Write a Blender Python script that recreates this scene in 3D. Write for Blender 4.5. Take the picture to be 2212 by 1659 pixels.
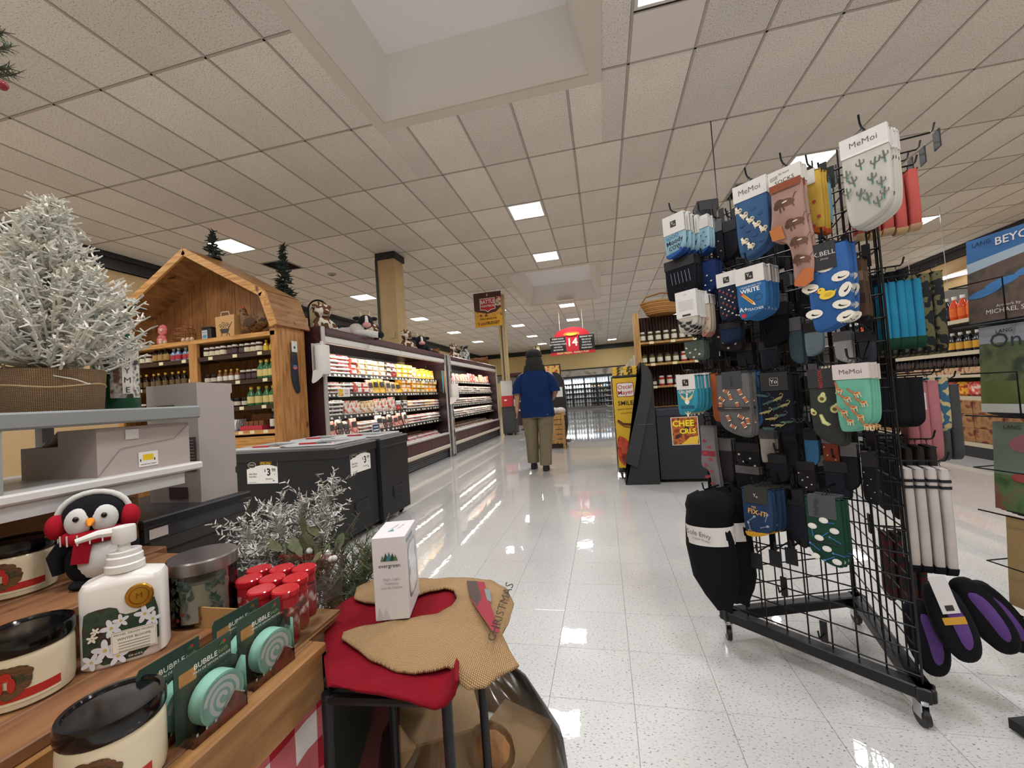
import bpy, bmesh, math, random
from mathutils import Vector, Matrix
R = random.Random(11)
S = bpy.context.scene
COL = S.collection
for _o in list(bpy.data.objects):
    bpy.data.objects.remove(_o)

# ------------------------------------------------------------------ camera
FPX, CAM_Z = 877.94, 1.1306
YAW, PIT, ROL = -.2191, .0313, -.0699
_f = Vector((math.sin(YAW)*math.cos(PIT), math.cos(YAW)*math.cos(PIT), math.sin(PIT)))
_r = Vector((math.cos(YAW), -math.sin(YAW), 0))
_u = _r.cross(_f)
CR = math.cos(ROL)*_r + math.sin(ROL)*_u
CU = -math.sin(ROL)*_r + math.cos(ROL)*_u
CF = _f
CO = Vector((0, 0, CAM_Z))
cam = bpy.data.cameras.new('camera')
cam.sensor_width = 36
cam.lens = FPX/2212*36
cam.clip_start = .01
cam.clip_end = 200
camo = bpy.data.objects.new('camera', cam)
COL.objects.link(camo)
camo.matrix_world = Matrix(((CR.x, CU.x, -CF.x, CO.x), (CR.y, CU.y, -CF.y, CO.y), (CR.z, CU.z, -CF.z, CO.z), (0, 0, 0, 1)))
S.camera = camo

# ------------------------------------------------------------------ world, exposure
w = bpy.data.worlds.new('world')
S.world = w
w.use_nodes = True
w.node_tree.nodes['Background'].inputs[0].default_value = (.9, .93, 1, 1)
w.node_tree.nodes['Background'].inputs[1].default_value = .25
S.view_settings.view_transform = 'Standard'
S.view_settings.look = 'None'
S.view_settings.exposure = 0.0
S.view_settings.gamma = 1
S.view_settings.use_curve_mapping = False
LAMP_W = 40.0          # one ceiling fixture
LAMP_COL = (.99, .99, 1.0)

# ------------------------------------------------------------------ pixel helpers (2212 x 1659): a pixel gives a direction, the surface gives the distance
def ray(a, b): return CF + CR*((a-1106)/FPX) - CU*((b-829.5)/FPX)
def at_z(a, b, z): d = ray(a, b); return CO + d*((z-CAM_Z)/d.z)
def at_y(a, b, y): d = ray(a, b); return CO + d*(y/d.y)
def at_x(a, b, x): d = ray(a, b); return CO + d*(x/d.x)
def at_plane(a, b, p0, n):
    d = ray(a, b); return CO + d*((Vector(p0)-CO).dot(n)/d.dot(n))
def to_px(p):
    v = Vector(p)-CO; z = v.dot(CF)
    if z < .02: return None
    return (1106+FPX*v.dot(CR)/z, 829.5-FPX*v.dot(CU)/z)

# ------------------------------------------------------------------ materials
def lin(c):
    if isinstance(c, str):
        c = c.lstrip('#'); c = [int(c[i:i+2], 16)/255 for i in (0, 2, 4)]
    return tuple(x/12.92 if x <= .04045 else ((x+.055)/1.055)**2.4 for x in c)
MATS = {}
def M(col, rough=.6, metal=0., kind=None, **k):
    key = (str(col), rough, metal, kind, tuple(sorted(k.items())))
    if key in MATS: return MATS[key]
    m = bpy.data.materials.new((kind or 'paint')+'_'+str(col).strip('#'))
    m.use_nodes = True
    nt = m.node_tree; N = nt.nodes; L = nt.links
    b = N['Principled BSDF']
    c = lin(col)
    b.inputs['Base Color'].default_value = (*c, 1)
    b.inputs['Roughness'].default_value = rough
    b.inputs['Metallic'].default_value = metal
    m.diffuse_color = (*c, 1)
    def coords():
        t = N.new('ShaderNodeTexCoord'); mp = N.new('ShaderNodeMapping')
        L.new(t.outputs['Object'], mp.inputs[0]); return mp
    def noise(scale, detail=3, src=None, stretch=None):
        mp = coords()
        if stretch: mp.inputs['Scale'].default_value = stretch
        n = N.new('ShaderNodeTexNoise'); n.inputs['Scale'].default_value = scale; n.inputs['Detail'].default_value = detail
        L.new(mp.outputs[0], n.inputs[0]); return n
    def ramp(src, stops):
        r = N.new('ShaderNodeValToRGB'); e = r.color_ramp.elements
        e[0].position, e[0].color = stops[0][0], (*lin(stops[0][1]), 1)
        e[1].position, e[1].color = stops[-1][0], (*lin(stops[-1][1]), 1)
        for p, cc in stops[1:-1]:
            x = e.new(p); x.color = (*lin(cc), 1)
        L.new(src, r.inputs[0]); return r
    def bump(src, s, d=.01):
        bm = N.new('ShaderNodeBump'); bm.inputs['Strength'].default_value = s; bm.inputs['Distance'].default_value = d
        L.new(src, bm.inputs['Height']); L.new(bm.outputs[0], b.inputs['Normal'])
    if kind == 'vary':
        n = noise(k.get('scale', 8)); r = ramp(n.outputs[0], ((.3, col), (.7, k['col2'])))
        L.new(r.outputs[0], b.inputs['Base Color'])
    elif kind == 'cloth':
        n = noise(k.get('scale', 900), 1); bump(n.outputs[0], .35, .002)
        n2 = noise(14); mx = N.new('ShaderNodeMixRGB'); mx.blend_type = 'MULTIPLY'; mx.inputs[0].default_value = .3
        mx.inputs[1].default_value = (*c, 1); L.new(n2.outputs[0], mx.inputs[2]); L.new(mx.outputs[0], b.inputs['Base Color'])
        b.inputs['Sheen Weight'].default_value = 0.0; b.inputs['Specular IOR Level'].default_value = .2
    elif kind == 'wood':
        n = noise(k.get('scale', 3.5), 5, stretch=k.get('stretch', (14, 14, 1.2)))
        r = ramp(n.outputs[0], ((.28, k['dark']), (.5, col), (.75, k['light'])))
        kn = noise(k.get('knot', 3.2), 1, stretch=(2.2, 2.2, 1.0)); kr = ramp(kn.outputs[0], ((.72, '#ffffff'), (.8, '#6b4020')))
        mx = N.new('ShaderNodeMixRGB'); mx.blend_type = 'MULTIPLY'; mx.inputs[0].default_value = 1
        L.new(r.outputs[0], mx.inputs[1]); L.new(kr.outputs[0], mx.inputs[2]); L.new(mx.outputs[0], b.inputs['Base Color'])
        bump(n.outputs[0], .12, .004)
    elif kind == 'burlap':
        mp = coords()
        if k.get('upright'):
            sp_ = N.new('ShaderNodeSeparateXYZ'); L.new(mp.outputs[0], sp_.inputs[0]); at_ = N.new('ShaderNodeMath'); at_.operation = 'ARCTAN2'
            L.new(sp_.outputs[1], at_.inputs[0]); L.new(sp_.outputs[0], at_.inputs[1]); mu_ = N.new('ShaderNodeMath'); mu_.operation = 'MULTIPLY'; mu_.inputs[1].default_value = .08; L.new(at_.outputs[0], mu_.inputs[0])
            cb_ = N.new('ShaderNodeCombineXYZ'); L.new(mu_.outputs[0], cb_.inputs[0]); L.new(sp_.outputs[2], cb_.inputs[1]); mp = cb_
        hs = []
        for ax in ((1, 0, .15), (0, 1, 1)):
            wv = N.new('ShaderNodeTexWave'); wv.inputs['Scale'].default_value = k.get('scale', 95); wv.inputs['Distortion'].default_value = 1.2
            wv.inputs['Detail Scale'].default_value = 3
            mp2 = N.new('ShaderNodeMapping'); L.new(mp.outputs[0], mp2.inputs[0])
            if ax[1]: mp2.inputs['Rotation'].default_value = (0, 0, math.radians(90))
            L.new(mp2.outputs[0], wv.inputs[0]); hs.append(wv)
        mm = N.new('ShaderNodeMath'); mm.operation = 'MULTIPLY'
        L.new(hs[0].outputs[1], mm.inputs[0]); L.new(hs[1].outputs[1], mm.inputs[1])
        r = ramp(mm.outputs[0], ((.0, k['dark']), (.5, col)))
        L.new(r.outputs[0], b.inputs['Base Color']); bump(mm.outputs[0], .6, .002)
    elif kind == 'glass':
        b.inputs['Transmission Weight'].default_value = k.get('t', 1); b.inputs['IOR'].default_value = k.get('ior', 1.45)
        if k.get('thin'):
            out = N['Material Output']; tr = N.new('ShaderNodeBsdfTransparent'); gl = N.new('ShaderNodeBsdfGlossy'); gl.inputs['Roughness'].default_value = rough
            fr = N.new('ShaderNodeFresnel'); fr.inputs[0].default_value = 1.35; mx = N.new('ShaderNodeMixShader')
            tr.inputs[0].default_value = (*c, 1)
            ad = N.new('ShaderNodeMath'); ad.inputs[1].default_value = k.get('haze', .0); L.new(fr.outputs[0], ad.inputs[0])
            L.new(ad.outputs[0], mx.inputs[0]); L.new(tr.outputs[0], mx.inputs[1]); L.new(gl.outputs[0], mx.inputs[2]); L.new(mx.outputs[0], out.inputs[0])
    elif kind == 'emit':
        b.inputs['Emission Color'].default_value = (*c, 1); b.inputs['Emission Strength'].default_value = k['e']
    elif kind == 'print':          # blotchy printed picture: three inks mixed by noise
        n = noise(k.get('scale', 30), k.get('detail', 2)); r = ramp(n.outputs[0], ((.36, col), (.5, k['b']), (.62, k['c'])))
        r.color_ramp.interpolation = k.get('interp', 'LINEAR')
        L.new(r.outputs[0], b.inputs['Base Color'])
    elif kind == 'patch':          # two-colour hide patches
        n = noise(k.get('scale', 18), 0); r = ramp(n.outputs[0], ((.47, col), (.5, k['b'])))
        L.new(r.outputs[0], b.inputs['Base Color']); n2 = noise(400, 1); bump(n2.outputs[0], .5, .004)
    elif kind == 'gingham':
        mp = coords(); sx = N.new('ShaderNodeSeparateXYZ'); L.new(mp.outputs[0], sx.inputs[0])
        vals = []
        for o in (0, 1):
            if o == 0:
                src = sx.outputs[1]
            else:
                a0 = N.new('ShaderNodeMath'); a0.operation = 'ADD'; L.new(sx.outputs[2], a0.inputs[0]); L.new(sx.outputs[0], a0.inputs[1]); src = a0.outputs[0]
            a = N.new('ShaderNodeMath'); a.operation = 'MULTIPLY'; a.inputs[1].default_value = k.get('n', 14); L.new(src, a.inputs[0])
            fr = N.new('ShaderNodeMath'); fr.operation = 'FRACT'; L.new(a.outputs[0], fr.inputs[0])
            g = N.new('ShaderNodeMath'); g.operation = 'GREATER_THAN'; g.inputs[1].default_value = .5; L.new(fr.outputs[0], g.inputs[0]); vals.append(g)
        s2 = N.new('ShaderNodeMath'); s2.operation = 'ADD'; L.new(vals[0].outputs[0], s2.inputs[0]); L.new(vals[1].outputs[0], s2.inputs[1])
        h = N.new('ShaderNodeMath'); h.operation = 'MULTIPLY'; h.inputs[1].default_value = .5; L.new(s2.outputs[0], h.inputs[0])
        r = ramp(h.outputs[0], ((.0, '#ece6e4'), (.5, '#c8686f'), (1., '#a80f20'))); L.new(r.outputs[0], b.inputs['Base Color'])
    elif kind == 'ceiling':
        n = noise(75, 5); r = ramp(n.outputs[0], ((.33, k['dark']), (.45, col), (.9, k['light'])))
        oi = N.new('ShaderNodeObjectInfo'); mr = N.new('ShaderNodeMapRange'); mr.inputs[3].default_value = .9; mr.inputs[4].default_value = 1.06
        L.new(oi.outputs['Random'], mr.inputs[0])
        n2 = noise(.9, 2); mr2 = N.new('ShaderNodeMapRange'); mr2.inputs[1].default_value = .3; mr2.inputs[2].default_value = .7; mr2.inputs[3].default_value = .93; mr2.inputs[4].default_value = 1.03
        L.new(n2.outputs[0], mr2.inputs[0])
        m1 = N.new('ShaderNodeMath'); m1.operation = 'MULTIPLY'; L.new(mr.outputs[0], m1.inputs[0]); L.new(mr2.outputs[0], m1.inputs[1])
        mx = N.new('ShaderNodeMixRGB'); mx.blend_type = 'MULTIPLY'; mx.inputs[0].default_value = 1
        L.new(r.outputs[0], mx.inputs[1]); L.new(m1.outputs[0], mx.inputs[2]); L.new(mx.outputs[0], b.inputs['Base Color'])
        bump(n.outputs[0], .5, .006)
    elif kind == 'vct':
        t = N.new('ShaderNodeNewGeometry'); oi = N.new('ShaderNodeObjectInfo')
        mpv = N.new('ShaderNodeVectorMath'); mpv.operation = 'ADD'; L.new(t.outputs['Position'], mpv.inputs[0])
        vo = N.new('ShaderNodeTexNoise'); vo.inputs['Scale'].default_value = 125; vo.inputs['Detail'].default_value = 2.5; vo.inputs['Roughness'].default_value = .55
        mp = N.new('ShaderNodeMapping'); mp.inputs['Scale'].default_value = (.75, 1.5, 1); L.new(t.outputs['Position'], mp.inputs[0]); L.new(mp.outputs[0], vo.inputs[0])
        r = ramp(vo.outputs[0], ((.29, '#5f5e5d'), (.355, '#9d9c9a'), (.395, '#cbcbca'), (.8, '#d5d5d4')))
        n2 = N.new('ShaderNodeTexNoise'); n2.inputs['Scale'].default_value = 1.3; L.new(t.outputs['Position'], n2.inputs[0])
        mr = N.new('ShaderNodeMapRange'); mr.inputs[1].default_value = .3; mr.inputs[2].default_value = .7; mr.inputs[3].default_value = .9; mr.inputs[4].default_value = 1.0; L.new(n2.outputs[0], mr.inputs[0])
        mx = N.new('ShaderNodeMixRGB'); mx.blend_type = 'MULTIPLY'; mx.inputs[0].default_value = 1; L.new(r.outputs[0], mx.inputs[1]); L.new(mr.outputs[0], mx.inputs[2]); L.new(mx.outputs[0], b.inputs['Base Color'])
        n3 = N.new('ShaderNodeTexNoise'); n3.inputs['Scale'].default_value = 14; n3.inputs['Detail'].default_value = 3; L.new(t.outputs['Position'], n3.inputs[0])
        bump(n3.outputs[0], .03, .01)
        b.inputs['Roughness'].default_value = .3; b.inputs['Specular IOR Level'].default_value = .15
        b.inputs['Coat Weight'].default_value = 1.0; b.inputs['Coat IOR'].default_value = 1.5; b.inputs['Coat Roughness'].default_value = .02
        L.new(b.inputs['Normal'].links[0].from_socket, b.inputs['Coat Normal'])
    if k.get('alpha') is not None:
        b.inputs['Alpha'].default_value = k['alpha']
    MATS[key] = m
    return m
BLACK = M('#15161a', .45)
BLACKM = M('#131316', .35, .6)
CHROME = M('#c9cacc', .22, 1)
WHITE = M('#e6e4e0', .5)
CLEAR = M('#f4f6f6', .06, 0, 'glass', thin=True)
FILM = M('#f0f2f2', .12, 0, 'glass', thin=True, haze=.06)

# ------------------------------------------------------------------ mesh building
class MB:
    def __init__(s): s.v = []; s.f = []; s.m = []; s.mi = 0; s.T = None
    def add(s, vs, fs):
        o = len(s.v)
        if s.T is not None: vs = [s.T @ Vector(p) for p in vs]
        s.v.extend([tuple(p) for p in vs]); s.f.extend([tuple(i+o for i in f) for f in fs]); s.m.extend([s.mi]*len(fs)); return s
    def box(s, c, d, rot=None):
        x, y, z = [q/2 for q in d]
        vs = [(i*x, j*y, k*z) for k in (-1, 1) for j in (-1, 1) for i in (-1, 1)]
        if rot is not None: vs = [rot @ Vector(p) for p in vs]
        vs = [(p[0]+c[0], p[1]+c[1], p[2]+c[2]) for p in vs]
        return s.add(vs, [(0, 2, 3, 1), (4, 5, 7, 6), (0, 1, 5, 4), (2, 6, 7, 3), (0, 4, 6, 2), (1, 3, 7, 5)])
    def bb(s, x0, x1, y0, y1, z0, z1): return s.box(((x0+x1)/2, (y0+y1)/2, (z0+z1)/2), (x1-x0, y1-y0, z1-z0))
    def rbox(s, c, d, r, rot=None):
        h = [q/2 for q in d]; r = min([r]+[q*.98 for q in h]); vs = []; idx = {}
        for sx in (-1, 1):
            for sy in (-1, 1):
                for sz in (-1, 1):
                    for a in range(3):
                        q = [sx*h[0], sy*h[1], sz*h[2]]; q0 = list(q)
                        for b_ in range(3):
                            if b_ != a: q[b_] = q0[b_]-math.copysign(r, q0[b_])
                        idx[sx, sy, sz, a] = len(vs); vs.append(Vector(q))
        fs = []
        for a in range(3):
            o1, o2 = [q for q in range(3) if q != a]
            for sg in (-1, 1):
                f = []
                for e1, e2 in ((-1, -1), (1, -1), (1, 1), (-1, 1)):
                    t = [0, 0, 0]; t[a] = sg; t[o1] = e1; t[o2] = e2; f.append(idx[(*t, a)])
                fs.append(f)
        for a in range(3):       # edges along axis a
            o1, o2 = [q for q in range(3) if q != a]
            for e1 in (-1, 1):
                for e2 in (-1, 1):
                    t0 = [0, 0, 0]; t0[o1] = e1; t0[o2] = e2; t1 = list(t0); t0[a] = -1; t1[a] = 1
                    fs.append([idx[(*t0, o1)], idx[(*t1, o1)], idx[(*t1, o2)], idx[(*t0, o2)]])
        for sx in (-1, 1):
            for sy in (-1, 1):
                for sz in (-1, 1): fs.append([idx[sx, sy, sz, a] for a in range(3)])
        g = []
        for f in fs:
            ps = [vs[i] for i in f]; n = (ps[1]-ps[0]).cross(ps[2]-ps[0]); cc = sum(ps, Vector())/len(ps)
            g.append(f if n.dot(cc) > 0 else f[::-1])
        if rot is not None: vs = [rot @ p for p in vs]
        return s.add([p+Vector(c) for p in vs], g)
    def cyl(s, p0, p1, r0, r1=None, n=12, caps=True):
        p0 = Vector(p0); p1 = Vector(p1); r1 = r0 if r1 is None else r1; a = (p1-p0).normalized()
        u = a.orthogonal().normalized(); w_ = a.cross(u); vs = []
        for p, r in ((p0, r0), (p1, r1)):
            for i in range(n):
                t = 2*math.pi*i/n; vs.append(p+u*(r*math.cos(t))+w_*(r*math.sin(t)))
        fs = [(i, (i+1) % n, n+(i+1) % n, n+i) for i in range(n)]
        if caps: fs += [tuple(range(n))[::-1], tuple(range(n, 2*n))]
        return s.add(vs, fs)
    def lathe(s, prof, n=16, c=(0, 0, 0), sx=1, sy=1, caps=True):
        vs = []; fs = []
        for r, z in prof:
            for i in range(n):
                t = 2*math.pi*i/n; vs.append((c[0]+sx*r*math.cos(t), c[1]+sy*r*math.sin(t), c[2]+z))
        for j in range(len(prof)-1):
            for i in range(n): fs.append((j*n+i, j*n+(i+1) % n, (j+1)*n+(i+1) % n, (j+1)*n+i))
        if caps: fs += [tuple(range(n))[::-1], tuple((len(prof)-1)*n+i for i in range(n))]
        return s.add(vs, fs)
    def tube(s, pts, r, n=6, caps=True):
        pts = [Vector(p) for p in pts]; vs = []; fs = []; u = None
        for k, p in enumerate(pts):
            t = (pts[min(k+1, len(pts)-1)]-pts[max(k-1, 0)]).normalized()
            u = t.orthogonal().normalized() if u is None else (u-t*u.dot(t)).normalized()
            w_ = t.cross(u); rr = r[k] if isinstance(r, (list, tuple)) else r
            for i in range(n):
                a = 2*math.pi*i/n; vs.append(p+u*(rr*math.cos(a))+w_*(rr*math.sin(a)))
        for k in range(len(pts)-1):
            for i in range(n): fs.append((k*n+i, k*n+(i+1) % n, (k+1)*n+(i+1) % n, (k+1)*n+i))
        if caps: fs += [tuple(range(n))[::-1], tuple((len(pts)-1)*n+i for i in range(n))]
        return s.add(vs, fs)
    def sph(s, c, r, nu=12, nv=8, rot=None):
        if not isinstance(r, (tuple, list)): r = (r, r, r)
        vs = [Vector((0, 0, -r[2]))]; fs = []
        for j in range(1, nv):
            p = -math.pi/2+math.pi*j/nv
            for i in range(nu):
                t = 2*math.pi*i/nu; vs.append(Vector((r[0]*math.cos(p)*math.cos(t), r[1]*math.cos(p)*math.sin(t), r[2]*math.sin(p))))
        vs.append(Vector((0, 0, r[2]))); e = len(vs)-1
        for i in range(nu):
            fs.append((0, 1+(i+1) % nu, 1+i)); b_ = 1+(nv-2)*nu; fs.append((e, b_+i, b_+(i+1) % nu))
        for j in range(nv-2):
            for i in range(nu):
                a = 1+j*nu; fs.append((a+i, a+(i+1) % nu, a+nu+(i+1) % nu, a+nu+i))
        if rot is not None: vs = [rot @ p for p in vs]
        return s.add([p+Vector(c) for p in vs], fs)
    def prism(s, out, y0, y1, rim=0.0):
        """outline in x,z extruded along y (front at y0); rim rounds the front and back edges"""
        n = len(out); a = sum(out[i][0]*out[(i+1) % n][1]-out[(i+1) % n][0]*out[i][1] for i in range(n))
        if a < 0: out = out[::-1]
        vs = []; fs = []
        if rim:
            cx = sum(p[0] for p in out)/n; cz = sum(p[1] for p in out)/n
            ins = []
            for i in range(n):
                p, q, t = Vector(out[i-1]), Vector(out[i]), Vector(out[(i+1) % n])
                d = (t-p); nn = Vector((-d.y, d.x)); nn = nn.normalized() if nn.length > 0 else Vector((cx-q.x, cz-q.y)).normalized()
                ins.append((q.x+nn.x*rim, q.y+nn.y*rim))
            rings = [(ins, y0), (out, y0+min(rim, (y1-y0)*.45)), (out, y1-min(rim, (y1-y0)*.45)), (ins, y1)]
        else: rings = [(out, y0), (out, y1)]
        for o, y in rings: vs += [(p[0], y, p[1]) for p in o]
        for k in range(len(rings)-1):
            for i in range(n): fs.append((k*n+i, (k+1)*n+i, (k+1)*n+(i+1) % n, k*n+(i+1) % n))
        fs.append(tuple(range(n))); fs.append(tuple((len(rings)-1)*n+i for i in range(n))[::-1])
        return s.add(vs, fs)
    def quad(s, a, b, c, d): return s.add([a, b, c, d], [(0, 1, 2, 3)])
    def mesh(s, name, mats, smooth=0):
        me = bpy.data.meshes.new(name); me.from_pydata(s.v, [], s.f)
        for m in (mats if isinstance(mats, (list, tuple)) else [mats]): me.materials.append(m)
        if len(me.materials) > 1: me.polygons.foreach_set('material_index', s.m)
        if smooth:
            me.polygons.foreach_set('use_smooth', [True]*len(me.polygons)); me.update()
            me.set_sharp_from_angle(angle=math.radians(smooth))
        me.update(); return me
    def build(s, name, mats, parent=None, smooth=0, loc=None, rz=None): return ob(name, s.mesh(name, mats, smooth), parent, loc, rz)
def ob(name, me, parent=None, loc=None, rz=None):
    o = bpy.data.objects.new(name, me); COL.objects.link(o)
    if parent: o.parent = parent
    if loc is not None: o.location = loc
    if rz is not None: o.rotation_euler = (0, 0, rz)
    return o
def tag(o, label, cat, group=None):
    o['label'] = label; o['category'] = cat
    if group: o['group'] = group
    return o
def thing(name, label, cat, loc=(0, 0, 0), rz=0, group=None):
    o = ob(name, None, None, loc, rz); o.empty_display_size = .05
    return tag(o, label, cat, group)
def struct(o): o['kind'] = 'structure'; return o
def dup(root, loc=None, rz=None, label=None, group=None):
    r = root.copy(); COL.objects.link(r)
    if loc is not None: r.location = loc
    if rz is not None: r.rotation_euler = (r.rotation_euler[0], r.rotation_euler[1], rz)
    if label: r['label'] = label
    if group: r['group'] = group
    for ch in root.children:
        c = ch.copy(); COL.objects.link(c); c.parent = r
        for g in ch.children:
            d = g.copy(); COL.objects.link(d); d.parent = c
    return r
def chaikin(p, it=2, closed=True):
    for _ in range(it):
        q = []; n = len(p)
        for i in range(n if closed else n-1):
            a, b = p[i], p[(i+1) % n]
            q += [(a[0]*.75+b[0]*.25, a[1]*.75+b[1]*.25), (a[0]*.25+b[0]*.75, a[1]*.25+b[1]*.75)]
        p = q if closed else [p[0]]+q+[p[-1]]
    return p
def ellipse(cx, cz, rx, rz, n=20, rot=0, a0=0, a1=360):
    c, s_ = math.cos(math.radians(rot)), math.sin(math.radians(rot)); out = []
    k = n if a1-a0 >= 360 else n+1
    for i in range(k):
        t = math.radians(a0+(a1-a0)*i/n); x, z = rx*math.cos(t), rz*math.sin(t); out.append((cx+x*c-z*s_, cz+x*s_+z*c))
    return out
TXT = {}
def text_data(s, bold=0.0):
    if (s, bold) not in TXT:
        cu = bpy.data.curves.new('t', 'FONT'); cu.body = s; cu.size = 1; cu.align_x = 'CENTER'; cu.align_y = 'CENTER'; cu.resolution_u = 2; cu.offset = bold
        o = bpy.data.objects.new('t', cu); me = bpy.data.meshes.new_from_object(o)
        TXT[s, bold] = ([tuple(v.co) for v in me.vertices], [tuple(p.vertices) for p in me.polygons])
        bpy.data.meshes.remove(me); bpy.data.objects.remove(o); bpy.data.curves.remove(cu)
    return TXT[s, bold]
class Draw:
    """flat print drawn on a sheet facing local -Y: x right, z up; each shape a hair proud of the last"""
    def __init__(s, y, step=.00012): s.b = MB(); s.y = y; s.step = step; s.mats = []; s.n = 0
    def _m(s, m):
        if m not in s.mats: s.mats.append(m)
        s.b.mi = s.mats.index(m); s.n += 1; return s.y-s.step*s.n
    def poly(s, pts, m):
        y = s._m(m); n = len(pts)
        a = sum(pts[i][0]*pts[(i+1) % n][1]-pts[(i+1) % n][0]*pts[i][1] for i in range(n))
        if a < 0: pts = pts[::-1]
        s.b.add([(p[0], y, p[1]) for p in pts], [tuple(range(n))]); return s
    def rect(s, x0, x1, z0, z1, m): return s.poly([(x0, z0), (x1, z0), (x1, z1), (x0, z1)], m)
    def rrect(s, x0, x1, z0, z1, r, m):
        p = []
        for cx, cz, a in ((x1-r, z0+r, -90), (x1-r, z1-r, 0), (x0+r, z1-r, 90), (x0+r, z0+r, 180)): p += ellipse(cx, cz, r, r, 4, 0, a, a+90)
        return s.poly(p, m)
    def ell(s, x, z, rx, rz, m, rot=0, n=14): return s.poly(ellipse(x, z, rx, rz, n, rot), m)
    def line(s, pts, w_, m, closed=False):
        y = s._m(m); pts = [Vector(p) for p in pts]; vs = []; fs = []; n = len(pts)
        for i, p in enumerate(pts):
            a = pts[i-1] if (i or closed) else p; c = pts[(i+1) % n] if (i < n-1 or closed) else p
            d = (c-a).normalized(); nn = Vector((-d.y, d.x))*w_/2
            vs += [(p.x+nn.x, y, p.y+nn.y), (p.x-nn.x, y, p.y-nn.y)]
        for i in range(n if closed else n-1):
            j = (i+1) % n; fs.append((2*i, 2*i+1, 2*j+1, 2*j))
        s.b.add(vs, fs); return s
    def text(s, t, x, z, size, m, rot=0, bold=0., sx=1.0):
        y = s._m(m); vs, fs = text_data(t, bold); c, q = math.cos(math.radians(rot)), math.sin(math.radians(rot))
        s.b.add([(x+size*(v[0]*sx*c-v[1]*q), y, z+size*(v[0]*sx*q+v[1]*c)) for v in vs], fs); return s
    def build(s, name, parent, loc=None): return s.b.build(name, s.mats, parent, 0, loc)
# ------------------------------------------------------------------ the room
CZ = 4.29                       # ceiling height
GX, GY = .4765, 4.0692          # ceiling grid origin (2 x 4 ft tiles)
TX, TY = .6096, 1.2192
XL, XR, YB, YF = -8.7, 9.5, 28.8, -5.5
def in_frame(ps, pad=0):
    q = [to_px(p) for p in ps]; q = [a for a in q if a]
    if not q: return 0
    x0, x1 = max(min(a[0] for a in q), -pad), min(max(a[0] for a in q), 2212+pad); y0, y1 = max(min(a[1] for a in q), -pad), min(max(a[1] for a in q), 1659+pad)
    return max(0, x1-x0)*max(0, y1-y0)
# skylight openings, in metres
SKY = [(-2.29, .22, 1.0, 4.2), (-2.36, .17, 10.08, 14.2), (-2.4, .2, 18.6, 21.9)]
LIGHTS = [(-11.5, 1.75), (-11.5, 5.25), (-11.5, 8.25), (-11.5, 11.25), (-11.5, 14.25), (-11.5, -1.75),
          (-2.5, 2.25), (-2.5, 4.25), (-2.5, 8.75), (-2.5, 11.25), (-6.5, 8.25), (-6.5, 11.25), (-6.5, 14.25), (-6.5, 17.25),
          (4.5, 2.25), (10.5, 5.25), (.5, -.705), (4.5, 5.25), (4.5, 8.25), (10.5, 8.25), (10.5, 2.25), (10.5, -.75), (4.5, 12.25), (10.5, 12.25), (.5, 18.25),
          (-6.5, -2.75), (-2.5, -5.75), (4.5, -5.75), (5.5, -2.75), (-2.5, -3.25), (.5, -2.75), (-9.5, -2.75), (1.5, -5.25)]  # this row lies out of view, added to light the near display fronts
cells = set()
for i, j in LIGHTS: cells.add((math.floor(i), math.floor(j)))
VENTS = [(3, 2), (-12, 2), (-12, 6)]
for v_ in VENTS: cells.add(v_)
ci = list(range(math.floor((XL-GX)/TX), math.ceil((XR-GX)/TX)))
cj = list(range(math.floor((YF-GY)/TY), math.ceil((YB-GY)/TY)))
def clip_sky(x0, x1, y0, y1):
    """the parts of a tile rectangle left outside the skylights"""
    out = [(x0, x1, y0, y1)]
    for a, b, c, d in SKY:
        nxt = []
        for (p, q, r, t) in out:
            if q <= a or p >= b or t <= c or r >= d: nxt.append((p, q, r, t)); continue
            if p < a: nxt.append((p, a, r, t))
            if q > b: nxt.append((b, q, r, t))
            pp, qq = max(p, a), min(q, b)
            if r < c: nxt.append((pp, qq, r, c))
            if t > d: nxt.append((pp, qq, d, t))
        out = nxt
    return [o for o in out if o[1]-o[0] > .04 and o[3]-o[2] > .04]
CEIL_M = M('#eae4db', .95, 0, 'ceiling', dark='#b8aea0', light='#f0ebe4')
PANEL_M = M('#e6dfd8', .85)
TBAR_M = M('#b5aca0', .7)
sl = MB()
for j in cj:
    for i in ci:
        for (a, b, c, d) in clip_sky(GX+i*TX, GX+(i+1)*TX, GY+j*TY, GY+(j+1)*TY): sl.bb(a, b, c, d, CZ+.03, CZ+.08)
ceiling = struct(sl.build('ceiling', M('#6a635a', .9)))
tiles = []
for j in cj:
    for i in ci:
        if (i, j) in cells and (i, j) not in VENTS: 
            continue
        for (a, b, c, d) in clip_sky(GX+i*TX+.013, GX+(i+1)*TX-.013, GY+j*TY+.013, GY+(j+1)*TY-.013):
            if (i, j) in VENTS: d = (c+d)/2+.0; 
            tiles.append((in_frame([(a, c, CZ), (b, c, CZ), (b, d, CZ), (a, d, CZ)]), a, b, c, d, i, j))
tiles.sort(key=lambda t: -t[0])
tmesh = {}
rest = MB()
PLAIN = {(-10, 1), (-10, 2), (-8, 0)}
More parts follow.
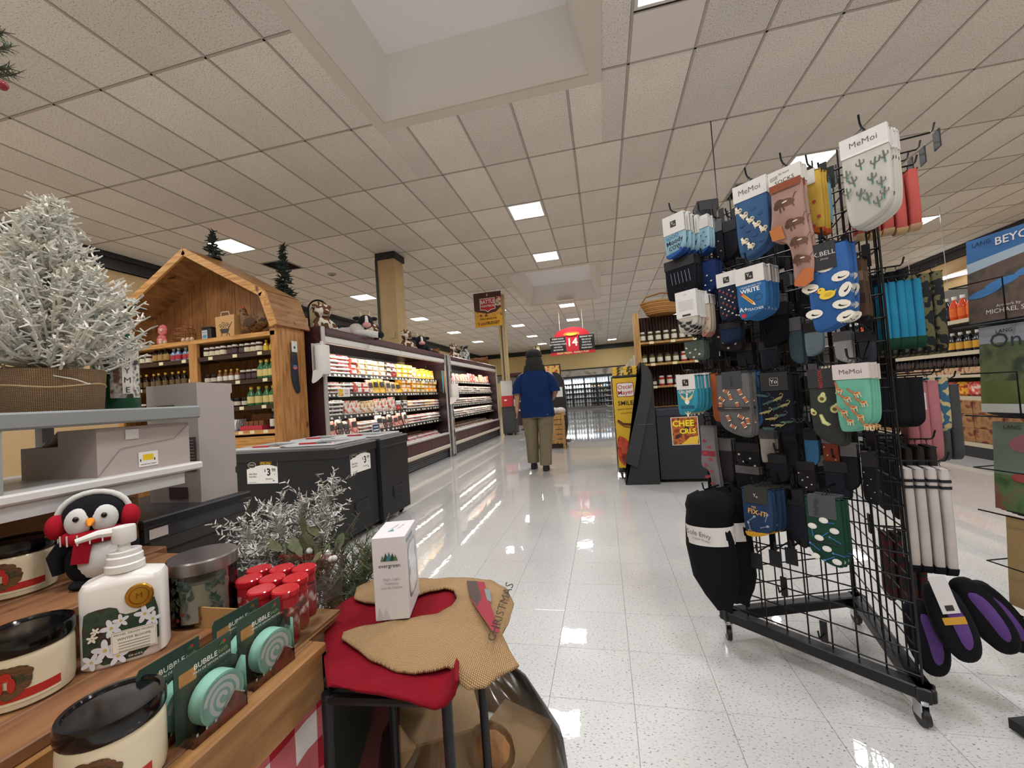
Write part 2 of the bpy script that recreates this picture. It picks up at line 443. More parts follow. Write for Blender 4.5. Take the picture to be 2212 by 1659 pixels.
for k, (ar, a, b, c, d, i, j) in enumerate(tiles):
    dz = R.choice((0, 0, 0, .001, .002))
    if k < 300:
        key = (round(b-a, 3), round(d-c, 3), (i, j) in ((-11, 1),))
        if key not in tmesh: tmesh[key] = MB().rbox((0, 0, .008), (b-a, d-c, .016), .002).mesh('ceiling_tile', M('#eadcd4', .8) if key[2] else CEIL_M)
        ob('ceiling_tile', tmesh[key], ceiling, ((a+b)/2, (c+d)/2, CZ+dz))
    else: rest.bb(a, b, c, d, CZ+dz, CZ+dz+.016)
o = rest.build('ceiling_tiles', CEIL_M, ceiling); o['kind'] = 'stuff'
tb = MB()
for i in ci:
    x = GX+i*TX
    for (a, b, c, d) in clip_sky(x-.006, x+.006, YF, YB): tb.bb(x-.006, x+.006, c, d, CZ-.006, CZ+.02) if b-a > .001 else 0
# clip_sky drops slivers, so cut the bars by hand
def bars():
    for i in ci:
        x = GX+i*TX; seg = [(YF, YB)]
        for a, b, c, d in SKY:
            if a < x < b:
                seg = [q for s_ in seg for q in ((s_[0], min(s_[1], c)), (max(s_[0], d), s_[1])) if q[1]-q[0] > .02]
        for s_ in seg: tb.bb(x-.011, x+.011, s_[0], s_[1], CZ-.004, CZ+.02)
    for j in cj:
        y = GY+j*TY; seg = [(XL, XR)]
        for a, b, c, d in SKY:
            if c < y < d:
                seg = [q for s_ in seg for q in ((s_[0], min(s_[1], a)), (max(s_[0], b), s_[1])) if q[1]-q[0] > .02]
        for s_ in seg: tb.bb(s_[0], s_[1], y-.011, y+.011, CZ-.004, CZ+.02)
bars()
tb.build('ceiling_grid_bars', TBAR_M, ceiling)
for (a, b, c, d) in SKY:
    t = struct(ob('trim_1', None, None, (a, c, CZ))); t.name = 'trim_1'
    w_, h = b-a, d-c; sm = M('#efebe6', .7)
    fr = MB(); e = .13
    for q in ((0, w_, 0, e), (0, w_, h-e, h), (0, e, e, h-e), (w_-e, w_, e, h-e)): fr.bb(*q, -.018, .02)
    fr.build('skylight_frame', M('#d8d0c6', .6), t)
    well = MB(); T_ = .6; g = .16
    lo = [(e, e, 0), (w_-e, e, 0), (w_-e, h-e, 0), (e, h-e, 0)]; hi = [(e+g, e+g, T_), (w_-e-g, e+g, T_), (w_-e-g, h-e-g, T_), (e+g, h-e-g, T_)]
    well.add(lo+hi, [(0, 4, 5, 1), (1, 5, 6, 2), (2, 6, 7, 3), (3, 7, 4, 0)]); well.build('skylight_well', sm, t)
    dm = MB(); dm.add(hi, [(0, 3, 2, 1)]); dm.build('skylight_diffuser', M('#f2f2f2', .5), t)
# floor: twelve inch vinyl tiles
FX, FY, FT = -.2805, 2.1456, .3048
VCT = M('#e0deda', .1, 0, 'vct')
floor = struct(MB().bb(XL-.1, XR+.1, YF-.1, YB+.1, -.06, -.0025).build('floor', M('#8a8884', .5)))
fl = []
for i in range(math.floor((XL-FX)/FT), math.ceil((XR-FX)/FT)):
    for j in range(math.floor((YF-FY)/FT), math.ceil((YB-FY)/FT)):
        x, y = FX+(i+.5)*FT, FY+(j+.5)*FT
        fl.append((in_frame([(x+a, y+b, 0) for a in (-.15, .15) for b in (-.15, .15)]) if y > .3 else 0, x, y))
fl.sort(key=lambda t: -t[0])
fm = MB().rbox((0, 0, -.003), (FT-.0016, FT-.0016, .006), .0006).mesh('floor_tile', VCT)
rest = MB(); h = (FT-.0016)/2
for k, (ar, x, y) in enumerate(fl):
    if k < 300: ob('floor_tile', fm, floor, (x, y, 0))
    else: rest.add([(x-h, y-h, 0), (x+h, y-h, 0), (x+h, y+h, 0), (x-h, y+h, 0)], [(0, 1, 2, 3)])
o = rest.build('floor_tiles', VCT, floor); o['kind'] = 'stuff'
# walls
TAN = M('#d2b487', .85, 0, 'vary', col2='#ccac7d', scale=2)
YEL = M('#e6cd92', .85)
struct(MB().bb(XL-.2, XL, YF, YB, 0, CZ+.03).build('wall_left', TAN))
struct(MB().bb(XR, XR+.2, YF, YB, 0, CZ+.03).build('wall_right', TAN))
struct(MB().bb(XL-.2, XR+.2, YB, YB+.2, 0, CZ+.03).build('wall_back', YEL))
struct(MB().bb(XL-.2, XR+.2, YF-.2, YF, 0, CZ+.03).build('wall_front', M('#cbb894', .85)))
TRIM = M('#24262a', .45)
def crown(name, x0, x1, y0, y1):
    b = MB(); dx = x1-x0 > y1-y0
    b.bb(x0, x1, y0, y1, CZ-.3, CZ-.02)
    if dx: b.bb(x0, x1, y0-.05, y1, CZ-.1, CZ-.02).bb(x0, x1, y0-.025, y1, CZ-.3, CZ-.26)
    else:
        s_ = 1 if x0 < 0 else -1
        b.bb(x0-(.05 if s_ < 0 else 0), x1+(.05 if s_ > 0 else 0), y0, y1, CZ-.1, CZ-.02).bb(x0-(.02 if s_ < 0 else 0), x1+(.02 if s_ > 0 else 0), y0, y1, CZ-.3, CZ-.26)
    return struct(b.build(name, TRIM))
crown('trim_2', XL, XL+.06, YF, YB); crown('trim_3', XR-.06, XR, YF, YB); crown('trim_4', XL+.07, XR-.07, YB-.06, YB)
# ceiling fixtures
FIXM = M('#d9d6d0', .5)
DIFF = M('#fffaf0', .4, 0, 'emit', e=6.0)
fx = MB(); q = .285
for c in ((-q-.008, -q-.008+.03, -q-.008, q+.008), (q-.022, q+.008, -q-.008, q+.008), (-q+.022, q-.022, -q-.008, -q+.022), (-q+.022, q-.022, q-.022, q+.008)): fx.bb(*c, -.006, .025)
fx_me = fx.mesh('frame', FIXM)
df_me = MB().bb(-.265, .265, -.265, .265, .004, .01).mesh('diffuser', DIFF)
pn_me = MB().rbox((0, .01, .008), (.585, .575, .016), .002).mesh('blank_panel', PANEL_M)
def lamp_label(i, j):
    r = {-11.5: 'above the yellow wall side', -2.5: 'over the main aisle', -6.5: 'over the meat cases', 4.5: 'beyond the sock rack', 10.5: 'over the soda aisle', .5: 'near the large skylight'}
    return 'square white ceiling light panel in the grid '+r.get(i, 'behind the displays')
for i, j in LIGHTS:
    x, y = GX+(math.floor(i)+.5)*TX, GY+j*TY
    t = thing('ceiling_light', lamp_label(i, j), 'light', (x, y, CZ), 0, 'lights '+lamp_label(i, j)[36:])
    ob('frame', fx_me, t); ob('diffuser', df_me, t)
    pan = ob('blank_panel', pn_me, t, (0, .61 if j-math.floor(j) < .5 else -.61, 0))
    l = bpy.data.lights.new('lamp', 'AREA'); l.shape = 'SQUARE'; l.size = .52; l.energy = LAMP_W; l.color = LAMP_COL
    lo = ob('lamp', l, t, (0, 0, -.004))
# air vents: slatted
for (i, j) in VENTS:
    x, y = GX+(i+.5)*TX, GY+(j+.75)*TY
    t = thing('ceiling_vent', 'slatted metal air vent set in the ceiling grid', 'vent', (x, y, CZ), 0, 'ceiling vents')
    MB().bb(-.29, .29, -.29, .29, .012, .02).build('vent_back', M('#1c1c1e', .8), t)
    f_ = MB()
    for c in ((-.3, -.27, -.3, .3), (.27, .3, -.3, .3), (-.27, .27, -.3, -.27), (-.27, .27, .27, .3)): f_.bb(*c, -.006, .02)
    f_.build('vent_frame', M('#8f8a84', .5), t)
    sm = MB().box((0, 0, 0), (.54, .03, .003), Matrix.Rotation(math.radians(35), 3, 'X')).mesh('slat', M('#4a4a4c', .5))
    for n in range(9): ob('slat', sm, t, (0, -.24+.06*n, .0))
# ------------------------------------------------------------------ helpers for things built in world metres
def W(b, name, mats, parent, smooth=0, up=None):
    """link a mesh drawn in world coordinates under a thing (or under a part of it)"""
    o = Vector(parent.location)
    if up is not None: o = o+Vector(up.location)
    b.v = [tuple(Vector(p)-o) for p in b.v]
    return b.build(name, mats, parent if up is None else up, smooth)
PRINTS = {
 'red': M('#b3202a', .35, 0, 'print', b='#d9604f', c='#f0d9c8', scale=17, detail=3),
 'yellow': M('#d9a420', .35, 0, 'print', b='#f0cf55', c='#9c3018', scale=16, detail=3),
 'orange': M('#e07d1e', .35, 0, 'print', b='#f1b93e', c='#b0300f', scale=16, detail=3),
 'white': M('#b8473c', .35, 0, 'print', b='#ddd6ca', c='#4a4246', scale=15, detail=3, interp='EASE'),
 'pink': M('#a8483f', .35, 0, 'print', b='#d99a8a', c='#ecd8cc', scale=16, detail=3),
 'dark': M('#2a2426', .35, 0, 'print', b='#5e2c2a', c='#e2d5c2', scale=30),
 'meat': M('#a3283a', .3, 0, 'print', b='#c9646a', c='#ecd0c6', scale=20),
 'cream': M('#a3622f', .35, 0, 'print', b='#e2d4b4', c='#b98a3c', scale=16, detail=3),
 'navy': M('#27365a', .35, 0, 'print', b='#e7e2d8', c='#5273a8', scale=30),
 'green': M('#2f5d38', .35, 0, 'print', b='#d9cf7a', c='#e8e0c4', scale=24)}
# ------------------------------------------------------------------ chest freezers
def special_sign(d, w_, h):
    """price card drawn around its centre"""
    d.rect(-w_/2, w_/2, -h/2, h/2, M('#f2f0ea', .4))
    d.poly([(-w_/2, h/2), (w_/2, h/2), (w_/2, h*.2), (w_*.25, h*.3), (0, h*.3), (-w_*.3, h*.22), (-w_/2, h*.12)], M('#1d1b1a', .4))
    d.ell(-w_*.32, h*.3, w_*.14, h*.13, M('#cfc8b4', .4)); d.ell(-w_*.32, h*.3, w_*.125, h*.11, M('#2a2722', .4)); d.text('FAMILY', -w_*.32, h*.3, h*.09, M('#e8e2d0', .5))
    d.text('SPECIAL!', w_*.13, h*.37, h*.15, M('#f2c12e', .5), bold=.02)
    k = M('#1b1b1d', .5)
    d.text('$', w_*.1, h*.05, h*.16, k, bold=.01); d.text('3', w_*.22, -h*.03, h*.42, k, bold=.03); d.text('99', w_*.38, h*.06, h*.2, k, bold=.015); d.text('lb', w_*.41, -h*.12, h*.08, k)
    d.text('Baby Back', -w_*.3, -h*.08, h*.1, M('#5a2a24', .5), bold=.005); d.text('Pork Ribs', -w_*.31, -h*.2, h*.1, M('#5a2a24', .5), bold=.005)
    d.text('SAVE $4 lb', w_*.22, -h*.31, h*.08, k); d.ell(w_*.37, -h*.38, h*.035, h*.035, M('#2a6fc0', .5))
    d.line([(-w_*.45, -h*.44), (-w_*.2, -h*.44)], .002, k)
FRZ = M('#191a1c', .55); FRIM = M('#212225', .4)
def freezer(loc, label, wx, wy, extra):
    t = thing('chest_freezer', label, 'freezer', loc, 0, 'black chest freezers beside the aisle')
    H = .82
    b = MB(); b.bb(0, wx, .0, wy, .06, H-.09); b.build('body', FRZ, t)
    b = MB(); b.rbox((wx/2, wy/2, H-.045), (wx+.03, wy+.02, .09), .012); rim = b.build('rim', FRIM, t)
    b = MB()
    for c in ((.03, wx-.03, .03, .06), (.03, wx-.03, wy-.06, wy-.03), (.03, .06, .06, wy-.06), (wx-.06, wx-.03, .06, wy-.06)): b.bb(*c, H, H+.014)
    b.build('lid_track', M('#c9cbcd', .3, .6), t)
    for k in (0, 1):
        x0 = .06+k*(wx/2-.08); x1 = x0+wx/2-.03
        p = MB().bb(x0, x1, .06, wy-.06, H+.006+k*.008, H+.011+k*.008).build('glass_lid', M('#c6d2d4', .04, 0, 'glass', thin=True), t)
        f_ = MB()
        for c in ((x0, x1, .06, .085), (x0, x1, wy-.085, wy-.06), (x0, x0+.025, .085, wy-.085), (x1-.025, x1, .085, wy-.085)): f_.bb(*c, H+.012+k*.008, H+.026+k*.008)
        f_.build('lid_frame', M('#d6d8da', .35), p)
        MB().rbox(((x0+x1)/2, .075, H+.033+k*.008), (.16, .022, .014), .004).build('lid_handle', M('#b3262b', .4), p)
    MB().bb(.05, wx-.05, .05, wy-.05, H-.2, H-.19).build('basket_floor', M('#d9d9d6', .6), t)
    # vent grille on the aisle side
    g = MB(); gy, gz = wy*.55, .27
    g.bb(wx, wx+.006, gy-.1, gy+.1, gz-.055, gz+.055); gr = g.build('vent_grille', M('#1a1a1c', .5), t)
    s_ = MB()
    for k in range(7): s_.box((wx+.009, gy, gz-.042+k*.014), (.006, .18, .006))
    s_.build('grille_slats', M('#37383b', .5), gr)
    for cx in (.08, wx-.08):
        for cy in (.07, wy-.07):
            c = MB().cyl((cx, cy-.012, .03), (cx, cy+.012, .03), .03, n=14).build('caster_wheel', M('#111113', .5), t, 40)
    return t
fz = freezer((-3.22, 2.87, 0), 'black chest freezer with a price card on its front and side', 1.09, .59, 0)
fz2 = freezer((-3.2, 3.49, 0), 'black chest freezer without a card, between the carded freezer and the meat case', 1.1, .54, 0)
c1 = thing('price_card', 'white and black special price card on the freezer front panel', 'sign', (-2.826, 2.8685, .65))
MB().bb(-.152, .152, -.001, .001, -.097, .097).build('card', WHITE, c1)
d = Draw(-.0012); special_sign(d, .304, .194); d.build('lettering', c1)
p_ = at_x(779, 994, -2.128)
c2 = thing('price_card', 'white and black special price card on the freezer end facing the aisle', 'sign', (-2.1285, p_.y, p_.z), math.radians(90))
MB().bb(-.15, .15, -.001, .001, -.097, .097).build('card', WHITE, c2)
d = Draw(-.0012); special_sign(d, .3, .194); d.build('lettering', c2)

# ------------------------------------------------------------------ barn-shaped wooden shelf
PINE = M('#b57d44', .55, 0, 'wood', dark='#8a5a2c', light='#c6955a', stretch=(9, 9, 1.0))
PINE_SHADE = M('#8f6032', .6, 0, 'wood', dark='#67421f', light='#a3723e')  # back plank pine, darkened to put the loft's interior shade into the colour
PINE_X = M('#c89150', .55, 0, 'wood', dark='#9c6a33', light='#d9ac6a', stretch=(1.2, 14, 14))
BX, BY = -4.36, 3.6
barn = thing('barn_shelf', 'tall pine display shelf shaped like a barn with a gambrel roof', 'shelf', (BX, BY, 0))
hw = 1.10; dep = .38; ev = 2.04
roofp = [(hw+.02, ev), (hw-.1, 2.40), (0, 2.985), (-hw+.1, 2.40), (-hw-.02, ev)]
for k in range(10):
    x0 = -hw+.03+k*(2*hw-.06)/10; x1 = x0+(2*hw-.06)/10-.004; xm = (x0+x1)/2
    zt = lambda x: ev+(2.40-ev)*max(0, hw-abs(x))/.1 if abs(x) > hw-.1 else 2.40+(2.985-2.40)*(hw-.1-abs(x))/(hw-.1)
    MB().prism([(x0, .05), (x1, .05), (x1, zt(x1)-.004), (xm, zt(xm)-.004), (x0, zt(x0)-.004)], dep-.03, dep-.012).build('back_plank', PINE_SHADE if k % 2 else M('#996838', .6, 0, 'wood', dark='#6e4724', light='#ab7a44'), barn)
for s_ in (-1, 1):
    b = MB(); b.bb(s_*hw-(.03 if s_ > 0 else 0), s_*hw+(.03 if s_ < 0 else 0), .0, dep, 0, ev)
    b.build('side_panel', PINE, barn)
    b = MB(); b.bb(min(s_*hw, s_*(hw-.085)), max(s_*hw, s_*(hw-.085)), -.02, 0, .0, ev-.02); b.build('front_stile', PINE, barn)
MB().bb(-.055, .055, -.018, .02, .05, ev-.09).build('centre_stile', PINE, barn)
MB().bb(-hw+.03, hw-.03, -.02, dep-.03, ev-.09, ev-.045).build('loft_shelf', PINE_X, barn)
# roof boards with thickness, front edge trim
def slab(a, b, y0, y1, th):
    a = Vector((a[0], a[1])); b = Vector((b[0], b[1])); dd = (b-a).normalized(); n = Vector((-dd.y, dd.x))
    if n.y < 0: n = -n
    q = [a, b, b+n*th, a+n*th]
    return MB().prism([(p.x, p.y) for p in q], y0, y1)
for k in range(4):
    slab(roofp[k], roofp[k+1], -.05, dep+.05, .022).build('roof_board', M('#9a6c3c', .6, 0, 'wood', dark='#6d4a26', light='#b08350', stretch=(1.5, 1.5, 10)), barn)
    a, c = Vector(roofp[k]), Vector(roofp[k+1]); n = Vector((-(c-a).y, (c-a).x)).normalized(); n = n if n.y > 0 else -n
    q = [a-n*.055, c-n*.055, c+n*.022, a+n*.022]
    MB().prism([(p.x, p.y) for p in q], -.075, -.05).build('roof_trim', PINE_X, barn)
bz = [1.79, 1.505, 1.225, .965]
shelf_m = M('#4a3524', .6)
tagm = MB().bb(-.028, .028, -.001, .001, -.017, .017).mesh('price_tag', M('#e9dfb5', .5))
for side in (-1, 1):
    x0, x1 = (-hw+.09, -.06) if side < 0 else (.06, hw-.09)
    for k, z in enumerate(bz):
        sh = MB().bb(x0, x1, .0, dep-.03, z-.018, z).build('shelf_board', shelf_m, barn)
        MB().bb(x0, x1, -.012, 0, z-.04, z+.004).build('shelf_edge', M('#3a2a1e', .5) if k < 3 else PINE_X, sh)
        for q in range(3 if k < 3 else 5): ob('price_tag', tagm, sh, (x0+(x1-x0)*(q+.6+R.uniform(-.2, .2))/(3 if k < 3 else 5), -.0135, z-.016))
    MB().bb(x0, x1, -.018, .0, .78, .9).build('base_rail', PINE_X, barn)
    MB().bb(x0, x1, .0, dep-.03, .86, .9).build('base_shelf', PINE_X, barn)
# jars and bottles, one mesh each
def lathe_multi(segs, n=12):
    b = MB(); mats = []
    for prof, m in segs:
        if m not in mats: mats.append(m)
        b.mi = mats.index(m); b.lathe(prof, n)
    return b, mats
def jar(body, lab, lid, r=.038, h=.115):
    return lathe_multi([([(r*.9, 0), (r, .006), (r, h*.2)], body), ([(r*1.01, h*.2), (r*1.01, h*.62)], lab), ([(r, h*.62), (r, h*.78), (r*.8, h*.84)], body), ([(r*.86, h*.83), (r*.86, h)], lid)])
def bottle(body, lab, cap, r=.033, h=.2):
    return lathe_multi([([(r*.9, 0), (r, .006), (r, h*.15)], body), ([(r*1.02, h*.15), (r*1.02, h*.5)], lab), ([(r, h*.5), (r, h*.58), (r*.42, h*.8), (r*.38, h*.88)], body), ([(r*.44, h*.87), (r*.44, h)], cap)])
def gl(c): return M(c, .12)
JM = {}
def jm(name, bm):
    JM[name] = bm[0].mesh(name, bm[1], 35)
    return JM[name]
jm('jar_cream', jar(gl('#3a1f17'), M('#d9cdb0', .5), M('#d8d4cc', .4)))
jm('jar_dark', jar(gl('#261518'), M('#4a3a3c', .5), M('#cfc9bd', .4)))
jm('jar_black', jar(gl('#1c1416'), M('#c9bfae', .5), M('#232226', .4), .036, .1))
jm('bottle_yellow', bottle(gl('#b98a1e'), M('#e0c23a', .5), M('#d8c030', .4), .03, .13))
jm('bottle_white', bottle(gl('#7a5030'), M('#e3ddd2', .5), M('#c9a23a', .4), .028, .14))
jm('bottle_green', bottle(gl('#3d6b45'), M('#d2c07a', .5), M('#d9b93a', .4), .042, .205))
jm('bottle_brown', bottle(gl('#241410'), M('#a9854a', .5), M('#1d1b1b', .4), .036, .2))
jm('bottle_gold', bottle(gl('#1c1312'), M('#6d5430', .5), M('#d2a43c', .4), .03, .175))
jm('bottle_blue', bottle(gl('#7f9fc0'), M('#b8313a', .5), M('#d9d9dd', .4), .033, .15))
jm('bottle_vanilla', bottle(gl('#1a1c2a'), M('#ddd7c6', .5), M('#e0ddd6', .4), .04, .22))
JL = {'jar_cream': 'preserve jar with cream label', 'jar_dark': 'dark jam jar with grey label', 'jar_black': 'small black lidded jar', 'bottle_yellow': 'short yellow bottle with yellow cap',
      'bottle_white': 'small brown bottle with white label', 'bottle_green': 'green and yellow dressing bottle', 'bottle_brown': 'brown sauce bottle with tan label', 'bottle_gold': 'black sauce bottle with gold cap', 'bottle_blue': 'pale blue bottle with red label', 'bottle_vanilla': 'dark bottle with white label'}
ORD = ['top', 'second', 'third', 'bottom']
def put(kind, x, y, z, where):
    o = ob(kind.split('_')[0], JM[kind], None, (x, y, z), R.uniform(0, 6))
    return tag(o, JL[kind]+' on the '+where, kind.split('_')[0], JL[kind][:24]+' '+where)
def row(kinds, x0, x1, k, y=BY+.06, bay='right'):
    n = len(kinds)
    for q, kd in enumerate(kinds): put(kd, x0+(x1-x0)*(q+.5)/n, y+R.uniform(-.01, .01), bz[k], '%s barn shelf %s' % (ORD[k], 'under the hen' if bay == 'right' else 'under the basket'))
xr0, xr1, xl0, xl1 = BX+.075, BX+hw-.1, BX-hw+.1, BX-.07
row(['jar_cream']*4+['jar_dark']*3+['jar_cream']*3+['bottle_yellow']*2, xr0, xr1, 0)
row(['jar_black']*2+['bottle_white']*4+['jar_dark']*3+['bottle_green']*3, xr0, xr1, 1)
row(['jar_dark']*3+['jar_black']*3+['bottle_green']*4, xr0, xr1, 2)
row(['jar_cream']*4+['bottle_brown']*3+['bottle_blue']*4, xl0, xl1, 0, bay='left')
row(['bottle_gold']*9+['bottle_white'], xl0, xl1, 1, bay='left')
row(['jar_dark']*8, xl0, xl1, 2, bay='left')
put('bottle_vanilla', BX+.93, BY+.07, bz[3], 'bottom shelf beside the red carton in the barn')
for x, cc, sx in ((.2, 'white', .16), (.4, 'navy', .18)):
    t = thing('carton', {'white': 'white open display carton of packets on the bottom barn shelf', 'navy': 'blue and white open display carton on the bottom barn shelf'}[cc], 'box', (BX+x, BY+.1, bz[3]))
    b = MB(); b.bb(-sx/2, sx/2, -.08, .08, 0, .004)
    for q in ((-sx/2, sx/2, -.08, -.076), (-sx/2, sx/2, .076, .08), (-sx/2, -sx/2+.004, -.076, .076), (sx/2-.004, sx/2, -.076, .076)): b.bb(*q, .004, .06)
    b.build('tray', PRINTS[cc], t)
    for q in range(5): MB().box((0, -.06+q*.028, .075), (sx*.8, .006, .11), Matrix.Rotation(math.radians(-18), 3, 'X')).build('packet', M('#d9d6d2', .4), t)
t = thing('carton', 'red and pink open display carton on the bottom barn shelf', 'box', (BX+.68, BY+.1, bz[3]))
MB().bb(-.14, .14, -.08, .08, 0, .05).build('tray', M('#c2384a', .5), t)
MB().bb(-.13, .13, .06, .075, .05, .17).build('tray_back', M('#8f5a35', .5), t)
for q in range(4): MB().bb(-.12+q*.065, -.065+q*.065, -.05, .04, .05, .1).build('packet', M('#7a4a30', .5), t)

# loft: tote bag, hen, basket, tin, flower plush
lz = ev-.045
t = thing('tote_bag', 'tan paper gift bag printed with a wheelbarrow in the barn loft', 'bag', (BX+.33, BY+.09, lz))
MB().prism([(-.12, 0), (.12, 0), (.13, .26), (-.13, .25)], 0, .09).build('bag', M('#c79d68', .7), t)
d = Draw(-.001); kk = M('#3a3430', .6)
d.poly([(-.07, .11), (.06, .11), (.04, .06), (-.05, .06)], kk); d.line([(.05, .11), (.1, .18)], .008, kk); d.line([(-.04, .06), (-.06, .02)], .008, kk); d.ell(.04, .035, .022, .022, kk); d.ell(.04, .035, .012, .012, M('#c79d68', .7))
for a, c in ((-.06, .15), (-.02, .17), (.03, .16), (0, .135), (-.04, .13), (.05, .14)): d.line(ellipse(a, c, .016, .014, 10), .005, kk, True)
d.build('print', t)
MB().tube([(-.06, .01, .25), (-.05, .01, .3), (.05, .01, .3), (.06, .01, .255)], .005, 5).build('handle', M('#d9d2c2', .6), t)
t = thing('hen_figure', 'brown feathered toy hen standing in the barn loft', 'figurine', (BX+.66, BY+.14, lz))
b = MB(); b.sph((0, 0, .13), (.13, .09, .1), 16, 10).sph((.12, 0, .17), (.09, .05, .08), 12, 8, Matrix.Rotation(-.6, 3, 'Y')); b.tube([(-.07, 0, .15), (-.11, 0, .22), (-.125, 0, .27)], [.07, .045, .035], 10); b.sph((-.13, 0, .285), (.04, .035, .04), 12, 8)
b.build('body', M('#6b4c30', .85, 0, 'print', b='#8f6a42', c='#3d2c20', scale=22), t, 60)
MB().prism(chaikin([(-.155, .315), (-.15, .345), (-.13, .325), (-.12, .35), (-.105, .325), (-.1, .31)], 1), -.006, .006).build('comb', M('#a8322c', .6), t)
MB().cyl((-.165, 0, .285), (-.195, 0, .278), .012, .002, 8).build('beak', M('#c9963a', .5), t)
for q in (-.03, .03): MB().cyl((0, q, 0), (0, q, .06), .008, n=6).build('leg', M('#b98a3a', .6), t)
for q in (-1, 1): MB().sph((.03, q*.085, .14), (.08, .015, .055), 10, 6).build('wing', M('#503722', .85), t, 60)
t = thing('egg_basket', 'round wire egg basket with rusty handle in the barn loft', 'basket', (BX-.3, BY+.14, lz))
b = MB()
for k in range(14):
    a = 2*math.pi*k/14; b.tube([(.07*math.cos(a), .07*math.sin(a), 0), (.125*math.cos(a), .1*math.sin(a), .08), (.11*math.cos(a), .09*math.sin(a), .17)], .0035, 4)
b.build('wire_ribs', M('#8a5a34', .5, .4), t)
for z, r in ((0, .07), (.06, .118), (.11, .122), (.17, .11)): MB().tube([(r*math.cos(2*math.pi*k/18), r*.82*math.sin(2*math.pi*k/18), z) for k in range(19)], .004, 4, False).build('wire_ring', M('#7d4b32', .5, .4), t)
MB().tube([(-.11, 0, .17), (-.14, 0, .2), (0, 0, .235), (.14, 0, .2), (.11, 0, .17)], .004, 5).build('handle', M('#7d3a2c', .5), t)
t = thing('tin_canister', 'black metal tin with pale blue label in the barn loft', 'tin', (BX+.05, BY+.1, lz))
MB().rbox((0, .05, .075), (.13, .09, .15), .008).build('tin', M('#26282b', .4), t); MB().rbox((0, .05, .156), (.134, .094, .014), .004).build('lid', M('#2d2f33', .4), t)
d = Draw(.004); d.rect(-.055, .02, .02, .125, M('#b8c4cc', .5)); d.text('FARM', -.018, .1, .025, M('#3a5a78', .5)); d.ell(-.018, .055, .03, .02, M('#5f93ab', .5)); d.build('label', t)
for k, x in enumerate((-.52, -.46, -.2, -.14, -.08)):
    o = MB().sph((0, 0, .028), (.022, .022, .028), 10, 8).build('wooden_egg', M('#cdb493', .6), None, 60, (BX+x, BY+.05, lz)); tag(o, 'small tan wooden egg beside the wire basket in the loft', 'egg', 'wooden eggs in the barn loft')
t = thing('flower_plush', 'round pink flower wreath leaning in the barn loft', 'wreath', (BX-.6, BY+.12, lz))
for (x, z, r_) in ((0, .07, .07), (.02, .19, .065)):
    b = MB()
    for k in range(9): a = 2*math.pi*k/9; b.sph((x+r_*.65*math.cos(a), 0, z+r_*.65*math.sin(a)), (r_*.42, .02, r_*.42), 8, 6)
    b.build('petals', M('#c96a6c', .8), t, 60); MB().sph((x, -.012, z), (r_*.4, .022, r_*.4), 10, 6).build('flower_centre', M('#d9b09a', .8), t, 60)
# sock pinned on the barn's side
t = thing('dark_sock_pack', 'single dark grey sock with white card pinned to the barn side panel', 'socks', (BX+hw+.012, BY+.19, 1.88), math.radians(90))
MB().prism(chaikin([(-.045, -.05), (.045, -.05), (.05, -.42), (.07, -.53), (.02, -.56), (-.05, -.42)], 2), -.01, .008, .004).build('sock', M('#3b3f4a', .9, 0, 'cloth'), t, 50)
MB().bb(-.04, .04, -.014, -.011, -.1, .02).build('card', M('#d8d6d2', .5), t)
d = Draw(-.0145); d.ell(0, -.05, .016, .016, M('#2f5d55', .5)); d.build('logo', t); d = Draw(-.0105); d.ell(.0, -.27, .032, .02, M('#c96a70', .6)); d.ell(0, -.25, .03, .01, M('#4a78b0', .6)); d.build('sock_print', t)
MB().cyl((0, -.016, .01), (0, .012, .01), .004, n=6).build('pin', BLACKM, t)
# small artificial trees standing behind the roof
def dark_tree(loc, h, r, label):
    t = thing('artificial_tree', label, 'tree', loc)
    MB().cyl((0, 0, 0), (0, 0, h*.97), .018, .006, 6).build('trunk', M('#20211f', .7), t)
    MB().cyl((0, 0, 0), (0, 0, .03), .09, .08, 12).build('stand', BLACK, t)
    b = MB(); z = .1
    while z < h:
        rr = r*(1-(z/h)**1.15)+.012; n = int(6+rr*26)
        for k in range(n):
            a = R.uniform(0, 6.28); L_ = rr*R.uniform(.7, 1.08); p = Vector((0, 0, z)); e = Vector((L_*math.cos(a), L_*math.sin(a), z-L_*.25+R.uniform(-.02, .05)))
            b.tube([p, (p+e)/2+Vector((0, 0, -.01)), e], [.011, .014, .004], 4)
            for m in range(3):
                s_ = p.lerp(e, .45+.2*m); dd = Vector((R.uniform(-1, 1), R.uniform(-1, 1), R.uniform(-.6, .8)))*.05
                b.tube([s_, s_+dd], [.009, .003], 3)
        z += .045+.02*R.random()
    b.build('needle_branches', M('#1c2a22', .85), t)
    return t
